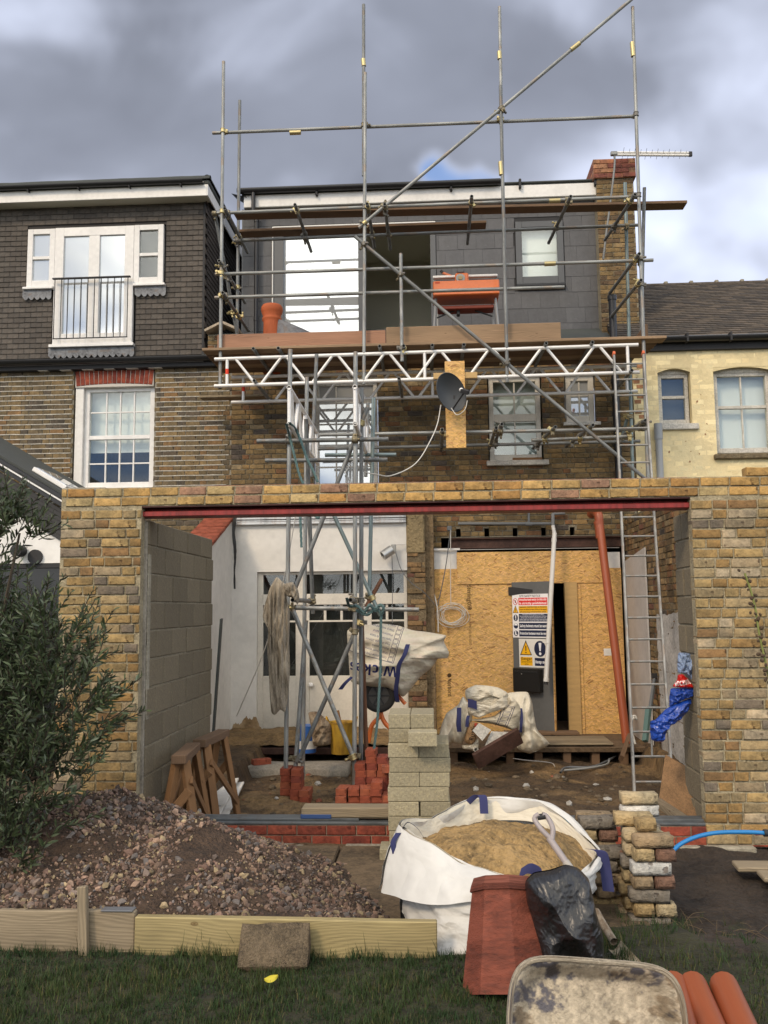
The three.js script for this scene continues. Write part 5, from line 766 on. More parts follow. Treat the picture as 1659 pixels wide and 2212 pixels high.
// ---------------------------------------------------------------- ladder
{ const L0 = V(1.93, -0.27, -9.1), L1 = at(1326, 768, -11.35), w = 0.375, l = thing('ladder', 'long aluminium ladder leaning up to the scaffold at the right', 'ladder', [L0.x + w / 2, L0.y, L0.z]); const o = l.position;
  const d = L1.clone().sub(L0), al = std([0.36, 0.355, 0.33], { metalness: 0.4, roughness: 0.55, map: rep(T.galv, 1, 4) });
  for (const x of [0, w]) { const q = L1.clone().add(V(x, 0, 0)).sub(o), p = L0.clone().add(V(x, 0, 0)).sub(o); bar(l, 'rail', al, p, q, 0.026, 0.05, 0.008); bar(l, 'rail_cap', std([0.6, 0.14, 0.06]), q, q.clone().addScaledVector(d.clone().normalize(), 0.05), 0.034, 0.066, 0.006); }
  const n = Math.floor(d.length() / 0.252); for (let i = 1; i <= n; i++) { const p = L0.clone().addScaledVector(d, i * 0.252 / d.length() - 0.01).sub(o); tube(l, 'rung', al, p, p.clone().add(V(w, 0, 0)), 0.012); } }
// ---------------------------------------------------------------- soft goods: a closed cushion-like sheet inside an outline standing in plane z
function pillow(out, zc, thick, { amp = 0.03, fx = 6, fy = 6, seed = 1, ridge = 0.5, nu = 110, nv = 26, uv = null, back = 0.6, sag = 0 } = {}) {
  const cv = new THREE.CatmullRomCurve3(out.map(p => V(p.x, p.y, 0)), true, 'catmullrom', 0.25), pts = cv.getSpacedPoints(nu), c = V(0, 0, 0);
  pts.slice(0, nu).forEach(p => c.add(p)); c.multiplyScalar(1 / nu);
  let x0 = 1e9, x1 = -1e9, y0 = 1e9, y1 = -1e9; pts.forEach(p => { x0 = Math.min(x0, p.x); x1 = Math.max(x1, p.x); y0 = Math.min(y0, p.y); y1 = Math.max(y1, p.y); });
  const f = (u, r, s) => { const p = pts[Math.round(u * nu) % nu], x = mix(c.x, p.x, r), y = mix(c.y, p.y, r); const e = Math.sqrt(Math.max(0, 1 - r ** 2.6)); const n1 = nz(x * fx + seed, y * fy + seed * 2, seed), n2 = nz(x * fx * 2.3, y * fy * 2.3 + seed, seed + 4), rg = 1 - Math.abs(n1) * 2.4, w = (rg * ridge + n1 * (1 - ridge)) * amp + n2 * amp * 0.5;
    const z = s > 0 ? zc + thick * e + w * (0.35 + 0.65 * e) : zc - thick * back * e + w * 0.3 * e; return [x, y, z, (x - x0) / (x1 - x0), (y - y0) / (y1 - y0)]; };
  const a = grid(nu, nv, (u, v) => f(u, Math.max(v, 0.002), 1), true), b = grid(nu, 8, (u, v) => f(u, 1 - Math.min(v, 0.998), -1), true);
  return mergeGeometries([a, b]);
}
const outline = (fn, z, l) => l.map(([x, y]) => fn(x, y, z));
const flip = g => { const i = g.index.array; for (let k = 0; k < i.length; k += 3) { const t = i[k]; i[k] = i[k + 1]; i[k + 1] = t; } const n = g.attributes.normal; for (let k = 0; k < n.count; k++) n.setXYZ(k, -n.getX(k), -n.getY(k), -n.getZ(k)); return g; };
function ribbon(parent, name, m, pts, w, t = 0.004, dir = V(1, 0, 0)) {      // webbing along a curve
  const c = new THREE.CatmullRomCurve3(pts); return add(parent, name, grid(40, 3, (u, v) => { const p = c.getPoint(u), k = [-1, -1, 1, 1][Math.round(v * 3)], q = p.clone().addScaledVector(dir, k * w / 2); return [q.x, q.y, q.z + (Math.round(v * 3) % 3 ? t : 0), u * c.getLength() * 2, v]; }), m);
}
// ---------------------------------------------------------------- on the platform
reseed(1111);
{ const z = -12.5, s = thing('tile_saw', 'orange wet tile saw on steel trestle legs on the platform', 'saw', [0.53, 5.15, z]), c = crop(1340, 840, 5.53), o = s.position, P = (x, y, dz = 0) => c(x, y, z + dz).sub(o);
  const box = (n, m, x0, y0, x1, y1, z0, z1, b = 0.01, par = s) => { const a = P(x0, y1), d = P(x1, y0); return span(par, n, m, [a.x, d.x], [a.y, d.y], [z0, z1], b); };
  box('tray', M.orange, 225, 380, 1370, 665, 0.18, 0.24, 0.015); box('tray', M.orange, 225, 600, 1370, 665, -0.2, 0.2, 0.015); box('guide_rail', M.upvc, 218, 185, 1360, 265, -0.06, 0.02, 0.01);
  for (const x of [232, 1350]) box('rail_post', M.galv2, x - 12, 240, x + 12, 610, -0.05, -0.01, 0.004);
  const hd = sub(s, 'saw_head'); box('housing', M.orange, 610, 200, 845, 385, -0.1, 0.1, 0.02, hd); box('motor', std([0.1, 0.105, 0.11], { roughness: 0.5 }), 640, 122, 772, 205, -0.08, 0.09, 0.03, hd); const d = P(700, 305); add(hd, 'blade', new THREE.CylinderGeometry(0.065, 0.065, 0.01, 24), M.galv, [d.x, d.y, 0.11], [Math.PI / 2, 0, 0]); add(hd, 'blade_hub', new THREE.CylinderGeometry(0.03, 0.03, 0.02, 16), std([0.4, 0.3, 0.15]), [d.x, d.y, 0.118], [Math.PI / 2, 0, 0]); bar(hd, 'handle', M.orange, P(560, 230), P(385, 160), 0.03, 0.03); bar(hd, 'grip', M.blackm, P(400, 165), P(355, 125), 0.035, 0.035);
  box('under_frame', std([0.2, 0.03, 0.012], { roughness: 0.6 }), 300, 760, 1290, 850, -0.14, 0.1); box('pump', M.blackm, 640, 770, 695, 925, -0.05, 0.05); box('print_strip', std([0.45, 0.05, 0.02]), 262, 432, 340, 460, 0.2405, 0.242, 0.0005);
  const lg = std([0.34, 0.34, 0.33], { metalness: 0.5, roughness: 0.5 }); for (const [a, b, zz] of [[275, 205, 0.15], [310, 290, -0.15], [1310, 1400, 0.15], [1275, 1330, -0.15]]) { const p = P(a, 660), q = P(b, 1150); p.z = zz * 0.8; q.z = zz; q.y = 0.0; bar(s, 'leg', lg, p, q, 0.03, 0.03); } bar(s, 'strut', M.blackm, P(290, 960), P(600, 830), 0.02, 0.02); bar(s, 'strut', M.blackm, P(1270, 930), P(960, 830), 0.02, 0.02); }
{ const p = thing('chimney_pot', 'orange clay chimney pot standing on the platform at the left', 'pot', [-2.36, 5.14, -12.75]);
  add(p, 'pot', new THREE.LatheGeometry([[0.13, 0], [0.132, 0.5], [0.125, 0.78], [0.145, 0.8], [0.145, 0.83], [0.13, 0.86], [0.155, 0.92], [0.165, 0.96], [0.158, 1.0], [0.14, 1.03], [0.12, 1.03], [0.115, 0.9], [0.11, 0]].map(a => new THREE.Vector2(...a)), 32), std([0.52, 0.12, 0.035], { roughness: 0.7, map: rep(T.grime, 2, 2) }));
  const l = thing('lead_sheet', 'bent grey lead flashing sheet leaning by the chimney pot', 'lead sheet', [-2.05, 5.14, -12.6]); add(l, 'sheet', grid(12, 10, (u, v) => [mix(-0.24, 0.4, u) + v * -0.06 * (1 - u), v * mix(0.85, 0.6, u) * (1 - u * 0.12), 0.1 * Math.sin(u * 3) - v * 0.12]), std([0.15, 0.16, 0.18], { roughness: 0.5, metalness: 0.3, map: rep(T.galv, 1, 1), side: THREE.DoubleSide })); }
{ const z = -11.28, b = tag(span(scene, 'strand_board', M.osb, [0.18, 0.437], [3.69, 4.835], [z - 0.018, z], 0.003), 'narrow upright strand board strip fixed to the scaffold beam behind the dish', 'board'); tag(span(scene, 'timber_batten', M.pine, [0.03, 0.6], [4.61, 4.69], [z - 0.06, z - 0.022], 0.004, true), 'short yellow timber batten behind the upright board strip', 'batten');
  const d = thing('satellite_dish', 'dark grey oval satellite dish on the upright board strip', 'satellite dish', [0.225, 4.37, -11.1]); const dm = std([0.05, 0.055, 0.06], { roughness: 0.5, side: THREE.DoubleSide });
  const ds = add(d, 'dish', grid(48, 12, (u, v) => { const a = u * 6.2832, r = v; return [Math.cos(a) * r * 0.185, Math.sin(a) * r * 0.255, 0.075 * r * r, u, v]; }, true), dm, [0, 0, 0], [0.12, 0.38, 0.45]); const rim = add(d, 'rim', new THREE.TorusGeometry(0.22, 0.006, 6, 48), dm, [0, 0, 0.0], [0.12, 0.38, 0.45]); rim.scale.set(0.185 / 0.22, 0.255 / 0.22, 1); rim.translateZ(0.075);
  bar(d, 'arm', M.blackm, V(0.04, -0.22, 0.02), V(0.2, -0.03, 0.22), 0.02, 0.02); bar(d, 'receiver', M.blackm, V(0.15, -0.02, 0.2), V(0.24, -0.06, 0.24), 0.05, 0.06); add(d, 'receiver_cap', new THREE.SphereGeometry(0.028, 12, 8), M.upvc, [0.15, -0.015, 0.2]); bar(d, 'bracket', M.blackm, V(0.05, -0.05, -0.02), V(0.07, -0.05, -0.17), 0.05, 0.05);
  const cb = thing('aerial_cable', 'white cable looping from the dish to the tower', 'cable', [0, 0, 0]); const c7 = crop(1250, 1050, 2.0737), c6 = crop(650, 1050, 2.0737); curveTube(cb, 'cable', M.cable, [c7(322, 500, -11.2), c7(300, 620, -11.1), c7(250, 740, -10.9), c7(150, 890, -10.6), c7(0, 965, -10.3), c6(1150, 960, -9.9), c6(1040, 930, -9.6), c6(990, 870, -9.5), c6(960, 905, -9.45), c6(930, 950, -9.4)], 0.007, 80, 6); curveTube(cb, 'cable', M.cable, [c7(390, 520, -11.0), c7(430, 565, -10.95), c7(480, 530, -10.9), c7(497, 470, -10.9)], 0.005, 30, 6); }
// ---------------------------------------------------------------- draped on the tower
{ const z = -8.95, s = thing('dust_sheet', 'beige dust sheet knotted over a tower tube and hanging down', 'dust sheet', [0, 0, 0]);
  const g = pillow(outline(c2, z, [[585, 497], [615, 520], [655, 560], [650, 640], [672, 720], [668, 900], [674, 1100], [660, 1280], [640, 1388], [610, 1370], [575, 1408], [548, 1385], [540, 1250], [535, 1120], [522, 1000], [530, 860], [525, 770], [495, 765], [503, 690], [540, 570]]), z, 0.05, { amp: 0.07, fx: 26, fy: 2.2, seed: 3, ridge: 0.65, nu: 150, nv: 34 }); add(s, 'sheet', g, M.cloth);
  add(s, 'knot', pillow(outline(c2, z + 0.03, [[635, 545], [690, 530], [725, 580], [735, 640], [722, 680], [705, 640], [660, 625], [640, 600]]), z + 0.03, 0.05, { amp: 0.05, fx: 22, fy: 8, seed: 8, nu: 60, nv: 14 }), M.cloth); const p = c2(590, 900, z); rebase(s, [p.x, 0.4, z]); }
function rope(name, label, pts, r = 0.014, m = M.rope) { const t = thing(name, label, 'rope', [0, 0, 0]), c = new THREE.CatmullRomCurve3(pts), L = c.getLength(), n = Math.round(L * 60); const fr = c.computeFrenetFrames(n, false);
  const pos = c.getSpacedPoints(n); for (let k = 0; k < 3; k++) { const q = pos.map((p, i) => { const a = i / n * L * 42 + k * 2.094, N = fr.normals[i], B = fr.binormals[i]; return p.clone().addScaledVector(N, Math.cos(a) * r * 0.5).addScaledVector(B, Math.sin(a) * r * 0.5); }); add(t, 'strand', new THREE.TubeGeometry(new THREE.CatmullRomCurve3(q), n * 2, r * 0.58, 5), m); } const b = pts.at(-1); return rebase(t, [b.x, b.y, b.z]); }
{ const c4 = crop(880, 1180, 4.1475), z = -9.1; rope('rope', 'green rope slung between the tower beams above the brick lintel', [c4(135, 720, -8.75), c4(180, 880, z), c4(240, 1120, z), c4(290, 1320, z), c4(330, 1440, z), c4(360, 1500, z)]); rope('rope', 'green rope running down from the upper left lattice beam', [c4(180, 700, -8.75), c4(270, 800, z), c4(340, 970, z), c4(410, 1170, z), c4(490, 1330, z), c4(550, 1480, z)]);
  rope('rope', 'green rope end hanging just below the red beam', [c2(742, 30, z), c2(742, 120, z), c2(746, 220, z), c2(749, 300, z)]); rope('rope', 'green hoist rope hanging from the tower ledger to the bricks', [c2(1275, 735, z), c2(1272, 900, z), c2(1270, 1100, z), c2(1262, 1250, z), c2(1250, 1450, z), c2(1228, 1630, z)]);
  rope('rope', 'green rope wound round the tower ledger', [c2(1048, 640, -8.88), c2(1070, 690, z), c2(1120, 690, z + 0.08), c2(1160, 730, z + 0.06), c2(1200, 680, z + 0.1), c2(1235, 720, z + 0.05), c2(1270, 680, z + 0.08), c2(1290, 700, z + 0.08), c2(1275, 740, z + 0.04), c2(1245, 700, z + 0.06), c2(1180, 745, z + 0.05), c2(1110, 715, z + 0.05)], 0.016); rope('rope', 'short green rope loop hung over the red beam', [c2(790, 45, z), c2(800, 95, z + 0.04), c2(815, 60, z + 0.04), c2(830, 45, z), c2(838, 90, z), c2(860, 108, z), c2(866, 90, z)]); }
// ---------------------------------------------------------------- cement mixer under a builder's sack
{ const z = -10.6, cm = crop(1130, 1960, 5.0273), mx = thing('cement_mixer', 'orange cement mixer frame with black wheel under a white sack', 'cement mixer', [-0.6, -0.13, z]), o = mx.position, w = cm(390, 1285, z + 0.2).sub(o);
  const wh = sub(mx, 'wheel'); add(wh, 'tyre', new THREE.TorusGeometry(0.155, 0.045, 10, 32), std([0.022, 0.021, 0.02], { roughness: 0.9 }), [w.x, w.y, w.z]); add(wh, 'rim', new THREE.CylinderGeometry(0.14, 0.14, 0.05, 28), std([0.05, 0.048, 0.045], { roughness: 0.7 }), [w.x, w.y, w.z], [Math.PI / 2, 0, 0]); add(wh, 'hub', new THREE.CylinderGeometry(0.03, 0.03, 0.09, 14), M.blackm, [w.x, w.y, w.z], [Math.PI / 2, 0, 0]); for (let i = 0; i < 6; i++) { const a = i * 1.047; bar(wh, 'spoke', M.blackm, V(w.x + Math.cos(a) * 0.03, w.y + Math.sin(a) * 0.03, w.z + 0.028), V(w.x + Math.cos(a) * 0.13, w.y + Math.sin(a) * 0.13, w.z + 0.028), 0.02, 0.012); }
  const q = (x, y, dz = 0.1) => c2(x, y, z + dz).sub(o); curveTube(mx, 'handle', M.orange, [q(1330, 1245), q(1365, 1260), q(1435, 1335)], 0.022, 20, 8); curveTube(mx, 'stand_leg', M.orange, [q(1275, 1335), q(1275, 1400), q(1300, 1460), q(1338, 1500)], 0.026, 24, 8); curveTube(mx, 'stand_leg', M.orange, [q(1270, 1335), q(1268, 1410), q(1215, 1475), q(1190, 1590)], 0.026, 24, 8); add(mx, 'drum', new THREE.LatheGeometry([[0.05, -0.3], [0.25, -0.22], [0.3, 0], [0.22, 0.25], [0.16, 0.3]].map(a => new THREE.Vector2(...a)), 28), M.orange, [0.05, 1.15, -0.1], [0, 0, -0.9]);
  const print = canvasTex(1024, 768, (g, W2, H2) => { g.fillStyle = '#d9d3c4'; g.fillRect(0, 0, W2, H2); for (let i = 0; i < 900; i++) { g.fillStyle = `rgba(${150 + (i * 37) % 60},${140 + (i * 29) % 50},${110 + (i * 17) % 50},0.05)`; g.fillRect((i * 197) % W2, (i * 131) % H2, 40 + (i % 60), 8 + (i % 30)); }
    g.save(); g.translate(300, 470); g.rotate(Math.PI + 0.1); g.fillStyle = '#1c2466'; g.font = 'bold 150px sans-serif'; g.textAlign = 'center'; g.textBaseline = 'middle'; g.fillText('Wickes', 30, 0, 480); g.restore();
    g.save(); g.translate(460, 200); g.rotate(Math.PI + 0.28); g.strokeStyle = '#252a55'; g.lineWidth = 5; g.strokeRect(-70, -190, 460, 400); g.fillStyle = '#2a2f5c'; g.font = '30px sans-serif'; ['Limestone chips', 'Sharp river stone', 'Ballast stone', 'Pea shingle 20mm', 'Special sub base', 'Plastering sand', 'Sharp washed sand', 'Grey building sand'].forEach((t, i) => { g.fillText(t, 10, -150 + i * 48, 330); g.lineWidth = 4; g.strokeRect(-56, -182 + i * 48, 46, 38); }); g.restore(); });
  const s = thing('bulk_bag', 'empty white printed bulk bag pulled over the cement mixer', 'bag', [0, 0, 0]); const bm = std([0.82, 0.8, 0.76], { map: print, bumpMap: rep(T.crease, 1.2, 1.2), bumpScale: 0.014, roughness: 0.8, side: THREE.DoubleSide });
  add(s, 'sack', pillow(outline(cm, z + 0.12, [[-110, 250], [170, 175], [430, 138], [700, 170], [930, 245], [1180, 275], [1470, 330], [1430, 420], [1515, 600], [1490, 690], [1340, 700], [1250, 830], [1040, 1010], [900, 1190], [780, 1310], [690, 1250], [520, 1170], [200, 1150], [-60, 1060], [-90, 700]]), z + 0.12, 0.3, { amp: 0.075, fx: 2.6, fy: 4.2, seed: 12, ridge: 0.75, nu: 170, nv: 44 }), bm);
  ribbon(s, 'strap', M.strap, [cm(855, 470, z + 0.45), cm(800, 640, z + 0.5), cm(715, 800, z + 0.5), cm(690, 1000, z + 0.46), cm(665, 1200, z + 0.4), cm(690, 1400, z + 0.3)], 0.05); ribbon(s, 'strap', M.strap, [c2(1125, 990, z + 0.3), c2(1135, 940, z + 0.32), c2(1140, 870, z + 0.3)], 0.035); ribbon(s, 'strap', M.strap, [c2(1005, 1240, z + 0.4), c2(1040, 1195, z + 0.42), c2(1085, 1155, z + 0.4)], 0.05); const b = cm(500, 1150, z); rebase(s, [b.x, b.y, z]); }
{ const z = -11.2; // tubs on the raised floor behind the tower
  const t1 = thing('builders_bucket', 'yellow flexible builders bucket with loop handles behind the tower', 'bucket', [c2(1015, 1600, z).x, -0.13, z]); add(t1, 'tub', new THREE.LatheGeometry([[0, 0], [0.13, 0.0], [0.165, 0.36], [0.18, 0.38], [0.17, 0.385], [0.155, 0.36], [0.12, 0.02], [0, 0.02]].map(a => new THREE.Vector2(...a)), 28), std([0.52, 0.32, 0.035], { roughness: 0.6, map: rep(T.rust, 1, 1) })); for (const s of [-1, 1]) curveTube(t1, 'handle', std([0.52, 0.3, 0.03]), [V(s * 0.17, 0.36, 0.05), V(s * 0.19, 0.44, 0), V(s * 0.17, 0.37, -0.06)], 0.014, 14, 6); bar(t1, 'tool_handle', M.oldpine, V(0.02, 0.2, 0), V(-0.05, 0.52, -0.02), 0.03, 0.03);
  const t2 = thing('paint_tub', 'blue and white paint tub beside the grey cement sack', 'tub', [c2(775, 1560, z).x, -0.13, z - 0.1]); add(t2, 'tub', new THREE.CylinderGeometry(0.13, 0.12, 0.33, 24), std([0.03, 0.12, 0.4], { roughness: 0.4 }), [0, 0.165, 0]); add(t2, 'label', new THREE.CylinderGeometry(0.127, 0.125, 0.1, 24, 1, true), M.white, [0, 0.1, 0]);
  const t3 = thing('cement_sack', 'grey torn cement sack standing beside the yellow bucket', 'sack', [0, 0, 0]); add(t3, 'sack', pillow(outline(c2, z + 0.1, [[795, 1395], [850, 1385], [905, 1430], [945, 1480], [940, 1600], [830, 1610], [815, 1500]]), z + 0.1, 0.1, { amp: 0.05, fx: 9, fy: 9, seed: 21, nu: 70, nv: 18 }), std([0.3, 0.24, 0.17], { map: rep(T.rust, 1, 1), bumpMap: rep(T.crease, 1, 1), bumpScale: 0.02, roughness: 0.95 })); const p = c2(870, 1600, z); rebase(t3, [p.x, p.y, z]); }
// earth piled on the raised floor
{ const m = add(scene, 'earth_mound', grid(70, 16, (u, v) => { const x = mix(-3.0, -0.4, u), zz = mix(-11.6, -12.6, v); return [x, -0.12 + (0.03 + 0.12 * sstep(0, 0.5, v) * (0.7 + 0.5 * nz(x * 2, 4)) + 0.05 * fbm(x * 7, zz * 7, 3, 3)) * (x > -0.6 ? 0.3 : 1), zz, x, zz]; }), std([0.26, 0.165, 0.075], { map: rep(T.earth, 1, 1), bumpMap: rep(T.earthB, 1, 1), bumpScale: 0.03, roughness: 1 })); m.userData.kind = 'structure'; m.name = 'earth'; }
// ---------------------------------------------------------------- heap of sacks by the door
{ const z = -11.0, ch = crop(1380, 2160, 4.1475), base = ch(700, 950, z);
  const mk = (n, label, cat, pts, zz, th, m, o) => { const s = thing(n, label, cat, [0, 0, 0]); add(s, 'sack', pillow(outline(ch, zz, pts), zz, th, o), m); const p = ch(pts[0][0], 950, zz); return [s, p]; };
  const fin = ([s, p]) => rebase(s, [p.x, -0.13, p.z]);
  { const r = mk('bulk_bag', 'crumpled white bulk bag at the right of the heap beside the grey door', 'bag', [[960, 220], [1100, 190], [1250, 190], [1310, 330], [1330, 480], [1360, 640], [1400, 720], [1540, 870], [1420, 950], [1270, 1002], [1110, 930], [1180, 780], [1060, 700], [940, 500]], z - 0.1, 0.16, M.bagcream, { amp: 0.085, fx: 7, fy: 3, seed: 31, ridge: 0.7, nu: 130, nv: 30 }); ribbon(r[0], 'strap', M.strap, [ch(1160, 405, z + 0.1), ch(1172, 520, z + 0.12), ch(1165, 640, z + 0.12), ch(1160, 725, z + 0.08)], 0.035); fin(r); }
  { const r = mk('bulk_bag', 'crumpled white bulk bag at the left of the heap with hanging navy strap', 'bag', [[400, 250], [330, 360], [180, 470], [110, 640], [75, 830], [180, 895], [260, 850], [380, 872], [430, 760], [520, 560], [500, 400]], z, 0.16, M.bagcream, { amp: 0.09, fx: 7, fy: 3.4, seed: 37, ridge: 0.7, nu: 120, nv: 30 }); ribbon(r[0], 'strap', M.strap, [ch(345, 395, z + 0.22), ch(345, 500, z + 0.24), ch(340, 620, z + 0.24), ch(350, 715, z + 0.22)], 0.055); ribbon(r[0], 'strap', M.strap, [ch(470, 500, z + 0.2), ch(455, 560, z + 0.22), ch(450, 650, z + 0.22)], 0.04); fin(r); }
  { const r = mk('bulk_bag', 'open mouthed cream bulk bag on top of the heap', 'bag', [[430, 165], [560, 98], [720, 105], [860, 130], [985, 200], [980, 300], [920, 215], [700, 270], [540, 320], [440, 290]], z - 0.02, 0.1, M.bagcream, { amp: 0.05, fx: 6, fy: 6, seed: 41, nu: 90, nv: 20 }); add(r[0], 'lower_lip', pillow(outline(ch, z + 0.16, [[440, 330], [580, 345], [740, 365], [900, 385], [975, 200], [990, 370], [930, 415], [760, 465], [600, 530], [480, 470]]), z + 0.16, 0.05, { amp: 0.04, fx: 7, fy: 7, seed: 43, nu: 90, nv: 16 }), M.bagcream); add(r[0], 'inner_face', pillow(outline(ch, z + 0.04, [[520, 330], [700, 265], [920, 215], [950, 370], [740, 370]]), z + 0.04, 0.01, { amp: 0.03, fx: 6, fy: 6, seed: 47, nu: 60, nv: 10 }), M.bagcream); ribbon(r[0], 'strap', M.strap, [ch(460, 335, z + 0.24), ch(520, 345, z + 0.25), ch(580, 370, z + 0.25)], 0.1, 0.004, V(0, 1, 0)); fin(r); }
  const pr = canvasTex(512, 512, (g, w, h) => { g.fillStyle = '#cfc8b8'; g.fillRect(0, 0, w, h); g.strokeStyle = '#2b2f5c'; g.lineWidth = 6; g.save(); g.translate(w * 0.62, h * 0.1); g.rotate(0.25); for (let i = 0; i < 5; i++) { g.strokeRect(40, 20 + i * 84, 70, 66); g.fillStyle = '#44475c'; g.font = '34px sans-serif'; g.textAlign = 'right'; g.fillText(['Ballast', 'Sharp sand', 'Shingle', 'Stone', 'Sub base'][i], 24, 66 + i * 84); } g.strokeRect(20, 0, 110, 440); g.restore(); });
  { const r = mk('bulk_bag', 'printed white bulk bag across the middle of the heap', 'bag', [[490, 560], [640, 540], [820, 500], [960, 380], [1100, 310], [1165, 420], [1150, 560], [1090, 700], [960, 660], [780, 610], [620, 590]], z + 0.08, 0.12, std([0.8, 0.78, 0.72], { map: pr, bumpMap: rep(T.crease, 1, 1), bumpScale: 0.012, roughness: 0.8, side: THREE.DoubleSide }), { amp: 0.05, fx: 3, fy: 6, seed: 53, nu: 110, nv: 24 }); fin(r); }
  const cp = canvasTex(256, 512, (g, w, h) => { g.fillStyle = '#9a7a55'; g.fillRect(0, 0, w, h); g.save(); g.translate(w * 0.5, h * 0.65); g.rotate(-1.35); g.fillStyle = '#2c2016'; g.font = 'bold 120px sans-serif'; g.textAlign = 'center'; g.textBaseline = 'middle'; g.fillText('Rugby', 110, 0, 420); g.restore(); g.fillStyle = '#9c3a24'; g.fillRect(w * 0.7, h * 0.05, w * 0.2, h * 0.18); });
  fin(mk('cement_sack', 'brown paper cement sack sticking out of the heap of bags', 'sack', [[495, 583], [600, 600], [590, 700], [560, 840], [505, 888], [418, 842], [450, 700]], z + 0.18, 0.07, std([0.9, 0.9, 0.9], { map: cp, bumpMap: rep(T.crease, 1, 1), bumpScale: 0.012, roughness: 0.85 }), { amp: 0.03, fx: 8, fy: 8, seed: 59, nu: 60, nv: 14 }));
  fin(mk('rubble_sack', 'dirty cream sack end lying under the brown cement sack', 'sack', [[385, 900], [480, 880], [600, 800], [605, 930], [480, 948], [400, 940]], z + 0.12, 0.08, M.bagcream, { amp: 0.03, fx: 9, fy: 9, seed: 61, nu: 50, nv: 12 }));
  const sheet = (label, pts, zz) => { const P = pts.map(([x, y]) => ch(x, y, zz)), c = P.reduce((a, p) => a.add(p), V(0, 0, 0)).multiplyScalar(1 / P.length), s = new THREE.Shape(P.map(p => new THREE.Vector2(p.x - c.x, p.y - c.y))); tag(add(scene, 'paper_sheet', new THREE.ExtrudeGeometry(s, { depth: 0.006, bevelEnabled: false }), M.oldwhite, [c.x, c.y, zz], [-0.25, 0.1, 0]), label, 'paper'); };
  sheet('square white card lying on the brown cement sack', [[520, 700], [610, 600], [770, 690], [650, 835]], z + 0.3); sheet('pointed white card scrap on the rusty plank', [[770, 710], [1060, 720], [920, 830], [690, 965], [665, 945]], z + 0.24);
  tag(bar(scene, 'steel_channel', M.browniron, ch(1150, 760, z + 0.34), ch(560, 1110, z + 0.5), 0.2, 0.05), 'rusty brown steel plank leaning across the heap of bags', 'plank');
  const pt = thing('pipe_offcut', 'short pale pipe offcut poking out under the heap', 'pipe', [0, 0, 0]); tube(pt, 'pipe', M.cable, ch(570, 950, z + 0.25), ch(480, 920, z - 0.1), 0.028, 0.022); rebase(pt, [ch(570, 950, z).x, -0.13, z + 0.2]);
}
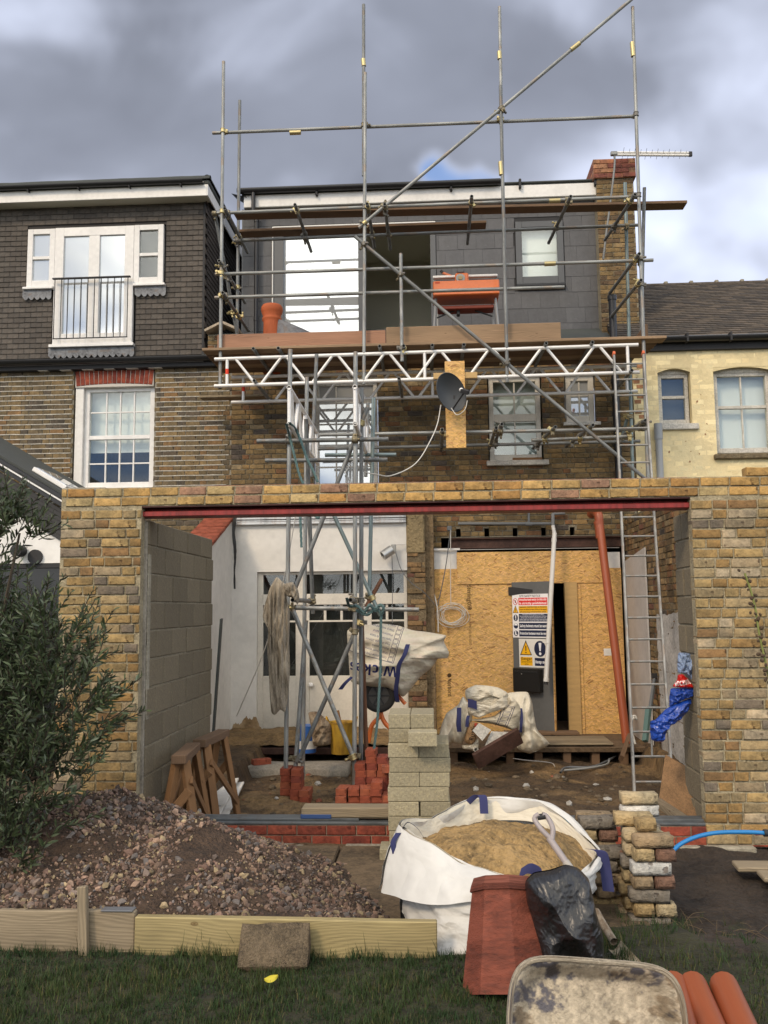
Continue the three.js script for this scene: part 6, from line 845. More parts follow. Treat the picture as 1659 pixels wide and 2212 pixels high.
// ---------------------------------------------------------------- pipes and cables on the back wall
{ const z = -12.55, w = thing('waste_pipe', 'white plastic waste pipe hanging from grey wall pipework past the door', 'pipe', [0, 0, 0]), gp = std([0.16, 0.165, 0.165], { roughness: 0.6 }), wp = std([0.7, 0.69, 0.66], { roughness: 0.35, map: rep(T.grime, 2, 2) });
  tube(w, 'grey_pipe', gp, c3(435, 143, -12.82), c3(1050, 143, -12.82), 0.022); tube(w, 'grey_pipe', gp, c3(903, 50, -12.83), c3(903, 140, -12.83), 0.018); tube(w, 'elbow', gp, c3(1062, 160, -12.76), c3(1062, 78, -12.82), 0.026); tube(w, 'elbow', gp, c3(1062, 78, -12.82), c3(1140, 74, -12.84), 0.024); tube(w, 'socket', gp, c3(880, 145, -12.82), c3(925, 145, -12.82), 0.03); tube(w, 'white_pipe', wp, c3(1062, 155, z), c3(1073, 210, z), 0.026); tube(w, 'white_pipe', wp, c3(1073, 205, z), c3(1017, 1180, z + 0.25), 0.032); for (const [a, b] of [[1071, 240], [1019, 1165]]) tube(w, 'collar', wp, c3(a, b, z + (b > 500 ? 0.25 : 0)), c3(a - 1, b + 22, z + (b > 500 ? 0.25 : 0)), 0.037, 0.03); tube(w, 'black_end', M.blackm, c3(1017, 1180, z + 0.25), c3(1015, 1207, z + 0.255), 0.028); curveTube(w, 'tie', M.cable, [c3(995, 928, z + 0.2), c3(1030, 935, z + 0.22), c3(1045, 925, z + 0.2)], 0.006, 12, 5); rebase(w, [1.7, 2.6, -12.8]);
  const t = thing('soil_pipe', 'terracotta orange plastic soil pipe leaning from the wall to the floor', 'pipe', [0, 0, 0]); const cv = [c3(1315, 82, -12.75), c3(1335, 62, -12.62), c3(1362, 85, -12.5), c3(1370, 150, -12.48)]; curveTube(t, 'bend', M.claypipe, cv, 0.062, 24, 18); tube(t, 'pipe', M.claypipe, c3(1368, 120, -12.49), c3(1552, 1600, -12.0), 0.057, 0.05); tube(t, 'socket', M.claypipe, c3(1366, 140, -12.49), c3(1378, 240, -12.47), 0.066, 0.05); tube(t, 'ring', M.claypipe, c3(1364, 128, -12.49), c3(1366, 146, -12.49), 0.07, 0.05); rebase(t, [2.6, -0.13, -12.0]);
  reseed(66); const co = thing('cable_coil', 'coil of white cable hung on the strand board', 'cable', [0, 0, 0]), pts = []; for (let i = 0; i < 110; i++) { const a = i * 0.42, r = 70 + 40 * nz(i * 0.21, 3), x = 398 + Math.cos(a) * r * 1.25 + 34 * nz(i * 0.13, 7), y = 745 + Math.sin(a) * r * 0.8 + 26 * nz(i * 0.17, 9); pts.push(c3(x, y, -12.78 + 0.05 * nz(i * 0.3, 1))); } curveTube(co, 'coil', M.cable, pts, 0.0045, 700, 5); curveTube(co, 'lead', M.cable, [c3(387, 185, -12.75), c3(385, 400, -12.77), c3(388, 680, -12.78)], 0.006, 30, 5); curveTube(co, 'lead', M.cabledark, [c3(385, 190, -12.75), c3(350, 450, -12.76), c3(300, 690, -12.78)], 0.007, 30, 5); curveTube(co, 'lead', M.cable, [c3(235, 430, -12.74), c3(265, 560, -12.74), c3(298, 700, -12.76), c3(305, 860, -12.78)], 0.011, 30, 6); add(co, 'junction', cbox(0.07, 0.07, 0.05, 0.01), M.cabledark, c3(378, 175, -12.8).toArray()); rebase(co, c3(395, 860, -12.8).toArray());
  const l = thing('security_lamp', 'silver spotlight hanging from loose wires on the white wall', 'lamp', [0, 0, 0]); const a = c2(1345, 315, -12.45), b = c2(1285, 355, -12.4); tube(l, 'spot_body', std([0.5, 0.5, 0.48], { metalness: 0.7, roughness: 0.35 }), a, b, 0.07, 0.05); add(l, 'bracket', cbox(0.07, 0.13, 0.05, 0.01), std([0.4, 0.4, 0.38], { metalness: 0.4 }), c2(1358, 310, -12.5).toArray()); bar(l, 'arm', M.cable, c2(1365, 283, -12.5), c2(1440, 280, -12.55), 0.012, 0.012); curveTube(l, 'wire', M.cabledark, [c2(1345, 330, -12.5), c2(1350, 480, -12.52), c2(1349, 690, -12.5), c2(1350, 800, -12.4)], 0.005, 30, 5); curveTube(l, 'wire', M.cabledark, [c2(1370, 330, -12.5), c2(1410, 450, -12.5), c2(1470, 530, -12.5), c2(1560, 600, -12.5), c2(1640, 690, -12.6)], 0.005, 40, 5); rebase(l, c2(1345, 355, -12.5).toArray());
  const st = thing('guy_string', 'thin white string stretched from the tower to the left floor', 'string', [0, 0, 0]); curveTube(st, 'string', M.cable, [c2(710, 90, -9.6), c2(640, 470, -9.9), c2(510, 960, -10.8), c2(320, 1415, -11.7)], 0.006, 40, 5); rebase(st, c2(320, 1415, -11.7).toArray());
  const lc = thing('loose_conduit', 'grey cable conduits trailing across the earth floor', 'cable', [0, 0, 0]), ck = crop(1200, 2400, 2.0737), gz = (x, y) => { const p = ck(x, y, -10), d = p.clone().sub(STATION); const t = (-0.27 - STATION.y) / d.y; return STATION.clone().addScaledVector(d, t); }; curveTube(lc, 'conduit', M.cabledark, [gz(1215, 130), gz(1260, 95), gz(1400, 95), gz(1510, 60), gz(1600, 8)], 0.014, 40, 6); curveTube(lc, 'conduit', std([0.3, 0.31, 0.3]), [gz(1240, 115), gz(1400, 100), gz(1520, 75), gz(1540, 40)], 0.012, 40, 6); curveTube(lc, 'wire', M.cable, [gz(820, 20), gz(960, 45), gz(1150, 65), gz(1180, 90)], 0.006, 40, 5); rebase(lc, gz(1400, 95).toArray()); }
// ---------------------------------------------------------------- loose masonry
function lumpyBox(w, h, d, s, amp) { let g = new THREE.BoxGeometry(w, h, d, 5, 3, 3); g.deleteAttribute('uv'); g.deleteAttribute('normal'); g = mergeVertices(g, 1e-4); const p = g.attributes.position; for (let i = 0; i < p.count; i++) { let x = p.getX(i), y = p.getY(i), z = p.getZ(i); const ex = Math.abs(x) > w * 0.49, ey = Math.abs(y) > h * 0.49, ez = Math.abs(z) > d * 0.49, k = (ex + ey + ez) > 1 ? 0.0025 + amp * 0.8 * Math.abs(nz(x * 20 + s, y * 20, z * 20)) : 0; const a = nz(x * 16 + s, y * 16 + 3, z * 16) * amp, b = nz(x * 16 + s + 9, y * 16, z * 16) * amp, c = nz(x * 16 + s, y * 16 + 17, z * 16) * amp; x += a * 0.6 - Math.sign(x) * k; y += b * 0.6 - Math.sign(y) * k; z += c * 0.6 - Math.sign(z) * k; p.setXYZ(i, x, y, z); } g = g.toNonIndexed(); g.computeVertexNormals(); const m = mergeVertices((() => { const q = g.clone(); q.deleteAttribute('normal'); return q; })()); m.computeVertexNormals(); boxUV(m, 1.6, s * 0.37, s * 0.73); return m; }
reseed(1212);
const perfBrick = (() => { const s = new THREE.Shape([[-0.1075, -0.051], [0.1075, -0.051], [0.1075, 0.051], [-0.1075, 0.051]].map(a => new THREE.Vector2(...a))); for (const x of [-0.062, 0, 0.062]) { const p = new THREE.Path(); p.absellipse(x, 0, 0.021, 0.027, 0, 6.2832, true); s.holes.push(p); } const g = new THREE.ExtrudeGeometry(s, { depth: 0.061, bevelEnabled: true, bevelThickness: 0.002, bevelSize: 0.002, bevelSegments: 1, curveSegments: 7 }); g.rotateX(-Math.PI / 2); boxUV(g, 1.5); return g; })();
const redM = [[0.34, 0.085, 0.042], [0.3, 0.07, 0.036], [0.38, 0.11, 0.055], [0.27, 0.065, 0.04]].map(c => brickMat(c, { bumpScale: 0.002 }));
function redBrick(x, y, z, ry, label, group, edge = false, i = 0) { const b = add(scene, 'perforated_brick', perfBrick, redM[rnd() * 4 | 0], [x, y, z], edge ? [0, ry, Math.PI / 2] : [0, ry, 0]); return tag(b, label, 'brick', group); }
{ const z = -9.25, x0 = at(617, 1700, z).x, gy = -0.3, g1 = 'bricks in the small red stack';
  [[0, 5, 0], [0.112, 5, 0.06], [0.215, 2, 0.1]].forEach(([dx, n, dz], c) => { for (let k = 0; k < n; k++) redBrick(x0 + dx + rr(-0.006, 0.006), gy + k * 0.066, z + dz + rr(-0.01, 0.01) - 0.1, Math.PI / 2 + rr(-0.05, 0.05), `red perforated brick, ${ord(k)} one up in the ${nth(c)} column of the small stack`, g1); });
  const z2 = -8.95, x2 = at(745, 1700, z2).x, g2 = 'bricks in the large red stack';
  for (let k = 0; k < 6; k++) redBrick(x2 + 0.04 + k * 0.072, gy, z2 - 0.05, Math.PI / 2 + rr(-0.03, 0.03), `red perforated brick, ${nth(k)} from the left in the bottom row of the large stack`, g2);
  [[-0.03, 2], [0.09, 2], [0.2, 2], [0.31, 3], [0.42, 1]].forEach(([dx, n], c) => { for (let k = 0; k < n; k++) redBrick(x2 + dx + rr(-0.01, 0.01), gy + 0.068 + k * 0.066, z2 - 0.03 + rr(-0.02, 0.02), Math.PI / 2 + rr(-0.1, 0.1), `red perforated brick, ${ord(k + 1)} layer of the ${nth(c)} front column in the large stack`, g2); });
  [[0.14, 6], [0.25, 8], [0.36, 7], [0.45, 5]].forEach(([dx, n], c) => { for (let k = 0; k < n; k++) redBrick(x2 + dx + rr(-0.008, 0.008), gy + k * 0.066, z2 - 0.29 - (c % 2) * 0.02, Math.PI / 2 + rr(-0.04, 0.04), `red perforated brick, ${ord(k)} layer of the ${nth(c)} back column in the large stack`, g2); }); redBrick(x2 + 0.47, gy + 0.33, z2 - 0.1, 0.1, 'red perforated brick lying crosswise at the right end of the large stack', g2);
  const cl = thing('concrete_ledge', 'old concrete footing ledge standing out of the dug floor', 'footing', [-1.7, -0.33, -10.9]); add(cl, 'footing', lumpyBox(1.3, 0.16, 0.4, 4, 0.02), M.concrete, [0, 0.05, 0]); redBrick(-2.12, -0.2, -10.85, 0.5, 'single red perforated brick on the concrete footing ledge', null); const cl2 = thing('concrete_ledge', 'lower broken concrete footing behind the larger red stack', 'footing', [-0.6, -0.33, -10.6]); add(cl2, 'footing', lumpyBox(0.7, 0.14, 0.3, 9, 0.02), M.concrete, [0, 0.04, 0]); }
reseed(1313);
{ const blk = (x0, x1, y, z0, z1, label, i) => { const b = span(scene, 'concrete_block', blockLight[i % 4], [x0, x1], [y, y + 0.098], [z0, z1], 0.005); b.rotation.y = rr(-0.015, 0.015); return tag(b, label, 'block', 'dry stacked concrete blocks'); };
  const zf = -6.4; blk(-0.41, 0.03, -0.1, zf - 0.14, zf + 0.075, 'bottom block of the dry stack, pushed out to the left', 0);
  const L = (w, k) => `pale concrete block, ${w} of the ${ord(k)} course in the dry stack`;
  for (let k = 1; k < 8; k++) { const y = -0.1 + k * 0.1, o = rr(-0.008, 0.008); if (k % 2) { blk(-0.345 + o, -0.13 + o, y, zf - 0.44, zf, L('left one', k), k); blk(-0.126 + o, 0.085 + o, y, zf - 0.44, zf + rr(-0.008, 0.008), L('right one', k), k + 1); } else { blk(-0.348 + o, 0.082 + o, y, zf - 0.215, zf, L('front one', k), k + 2); blk(-0.348 + o, 0.082 + o, y, zf - 0.435, zf - 0.22, L('back one', k), k); } }
  for (let k = 8; k < 10; k++) { const y = -0.1 + k * 0.1; blk(-0.345, -0.19, y, zf - 0.44, zf - 0.03, L('left one', k), k); blk(-0.187, -0.02, y, zf - 0.44, zf - 0.03, L('right one', k), k + 3); } blk(-0.2, 0.0, 0.7, zf + 0.0, zf + 0.16, 'small concrete block jutting forward near the top of the dry stack', 2); }
reseed(1414);
{ const geo = [0, 1, 2, 3, 4].map(i => lumpyBox(0.22, 0.07, 0.105, i * 4.1 + 2, 0.008)), hg = [0, 1, 2].map(i => lumpyBox(0.112, 0.07, 0.105, i * 5.3 + 20, 0.009));
  const cols = [[0.42, 0.29, 0.13], [0.47, 0.35, 0.18], [0.36, 0.26, 0.15], [0.26, 0.22, 0.17], [0.5, 0.4, 0.24], [0.24, 0.13, 0.085]].map(c => brickMat(c, { bumpScale: 0.012 })), wht = brickMat([0.7, 0.67, 0.6], { bumpScale: 0.01 });
  const put = (x, y, z, big, m, label, group, ry = 0) => tag(add(scene, 'reclaimed_brick', (big ? geo : hg)[rnd() * (big ? 5 : 3) | 0], m, [x, y, z], [rr(-0.015, 0.015), ry + rr(-0.05, 0.05), rr(-0.025, 0.025)]), label, 'brick', group);
  const ga = 'bricks in the left reclaimed stack', gb = 'bricks in the right reclaimed stack', la = (w, k) => `reclaimed stock brick, ${w} of the ${ord(k)} course in the left old stack`, lb = (w, k) => `reclaimed stock brick, ${w} of the ${ord(k)} course in the right old stack`, rc = () => cols[rnd() * 6 | 0];
  for (let k = 0; k < 7; k++) { const y = -0.08 + k * 0.072, x = 0.96 + rr(-0.02, 0.02), z = -5.6; if (k % 2) { put(x - 0.06, y, z, false, rc(), la('left one', k), ga); put(x + 0.065, y, z, false, rc(), la('right one', k), ga); } else put(x, y, z, true, k === 6 ? cols[3] : rc(), la('middle one', k), ga); put(x, y, z - 0.12, true, rc(), la('back one', k), ga); if (k < 5) put(x + 0.02, y, z + 0.12, k % 2 === 0, rc(), la('front one', k), ga); }
  for (let k = 0; k < 7; k++) { const y = -0.09 + k * 0.073, x = 1.165 + rr(-0.014, 0.014) + k * 0.003, z = -5.2; if (k % 2) { put(x - 0.058, y, z, false, k === 1 ? cols[0] : rc(), lb('left one', k), gb); put(x + 0.062, y, z, false, rc(), lb('right one', k), gb); } else put(x, y, z, true, k === 2 ? cols[3] : k === 4 ? wht : rc(), k === 4 ? 'white painted brick halfway up the right old brick stack' : lb('front one', k), gb); put(x - 0.03, y, z - 0.12, true, rc(), lb('middle one', k), gb); put(x - 0.01, y, z - 0.25, true, rc(), lb('back one', k), gb); }
  put(1.13, 0.42, -5.4, true, cols[1], 'buff reclaimed brick lying across the middle of the right stack', gb); put(1.17, 0.42, -5.27, false, cols[0], 'half brick resting near the top of the right old stack', gb); put(1.2, 0.435, -5.55, true, wht, 'bright white painted brick near the top of the right stack', gb); put(1.2, 0.505, -5.55, true, cols[4], 'topmost buff brick of the right old brick stack', gb); }
// ---------------------------------------------------------------- trestles, boards, sheets
reseed(1515);
function trestle(label, x, z, ry) { const t = thing('trestle', label, 'trestle', [x, -0.28, z], ry, 'timber trestles'); const m = M.oldpine; span(t, 'top_beam', M.boarddark, [-0.06, 0.06], [0.73, 0.8], [-0.34, 0.34], 0.006, true); for (const s of [-1, 1]) for (const q of [-1, 1]) bar(t, 'leg', m, V(s * 0.035, 0.74, q * 0.25), V(s * 0.16, 0, q * 0.3), 0.045, 0.07); for (const q of [-1, 1]) bar(t, 'cross_brace', m, V(-0.12, 0.28, q * 0.31), V(0.08, 0.52, q * 0.29), 0.07, 0.025); bar(t, 'cross_brace', m, V(0.16, 0.12, -0.31), V(0.09, 0.6, 0.28), 0.025, 0.06); bar(t, 'cross_brace', m, V(-0.16, 0.08, 0.3), V(-0.08, 0.58, -0.27), 0.025, 0.06); return t; }
trestle('brown timber trestle in front beside the block wall', -2.06, -7.36, 0.1); trestle('second timber trestle standing behind the front one', -2.06, -8.2, -0.08);
for (let i = 0; i < 2; i++) { const b = add(scene, 'white_board', cbox(0.26, 0.02, 1.7, 0.003), M.white, [-2.2 + i * 0.06, -0.2 - i * 0.04, -9.0], [0.0, 0.12, 0.1]); tag(b, ['white board on top of the pair lying by the block wall', 'white board underneath the pair lying by the block wall'][i], 'board', 'white boards'); }
{ const p = at(460, 1740, -8.4); tag(add(scene, 'foil_bundle', pillow([[-0.07, -0.03], [0.0, -0.05], [0.07, -0.02], [0.06, 0.04], [-0.02, 0.05], [-0.07, 0.03]].map(a => V(...a, 0)), 0, 0.05, { amp: 0.05, fx: 40, fy: 40, seed: 5, nu: 60, nv: 14 }), std([0.32, 0.34, 0.36], { metalness: 0.8, roughness: 0.3 }), [p.x, -0.22, -8.5], [-0.4, 0.3, 0]), 'crumpled silver foil wrapped bundle by the trestle foot', 'foil'); tag(bar(scene, 'timber_offcut', M.oldpine, V(p.x - 0.3, -0.25, -8.45), V(p.x - 0.05, -0.2, -8.5), 0.07, 0.05), 'timber offcut lying at the trestle foot', 'offcut'); }
{ const q = (x, y, z) => crop(1960, 2040, 3.6867)(x, y, z); tag(bar(scene, 'ply_sheet', M.ply, V(0, 0, 0), V(0, 1, 0), 0.5, 0.012), 'brown plywood sheet leaning on the right block return', 'sheet'); const s = scene.children.at(-1);
  const P = [q(590, 1350, -7.9), q(975, 1570, -7.35), q(1025, 2170, -7.12), q(520, 1850, -7.75)]; const g = grid(6, 6, (u, v) => { const a = P[3].clone().lerp(P[2], u), b = P[0].clone().lerp(P[1], u), c = a.lerp(b, v); return [c.x, c.y, c.z, u * 0.6, v * 0.7]; }), g2 = flip(grid(6, 6, (u, v) => { const a = P[3].clone().lerp(P[2], u), b = P[0].clone().lerp(P[1], u), c = a.lerp(b, v); return [c.x + 0.008, c.y, c.z - 0.008, u, v]; })); s.geometry = mergeGeometries([g, g2]); s.position.set(0, 0, 0); s.rotation.set(0, 0, 0); s.scale.set(1, 1, 1);
  tag(bar(scene, 'timber_offcut', M.boardgrey, q(480, 1890, -7.7), q(900, 2170, -7.0), 0.09, 0.05), 'pale timber length lying at the foot of the plywood sheet', 'timber');
  const rk = thing('garden_fork', 'dark handled tool leaning against the party wall behind the ladder', 'tool', [0, 0, 0]); bar(rk, 'shaft', M.cabledark, q(465, 460, -11.4), q(400, 900, -11.0), 0.035, 0.035); bar(rk, 'grip', std([0.09, 0.16, 0.15]), q(395, 790, -11.05), q(355, 1190, -10.8), 0.06, 0.05); bar(rk, 'head', M.blackm, q(430, 420, -11.42), q(510, 420, -11.42), 0.06, 0.05); bar(rk, 'tine', M.galv2, q(430, 1150, -10.9), q(440, 1390, -10.7), 0.025, 0.015); rebase(rk, q(430, 1390, -10.8).toArray());
  const wi = thing('cable_tangle', 'tangled white wires hanging behind the ladder', 'cable', [0, 0, 0]); curveTube(wi, 'wire', M.cable, [q(185, 880, -11), q(205, 900, -10.9), q(235, 890, -10.9), q(255, 930, -10.9), q(215, 920, -10.85), q(195, 1050, -10.9), q(220, 1150, -10.9), q(240, 1220, -10.9)], 0.013, 50, 6); rebase(wi, q(240, 1220, -10.9).toArray());
  tag(bar(scene, 'timber_offcut', M.boarddark, q(75, 1390, -11.3), q(165, 1130, -11.6), 0.05, 0.09), 'brown board end propped beside the terracotta soil pipe', 'offcut');
  const s2 = thing('insulation_wrapper', 'blue and red plastic insulation wrapper snagged on the right pier', 'wrapper', [0, 0, 0]), z = -7.2, wt = canvasTex(256, 128, (g, w, h) => { g.fillStyle = '#b8180f'; g.fillRect(0, 0, w, h); g.fillStyle = '#f3f0ee'; g.font = 'bold 62px sans-serif'; g.textBaseline = 'middle'; g.save(); g.translate(20, 88); g.rotate(-0.12); g.fillText('ROCKWOOL', 0, 0, 226); g.restore(); });
  const blue = phy([0.012, 0.06, 0.36], { roughness: 0.3, bumpMap: rep(T.crease, 1, 1), bumpScale: 0.02, clearcoat: 0.5, clearcoatRoughness: 0.2 }), pale = phy([0.22, 0.3, 0.46], { roughness: 0.3, bumpMap: rep(T.crease, 1, 1), bumpScale: 0.02, clearcoat: 0.4 });
  add(s2, 'tail', pillow(outline(q, z + 0.03, [[415, 960], [480, 930], [600, 810], [730, 740], [880, 690], [900, 720], [850, 840], [770, 930], [600, 1050], [560, 1195], [430, 1170]]), z + 0.03, 0.05, { amp: 0.05, fx: 16, fy: 16, seed: 71, nu: 90, nv: 20 }), blue); add(s2, 'top', pillow(outline(q, z, [[750, 150], [860, 155], [920, 200], [975, 420], [960, 600], [900, 480], [820, 400], [740, 380], [735, 260]]), z, 0.04, { amp: 0.05, fx: 18, fy: 14, seed: 73, nu: 80, nv: 16 }), pale); add(s2, 'red_band', pillow(outline(q, z + 0.05, [[740, 410], [800, 405], [870, 470], [925, 560], [800, 560], [680, 545], [730, 470]]), z + 0.05, 0.035, { amp: 0.03, fx: 16, fy: 16, seed: 77, nu: 60, nv: 12 }), phy([1, 1, 1], { map: wt, roughness: 0.35 })); add(s2, 'fold', pillow(outline(q, z + 0.02, [[655, 580], [760, 560], [920, 560], [940, 650], [830, 690], [720, 740], [640, 780]]), z + 0.02, 0.05, { amp: 0.04, fx: 18, fy: 18, seed: 79, nu: 60, nv: 12 }), blue); add(s2, 'red_tip', pillow(outline(q, z - 0.01, [[915, 160], [960, 155], [970, 300], [970, 410], [920, 380], [880, 270]]), z - 0.01, 0.03, { amp: 0.03, fx: 18, fy: 18, seed: 83, nu: 40, nv: 10 }), phy([0.5, 0.1, 0.1], { roughness: 0.35 })); rebase(s2, q(700, 1195, z).toArray()); }
// ---------------------------------------------------------------- rubble lying on the dug floor
reseed(1616); { const list = []; for (let i = 0; i < 260; i++) { const x = rr(-2.1, 2.5), z = rr(-7.3, -11.4), s = rr(0.012, 0.05), g = new THREE.IcosahedronGeometry(s, 0); g.scale(1, rr(0.4, 0.8), rr(0.6, 1.2)); g.rotateY(rnd() * 6); g.translate(x, groundHeight(x, z) + s * 0.2, z); const t = rr(0.5, 1.3); list.push(tinted(g, rnd() < 0.12 ? C(0.36 * t, 0.12 * t, 0.07 * t) : rnd() < 0.1 ? C(0.5, 0.48, 0.44) : C(0.17 * t, 0.13 * t, 0.085 * t))); } const m = add(scene, 'rubble', mergeGeometries(list), std([1, 1, 1], { vertexColors: true, flatShading: true, roughness: 1, map: T.mortar })); tag(m, 'small rubble scattered over the dug earth floor', 'rubble', null, 'stuff'); }
// ---------------------------------------------------------------- gravel heap held by boards
function gravelHeight(x, z) { const cone = (cx, cz, h, l, r, f, b) => h - Math.hypot((x - cx) * (x < cx ? l : r), (z - cz) * (z < cz ? b : f)); const sm = (a, b) => { const k = 0.05, h = clamp(0.5 + 0.5 * (a - b) / k); return mix(b, a, h) + k * h * (1 - h); };
  let h = sm(cone(-2.05, -5.75, 0.52, 0.2, 0.4, 0.27, 0.6), cone(-1.42, -5.4, 0.41, 0.3, 0.46, 0.3, 0.9)); h = sm(h, cone(-2.7, -5.5, 0.36, 0.2, 0.3, 0.2, 0.5)); h = sm(h, cone(-0.95, -4.8, 0.2, 0.2, 0.32, 0.3, 0.6)); h += fbm(x * 3, z * 3, 5, 4) * 0.06 + fbm(x * 11, z * 11, 6, 3) * 0.03;
  if (x < -0.25) h = Math.max(h, 0.14 * sstep(-0.2, -0.5, x) * sstep(-4.95, -4.6, z) + fbm(x * 8, z * 8, 2, 3) * 0.03 - 0.12 * sstep(-4.6, -4.95, z)); return h; }
{ const g = thing('gravel_heap', 'heap of mixed pink and grey gravel behind the retaining boards', 'gravel'); g.userData.kind = 'stuff';
  const x0 = -3.3, x1 = -0.05, z0 = -4.462, z1 = -6.75, soil = add(g, 'soil', grid(120, 90, (u, v) => { const x = mix(x0, x1, u), z = mix(z0, z1, v); return [x, Math.max(gravelHeight(x, z), -0.16), z, x, z]; }), std([0.085, 0.054, 0.036], { map: rep(T.earth, 2, 2), bumpMap: rep(T.earthB, 2, 2), bumpScale: 0.03, roughness: 1 }));
  soil.userData.kind = 'stuff'; reseed(1717); const N = 21000, per = N / 3 | 0, cols = [[0.33, 0.22, 0.165], [0.38, 0.265, 0.195], [0.24, 0.155, 0.12], [0.28, 0.22, 0.185], [0.16, 0.11, 0.085], [0.21, 0.19, 0.18], [0.45, 0.36, 0.22], [0.12, 0.085, 0.065]];
  const smat = std([1, 1, 1], { flatShading: true, roughness: 0.9, map: rep(T.mortar, 1, 1) }), mm = new THREE.Matrix4(), q = new THREE.Quaternion(), e = new THREE.Euler(), c = new THREE.Color();
  for (let k = 0; k < 3; k++) { const sg = new THREE.IcosahedronGeometry(1, 0), p = sg.attributes.position; for (let i = 0; i < p.count; i++) { const x = p.getX(i), y = p.getY(i), z = p.getZ(i), s = 1 + 0.9 * nz(x * 2.1 + k * 7, y * 2.1, z * 2.1); p.setXYZ(i, x * s, y * s * [0.7, 0.85, 0.6][k], z * s * [1, 0.8, 1.15][k]); } sg.computeVertexNormals();
    const im = new THREE.InstancedMesh(sg, smat, per); im.name = 'stones'; im.castShadow = im.receiveShadow = true; let n = 0, guard = 0;
    while (n < per && guard++ < per * 9) { const x = rr(x0, x1), z = rr(z0 - 0.01, z1), h = gravelHeight(x, z), gy = groundHeight(x, z); if (h < gy - 0.02) continue; const dark = fbm(x * 2.2 + 4, z * 2.2, 8, 3) * 1.7 + (x > -1.1 ? 0.12 : 0); if (rnd() < dark * 2.2 + 0.05) continue; const big = rnd() < 0.13, s = big ? rr(0.012, 0.026) : rr(0.004, 0.011); mm.compose(V(x, h + s * 0.25, z), q.setFromEuler(e.set(rnd() * 6, rnd() * 6, rnd() * 6)), V(s * rr(0.8, 1.35), s * rr(0.6, 1), s * rr(0.8, 1.2))); im.setMatrixAt(n, mm); const pale = nz(x * 2.5 + 3, z * 2.5, 3) > 0.2 ? 1.25 : 1, cc = cols[rnd() * cols.length | 0], t = 0.86 * rr(0.75, 1.25) * (x > -1.0 ? 0.8 : pale) * (rnd() < 0.35 ? 0.7 : 1); im.setColorAt(n, c.setRGB(cc[0] * t, cc[1] * t * 0.97, cc[2] * t * 0.95)); n++; }
    im.count = n; im.userData.kind = 'stuff'; g.add(im); }
  rebase(g, [-1.7, -0.1, -5.4]); }
reseed(1818);
{ const y = 0.09; tag(span(scene, 'edging_board', M.boardgrey, [-3.5, -1.49], [-0.03, 0.188], [-4.49, -4.45], 0.006, true), 'grey weathered edging board at the left of the gravel', 'board', 'boards edging the gravel'); const b = span(scene, 'edging_board', M.treated, [-1.48, -0.015], [-0.03, 0.168], [-4.46, -4.415], 0.005, true); b.rotation.z = -0.008; tag(b, 'greenish yellow treated edging board with dark knots', 'board', 'boards edging the gravel');
  const st = thing('timber_stake', 'pale timber stake driven in before the grey edging board', 'stake', [-1.735, -0.05, -4.41]); bar(st, 'stake', M.boardgrey, V(0.012, 0, 0), V(-0.012, 0.36, -0.02), 0.045, 0.035);
  span(scene, 'metal_strip', M.lead, [-1.66, -1.5], [0.188, 0.194], [-4.5, -4.44], 0.002).userData = { label: 'grey metal strip on the end of the weathered edging board', category: 'strip', kind: 'thing' };
  const s = add(scene, 'stone_slab', lumpyBox(0.33, 0.075, 0.21, 8, 0.016), std([0.2, 0.15, 0.095], { map: rep(T.earth, 2, 2), bumpMap: rep(T.earthB, 3, 3), bumpScale: 0.02, roughness: 1 }), [-0.775, 0.075, -4.31], [0.78, 0.03, -0.02]); tag(s, 'brown concrete slab leaning on the treated edging board', 'slab'); }
{ const p = at(65, 1745, -6.6); tag(add(scene, 'white_kerb', cbox(0.3, 0.09, 0.2, 0.012), M.oldwhite, [p.x, p.y - 0.02, -6.6]), 'white painted kerb stone glimpsed under the olive tree', 'kerb'); }
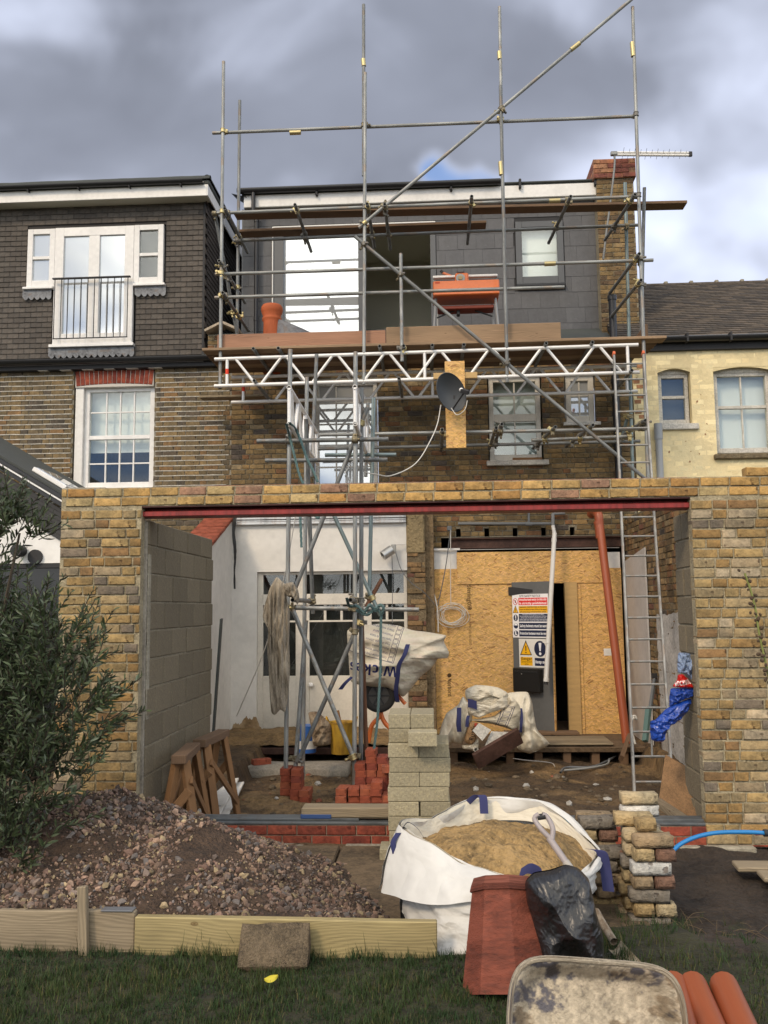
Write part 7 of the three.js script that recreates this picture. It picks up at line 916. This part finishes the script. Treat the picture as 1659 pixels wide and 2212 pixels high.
// ---------------------------------------------------------------- bulk bag of sand
reseed(1919);
{ const bag = thing('bulk_bag', 'full white bulk bag of building sand with sagging front and navy loops', 'bag', [0.35, 0, -5.05]), o = bag.position;
  const base = [[-0.2, -0.08, -5.0], [0.0, -0.05, -4.55], [0.35, -0.03, -4.5], [0.68, -0.03, -4.78], [0.82, -0.08, -5.2], [0.62, -0.08, -5.6], [0.2, -0.08, -5.62], [-0.1, -0.08, -5.4]];
  const belly = [[-0.235, 0.12, -5.05], [0.03, 0.14, -4.56], [0.38, 0.14, -4.5], [0.74, 0.12, -4.75], [0.87, 0.1, -5.2], [0.66, 0.12, -5.66], [0.18, 0.12, -5.68], [-0.14, 0.12, -5.45]];
  const rim = [[-0.21, 0.45, -5.1], [0.08, 0.35, -4.8], [0.43, 0.3, -4.62], [0.72, 0.27, -4.85], [0.87, 0.3, -5.17], [0.62, 0.47, -5.6], [0.23, 0.46, -5.68], [-0.04, 0.41, -5.4]];
  const flap = [[-0.33, 0.1, -5.06], [0.02, 0.17, -4.62], [0.4, 0.23, -4.5], [0.76, 0.25, -4.8], [0.9, 0.27, -5.17], [0.69, 0.42, -5.65], [0.22, 0.42, -5.71], [-0.1, 0.3, -5.46]];
  const cv = l => new THREE.CatmullRomCurve3(l.map(a => V(...a).sub(o)), true, 'catmullrom', 0.35), B = cv(base), K = cv(belly), R = cv(rim), P = cv(flap);
  add(bag, 'body', grid(150, 30, (u, v) => { const a = B.getPoint(u), k = K.getPoint(u), r = R.getPoint(u), t = v; const p = a.multiplyScalar((1 - t) ** 2).addScaledVector(k, 2 * t * (1 - t) * 1.15).addScaledVector(r, t * t).multiplyScalar(1 / ((1 - t) ** 2 + 2.3 * t * (1 - t) + t * t)); const n = nz(u * 11, v * 2.2, 4) * 0.03 - Math.abs(nz(u * 15 + v * 3, v * 4, 7)) * 0.035 + nz(u * 40, v * 7, 2) * 0.009 - Math.abs(nz(u * 22 - v * 4, v * 6, 17)) * 0.02, d = Math.hypot(p.x, p.z) || 1; return [p.x + p.x / d * n, p.y, p.z + p.z / d * n, u * 3.4, v]; }, true), M.bagwhite);
  add(bag, 'folded_rim', grid(170, 14, (u, v) => { const r = R.getPoint(u), f = P.getPoint(u), p = r.clone().lerp(f, v); p.y += Math.sin(Math.min(v * 3, Math.PI)) * 0.025; const n = (nz(u * 13, v * 1.5, 14) * 0.04 - Math.abs(nz(u * 18 + v, v * 2, 9)) * 0.03) * v + 0.012, d = Math.hypot(p.x, p.z) || 1; p.y += nz(u * 10, 5, 2) * 0.03 * v; return [p.x + p.x / d * n, p.y + (nz(u * 10, 8) * 0.03 + nz(u * 27, 4) * 0.012) * (1 - v), p.z + p.z / d * n, u * 3.4, v * 0.3]; }, true), M.bagwhite);
  add(bag, 'inner_rim', grid(150, 8, (u, v) => { const r = R.getPoint(u); const p = r.clone().multiply(V(mix(1, 0.93, v), 1, mix(1, 0.93, v))); p.y -= v * 0.12; return [p.x, p.y + (nz(u * 10, 8) * 0.03 + nz(u * 27, 4) * 0.012) * (1 - v), p.z, u * 3, v * 0.3]; }, true), M.bagcream);
  for (const [pts, w, dr] of [[[[-0.2, 0.44, -5.06], [-0.17, 0.47, -5.07], [-0.12, 0.45, -5.04], [-0.08, 0.41, -4.98]], 0.05, V(0, 0.3, 1)], [[[-0.22, 0.42, -5.05], [-0.25, 0.37, -5.04], [-0.24, 0.31, -5.04]], 0.03, V(1, 0, 0)], [[[0.17, 0.44, -5.66], [0.24, 0.5, -5.64], [0.27, 0.5, -5.63], [0.28, 0.4, -5.6]], 0.05, V(1, 0, 0)], [[[0.83, 0.33, -5.08], [0.88, 0.32, -5.06], [0.9, 0.24, -5.06], [0.91, 0.12, -5.04]], 0.06, V(1, 0, 0.3)], [[[0.4, 0.33, -4.62], [0.45, 0.36, -4.6], [0.5, 0.33, -4.6], [0.45, 0.28, -4.56]], 0.05, V(0.3, 1, 0)]]) ribbon(bag, 'loop', M.strap, pts.map(a => V(...a).sub(o)), w, 0.006, dr.normalize());
  const s = thing('sand', 'damp yellow building sand filling the bulk bag', 'sand', [0.35, 0, -5.05]); s.userData.kind = 'stuff'; add(s, 'heap', grid(120, 40, (u, v) => { const r = R.getPoint(u), x = r.x * v * 0.97, z = r.z * v * 0.97; const h = mix(0.4, Math.min(r.y - 0.05, 0.33), v ** 2.2) + fbm(x * 5 + 2, z * 5, 3, 4) * 0.09 * (1 - v * 0.5) + fbm(x * 22, z * 22, 5, 3) * 0.02; return [x, h, z, x, z]; }, true), M.sand).userData.kind = 'stuff'; flip(s.children[0].geometry);
}
{ const sp = thing('spade', 'spade with pale plastic handle stuck in the sand', 'spade', [0.66, 0.25, -4.85]), o = sp.position, m = std([0.34, 0.3, 0.3], { roughness: 0.5, map: rep(T.grime, 3, 3) }), R = p => p.sub(o), cr = crop(1200, 2400, 2.0737); const z = -4.85; const a = R(cr(1140, 560, z - 0.06)), b = R(cr(1250, 720, z)); tube(sp, 'shaft', m, a, b, 0.018, 0.004); curveTube(sp, 'handle_fork', m, [R(cr(1160, 575, z - 0.05)), R(cr(1085, 500, z - 0.07)), R(cr(1045, 430, z - 0.1)), R(cr(1075, 405, z - 0.1))], 0.014, 20, 8); curveTube(sp, 'handle_fork', m, [R(cr(1160, 575, z - 0.05)), R(cr(1165, 500, z - 0.07)), R(cr(1125, 420, z - 0.1)), R(cr(1095, 405, z - 0.1))], 0.014, 20, 8); tube(sp, 'grip', M.blackm, R(cr(1065, 425, z - 0.1)), R(cr(1115, 418, z - 0.1)), 0.016, 0.003); tube(sp, 'ferrule', std([0.45, 0.42, 0.38], { metalness: 0.5 }), b, R(cr(1285, 770, z + 0.02)), 0.021, 0.004); }
// ---------------------------------------------------------------- clay pot, bin bag, barrow, pipes
{ const p = thing('chimney_pot', 'weathered octagonal clay chimney pot leaning on the bulk bag', 'pot', [0.295, -0.03, -4.08]); p.rotation.x = -0.42; p.scale.set(0.92, 1, 0.92); const pm = std([0.2, 0.05, 0.026], { roughness: 0.8, map: rep(T.rust, 1.2, 1.2), bumpMap: rep(T.rough, 2, 2), bumpScale: 0.005 }); const mk = (r0, r1, y0, y1) => { const g = new THREE.CylinderGeometry(r1, r0, y1 - y0, 8, 1, true).translate(0, (y0 + y1) / 2, 0); g.rotateY(Math.PI / 8 + 0.39 + 0.1); const n = g.toNonIndexed(); n.computeVertexNormals(); return n; };
  add(p, 'body', mk(0.225, 0.16, 0, 0.42), pm); add(p, 'collar', mk(0.172, 0.165, 0.415, 0.44), pm); add(p, 'neck', mk(0.165, 0.15, 0.44, 0.475), std([0.19, 0.06, 0.038], { roughness: 0.9, map: rep(T.rust, 2, 2) })); add(p, 'inner_face', mk(0.2, 0.13, 0.0, 0.474), std([0.06, 0.03, 0.02])); }
{ const cr = crop(1200, 2400, 2.0737), z = -4.12; const b = thing('bin_bag', 'black plastic rubble sack slumped against the bulk bag', 'bag', [0, 0, 0]); const bm = phy([0.012, 0.012, 0.013], { roughness: 0.36, bumpMap: rep(T.crease, 0.8, 0.8), bumpScale: 0.016, clearcoat: 0.35, clearcoatRoughness: 0.25 });
  add(b, 'sack', pillow(outline(cr, z, [[985, 850], [1040, 790], [1150, 770], [1250, 738], [1330, 760], [1400, 830], [1420, 920], [1450, 1050], [1490, 1180], [1500, 1320], [1490, 1420], [1300, 1400], [1080, 1350], [1040, 1220], [1010, 1060], [990, 950]]), z, 0.12, { amp: 0.055, fx: 5.5, fy: 3.6, seed: 91, ridge: 0.75, nu: 170, nv: 44 }), bm); rebase(b, [0.6, 0, z]); }
{ const w = thing('wheelbarrow', 'cement splashed wheelbarrow tray tipped up on its nose', 'wheelbarrow', [0.535, -0.075, -3.4]); const tm = std([1, 1, 1], { roughness: 0.75, side: THREE.DoubleSide, bumpMap: rep(T.rough, 2, 2), bumpScale: 0.006, map: (() => { const t = tex(512, 512, (u, v) => { const a = tfbm(u, v, 7, 5, 201), b = tfbm(u, v, 24, 4, 202), c = tfbm(u, v, 60, 3, 203), k = sstep(-0.34, -0.06, a + b * 0.7 + c * 0.3), d = sstep(0.1, 0.22, tfbm(u, v, 10, 4, 205)), n = 0.85 + c * 0.6 + b * 0.3; return [mix(0.11, 0.5 * n, k) * (1 - d * 0.45), mix(0.105, 0.43 * n, k) * (1 - d * 0.5), mix(0.12, 0.32 * n, k) * (1 - d * 0.55)]; }); return t; })() });
  // rounded pan: local x across, y up the pan, z towards its open side
  const hw = y => mix(0.25, 0.3, y), sup = (a, n) => { const c = Math.cos(a), s = Math.sin(a); return [Math.sign(c) * Math.abs(c) ** (2 / n), Math.sign(s) * Math.abs(s) ** (2 / n)]; };
  const pan = (s, d) => (u, v) => { const a = u * Math.PI * 2, [cx, cy] = sup(a, 6); const k = v < 0.55 ? v / 0.55 : 1, t = v < 0.55 ? 0 : (v - 0.55) / 0.45, rx = 0.235 * k + 0.07 * t, ry = 0.33 * k + 0.07 * t; return [cx * (rx + s), cy * (ry + s), 0.1 * t * t * (3 - 2 * t) - d - 0.01 * nz(cx * 4 * k, cy * 4 * k, 2), cx * rx * 1.1, cy * ry * 1.1]; };
  const tray = sub(w, 'tray'); tray.position.set(0, 0.03, 0); tray.rotation.set(-0.25, 0.02, -0.06); add(tray, 'pan', grid(72, 26, pan(0, 0), true), tm); const rimP = []; for (let i = 0; i <= 72; i++) { const [cx, cy] = sup(i / 72 * Math.PI * 2, 6); rimP.push(V(cx * 0.31, cy * 0.405, 0.1)); } const rim = add(tray, 'rim', new THREE.TubeGeometry(new THREE.CatmullRomCurve3(rimP, true), 144, 0.011, 8, true), tm); 
  for (const s of [-1, 1]) tube(w, 'handle', M.galv2, V(s * 0.22, -0.25 + 0.02, -0.1), V(s * 0.2, 0.1, -0.02), 0.017, 0.013); }
{ const cr = crop(1800, 2300, 2.2948), far = [[795, 1900], [935, 1830], [1160, 1845]], near = [[960, 2330], [1260, 2330], [1500, 2330]], zf = -3.97, lab = ['terracotta plastic drain pipe nearest the wheelbarrow', 'middle one of the three terracotta drain pipes', 'rightmost of the three terracotta drain pipes'];
  far.forEach(([x, y], i) => { const p = cr(x, y, zf), q = cr(...near[i], -3.1); p.y = 0.068; const dir = q.clone().sub(p); q.y = 0.07; const t = thing('drain_pipe', lab[i], 'pipe', [p.x, 0, p.z], 0, 'terracotta drain pipes'); tube(t, 'pipe', M.drain, p.clone().sub(t.position), q.clone().addScaledVector(dir, 0.5).setY(0.075).sub(t.position), 0.058, 0.053); }); }
{ const cr = crop(1800, 2300, 2.2948), t = thing('pointing_shovel', 'muddy shovel lying between the black sack and the old bricks', 'shovel', [0.95, 0, -4.5]), o = t.position, R = (x, y, z) => cr(x, y, z).sub(o), m = std([0.24, 0.2, 0.15], { roughness: 0.85, map: rep(T.rust, 2, 2) }); curveTube(t, 'shaft', m, [R(230, 1390, -4.75), R(280, 1480, -4.65), R(360, 1610, -4.52)], 0.02, 20, 8); const P = [R(320, 1665, -4.5), R(410, 1600, -4.5), R(600, 1800, -4.3), R(450, 1810, -4.3)]; add(t, 'blade', grid(8, 10, (u, v) => { const a = P[0].clone().lerp(P[1], u), b = P[3].clone().lerp(P[2], u), c = a.lerp(b, v); return [c.x, c.y - 0.02 * Math.sin(u * Math.PI), c.z, u, v]; }), std([0.3, 0.26, 0.19], { roughness: 0.8, map: rep(T.rust, 1, 1), side: THREE.DoubleSide, metalness: 0.2 }));
  const b = thing('water_pipe', 'bright blue water pipe arching out of the soil at the right', 'pipe', [1.9, -0.1, -6.3]); const bo = b.position; curveTube(b, 'pipe', phy([0.02, 0.2, 0.5], { roughness: 0.35 }), [cr(785, 950, -6.2), cr(850, 895, -6.25), cr(960, 845, -6.3), cr(1100, 815, -6.35), cr(1300, 808, -6.4), cr(1460, 815, -6.4), cr(1560, 830, -6.4)].map(p => p.sub(bo)), 0.0145, 50, 10); tube(b, 'coupling', M.blackm, cr(1455, 815, -6.4).sub(bo), cr(1500, 815, -6.4).sub(bo), 0.024);
  const bp = thing('water_pipe', 'short blue pipe stub sticking up behind the bulk bag', 'pipe', [0.75, -0.1, -6.5]); tube(bp, 'pipe', std([0.1, 0.2, 0.26]), cr(0, 690, -6.5).sub(bp.position), cr(40, 745, -6.45).sub(bp.position), 0.016);
  const gp = (x, y, yy = -0.08) => { const p = cr(x, y, -5), d = p.sub(STATION), k = (yy - STATION.y) / d.y; return STATION.clone().addScaledVector(d, k); }; const A = gp(1180, 1020, -0.06), D = gp(1355, 1280, -0.02); const pl = thing('timber_plank', 'split weathered plank lying on the dark soil at the right edge', 'plank', [A.x + 0.5, -0.06, (A.z + D.z) / 2]); for (let i = 0; i < 3; i++) add(pl, 'plank', cbox(1.1 - i * 0.06, 0.03, 0.17, 0.008, true), M.boardgrey, [0.05 + i * 0.06, 0.025 - i * 0.004, -0.22 + i * 0.2], [0, -0.08, 0.02]); 
  tag(add(scene, 'fallen_leaf', grid(8, 6, (u, v) => { const w = Math.sin(u * Math.PI) ** 0.7 * 0.022; return [(u - 0.5) * 0.06, 0.012 * Math.sin(v * 3.14) + 0.01 * u, (v - 0.5) * w * 2]; }), std([0.5, 0.42, 0.03], { side: THREE.DoubleSide, roughness: 0.7 }), [at(585, 2142, -4.02).x, 0.045, -4.03], [0.35, 0.2, 0]), 'yellow fallen leaf lying on the lawn', 'leaf'); }
// ---------------------------------------------------------------- plants
reseed(2020);
{ const N = 76000, bl = grid(1, 3, (u, v) => { const w = 0.0022 * (1 - v * 0.85); return [(u - 0.5) * w * 2, v, 0.22 * v * v]; }), gm = std([1, 1, 1], { roughness: 0.75, side: THREE.DoubleSide }), im = new THREE.InstancedMesh(bl, gm, N), mm = new THREE.Matrix4(), q = new THREE.Quaternion(), e = new THREE.Euler(), c = new THREE.Color(); im.name = 'grass'; im.castShadow = im.receiveShadow = true; let n = 0;
  while (n < N) { let x, z; if (rnd() < 0.93) { x = rr(-3.5, 1.9); z = rr(-4.46, -3.0); } else { x = rr(0.5, 1.55); z = rr(-5.3, -4.4); if (fbm(x * 3, z * 3, 9, 3) < -0.05) continue; }
    const pat = fbm(x * 2.1, z * 2.1, 4, 3), bare = fbm(x * 3.4, z * 3.4, 14, 3), tuft = fbm(x * 13, z * 13, 22, 2); if (rnd() < 0.35 - tuft * 1.6) continue; if (rnd() < bare * 1.6 || (x > 0.9 && rnd() < 0.75)) continue; const edge = z < -4.36 ? 1.5 : 1, h = rr(0.014, 0.042) * (1 + pat * 1.3 + tuft * 1.2) * edge * (rnd() < 0.04 ? 1.9 : 1); mm.compose(V(x, groundHeight(x, z) - 0.003, z), q.setFromEuler(e.set(rr(-0.5, 0.5), rnd() * 6.28, rr(-0.4, 0.4))), V(1, h, h)); im.setMatrixAt(n, mm); const t = rr(0.7, 1.3), dry = rnd() < 0.12 ? 1 : 0; im.setColorAt(n, c.setRGB((0.026 + 0.035 * pat + dry * 0.06) * t, (0.051 + 0.025 * pat + dry * 0.025) * t, (0.009 + dry * 0.015) * t)); n++; }
  scene.add(im); tag(im, 'short green lawn grass in the foreground', 'grass', null, 'stuff'); }
{ // olive tree at the left
  const t = thing('olive_tree', 'bushy olive tree with narrow grey green leaves at the left edge', 'tree', [-2.75, -0.08, -5.25]); const bark = std([0.12, 0.1, 0.075], { roughness: 1, map: rep(T.rust, 2, 2), bumpMap: T.rough, bumpScale: 0.01 });
  const limb = (p, r0, r1) => { const c = new THREE.CatmullRomCurve3(p), g = new THREE.TubeGeometry(c, 24, 1, 7), pos = g.attributes.position; for (let i = 0; i <= 24; i++) { const ce = c.getPointAt(i / 24), r = mix(r0, r1, i / 24); for (let k = 0; k < 8; k++) { const a = i * 8 + k; pos.setXYZ(a, ce.x + (pos.getX(a) - ce.x) * r, ce.y + (pos.getY(a) - ce.y) * r, ce.z + (pos.getZ(a) - ce.z) * r); } } g.computeVertexNormals(); return g; };
  const wood = [limb([V(0, 0, 0), V(0.03, 0.4, 0.02), V(-0.02, 0.75, 0)], 0.05, 0.035)], leafG = (() => { const g = grid(2, 5, (u, v) => { const w = Math.sin(Math.PI * (0.08 + v * 0.88)) * 0.0085; return [(u - 0.5) * 2 * w, v * 0.072, -0.014 * v * v + Math.abs(u - 0.5) * 0.004]; }); return g; })();
  const leaves = [], m4 = new THREE.Matrix4(), up = V(0, 1, 0), q = new THREE.Quaternion();
  const lc = () => { const k = rnd(); return k < 0.62 ? [0.045, 0.066, 0.026] : k < 0.82 ? [0.062, 0.088, 0.034] : k < 0.93 ? [0.1, 0.125, 0.08] : [0.032, 0.042, 0.022]; };
  const shoot = (p, d, L) => { const tip = p.clone().addScaledVector(d, L).add(V(0, L * 0.18, 0)), mid = p.clone().lerp(tip, 0.5).add(V(rr(-0.02, 0.02), -0.01, rr(-0.02, 0.02))), c = new THREE.CatmullRomCurve3([p, mid, tip]); const tw = new THREE.TubeGeometry(c, 5, 0.0028, 4); wood.push(tw); const n = Math.round(L / 0.0115); for (let i = 2; i <= n; i++) { const s = i / n, pp = c.getPoint(s), tn = c.getTangent(s), side = V(rr(-1, 1), rr(-1, 1), rr(-1, 1)).cross(tn).normalize(), dir = tn.clone().multiplyScalar(rr(0.5, 1.1)).addScaledVector(side, rr(0.5, 1.0)).normalize(), g = leafG.clone(), k = rr(0.65, 1.15) * (1 - 0.35 * s); q.setFromUnitVectors(up, dir); const q2 = new THREE.Quaternion().setFromAxisAngle(up, rnd() * 6.28); m4.compose(pp, q.clone().multiply(q2), V(k, k, k)); g.applyMatrix4(m4); const cc = lc(), tt = rr(0.8, 1.25); leaves.push(tinted(g, C(cc[0] * tt, cc[1] * tt, cc[2] * tt))); } };
  const crown = [[-0.05, 1.0, 0, 0.6], [0.35, 1.12, 0.12, 0.48], [0, 1.5, 0, 0.48], [0.3, 0.7, 0.2, 0.45], [-0.3, 0.6, 0.1, 0.6], [0.66, 1.2, 0.2, 0.3], [0.5, 1.5, 0.12, 0.28], [-0.15, 1.9, 0, 0.4], [0.1, 2.2, 0.05, 0.24], [0.28, 2.2, 0.1, 0.16], [0.05, 0.4, 0.25, 0.4], [0.32, 0.42, 0.3, 0.28], [0.6, 0.85, 0.22, 0.24], [-0.5, 1.2, 0, 0.5]];
  for (const [cx, cy, cz, r] of crown) { wood.push(limb([V(-0.02, 0.45, 0), V(cx * 0.5, mix(0.5, cy, 0.6), cz * 0.5), V(cx, cy, cz)], 0.022, 0.007)); const n = Math.round(r * r * 560); for (let i = 0; i < n; i++) { const d = V(rr(-1, 1), rr(-0.55, 1), rr(-1, 1)).normalize(), rad = r * rr(0.25, 0.85), p = V(cx + d.x * rad, cy + d.y * rad * 0.9, cz + d.z * rad * 0.8); if (p.y < 0.12) continue; shoot(p, d.multiplyScalar(0.7).add(V(rr(-0.2, 0.3), 0.55, rr(-0.1, 0.2))).normalize(), rr(0.14, 0.3)); } }
  const br = t; add(br, 'trunk', mergeGeometries(wood.map(g => { const h = g.index ? g.toNonIndexed() : g; return h; })), bark); add(br, 'crown', mergeGeometries(leaves), std([1, 1, 1], { vertexColors: true, roughness: 0.6, side: THREE.DoubleSide })); }
{ const z = -5.0, cr = crop(1900, 1500, 2.7646), t = thing('dead_flower_stalk', 'dead flower stalk with brown seed heads before the right pier', 'plant', [1.86, -0.05, z]), o = t.position, R = p => p.sub(o); const pts = [R(cr(1310, 905, z)), R(cr(1360, 1050, z)), R(cr(1400, 1200, z)), R(cr(1440, 1450, z)), R(cr(1500, 1720, z)), V(0.05, 0.6, 0), V(0.0, 0, 0)], c = new THREE.CatmullRomCurve3(pts); add(t, 'stem', new THREE.TubeGeometry(c, 50, 0.006, 6), std([0.2, 0.22, 0.06], { roughness: 0.8 })); const gs = []; reseed(88); for (let i = 0; i < 46; i++) { const s = i / 46 * 0.42, p = c.getPointAt(s); const g = new THREE.IcosahedronGeometry(rr(0.007, 0.013), 0); g.scale(1, 1.3, 1); g.rotateZ(rnd() * 3); g.translate(p.x + rr(-0.028, 0.028), p.y + rr(-0.02, 0.02), p.z + rr(-0.02, 0.02)); gs.push(g); } add(t, 'seed_heads', mergeGeometries(gs), std([0.075, 0.05, 0.03], { roughness: 1, flatShading: true })); }
{ reseed(99); const t = thing('dry_weeds', 'dry straw coloured weeds on the soil beside the old bricks', 'weeds', [1.45, -0.08, -4.85]); t.userData.kind = 'stuff'; const gs = []; for (let i = 0; i < 70; i++) { const a = rnd() * 6.28, l = rr(0.04, 0.18), x = rr(-0.25, 0.25), z = rr(-0.3, 0.3), p = V(x, 0, z); gs.push(new THREE.TubeGeometry(new THREE.CatmullRomCurve3([p, p.clone().add(V(Math.cos(a) * l * 0.4, l * 0.3, Math.sin(a) * l * 0.4)), p.clone().add(V(Math.cos(a) * l, l * rr(0.1, 0.5), Math.sin(a) * l))]), 6, 0.0011, 4)); } add(t, 'stems', mergeGeometries(gs), std([0.14, 0.1, 0.055], { roughness: 1 })).userData.kind = 'stuff'; }
renderer.render(scene, camera);
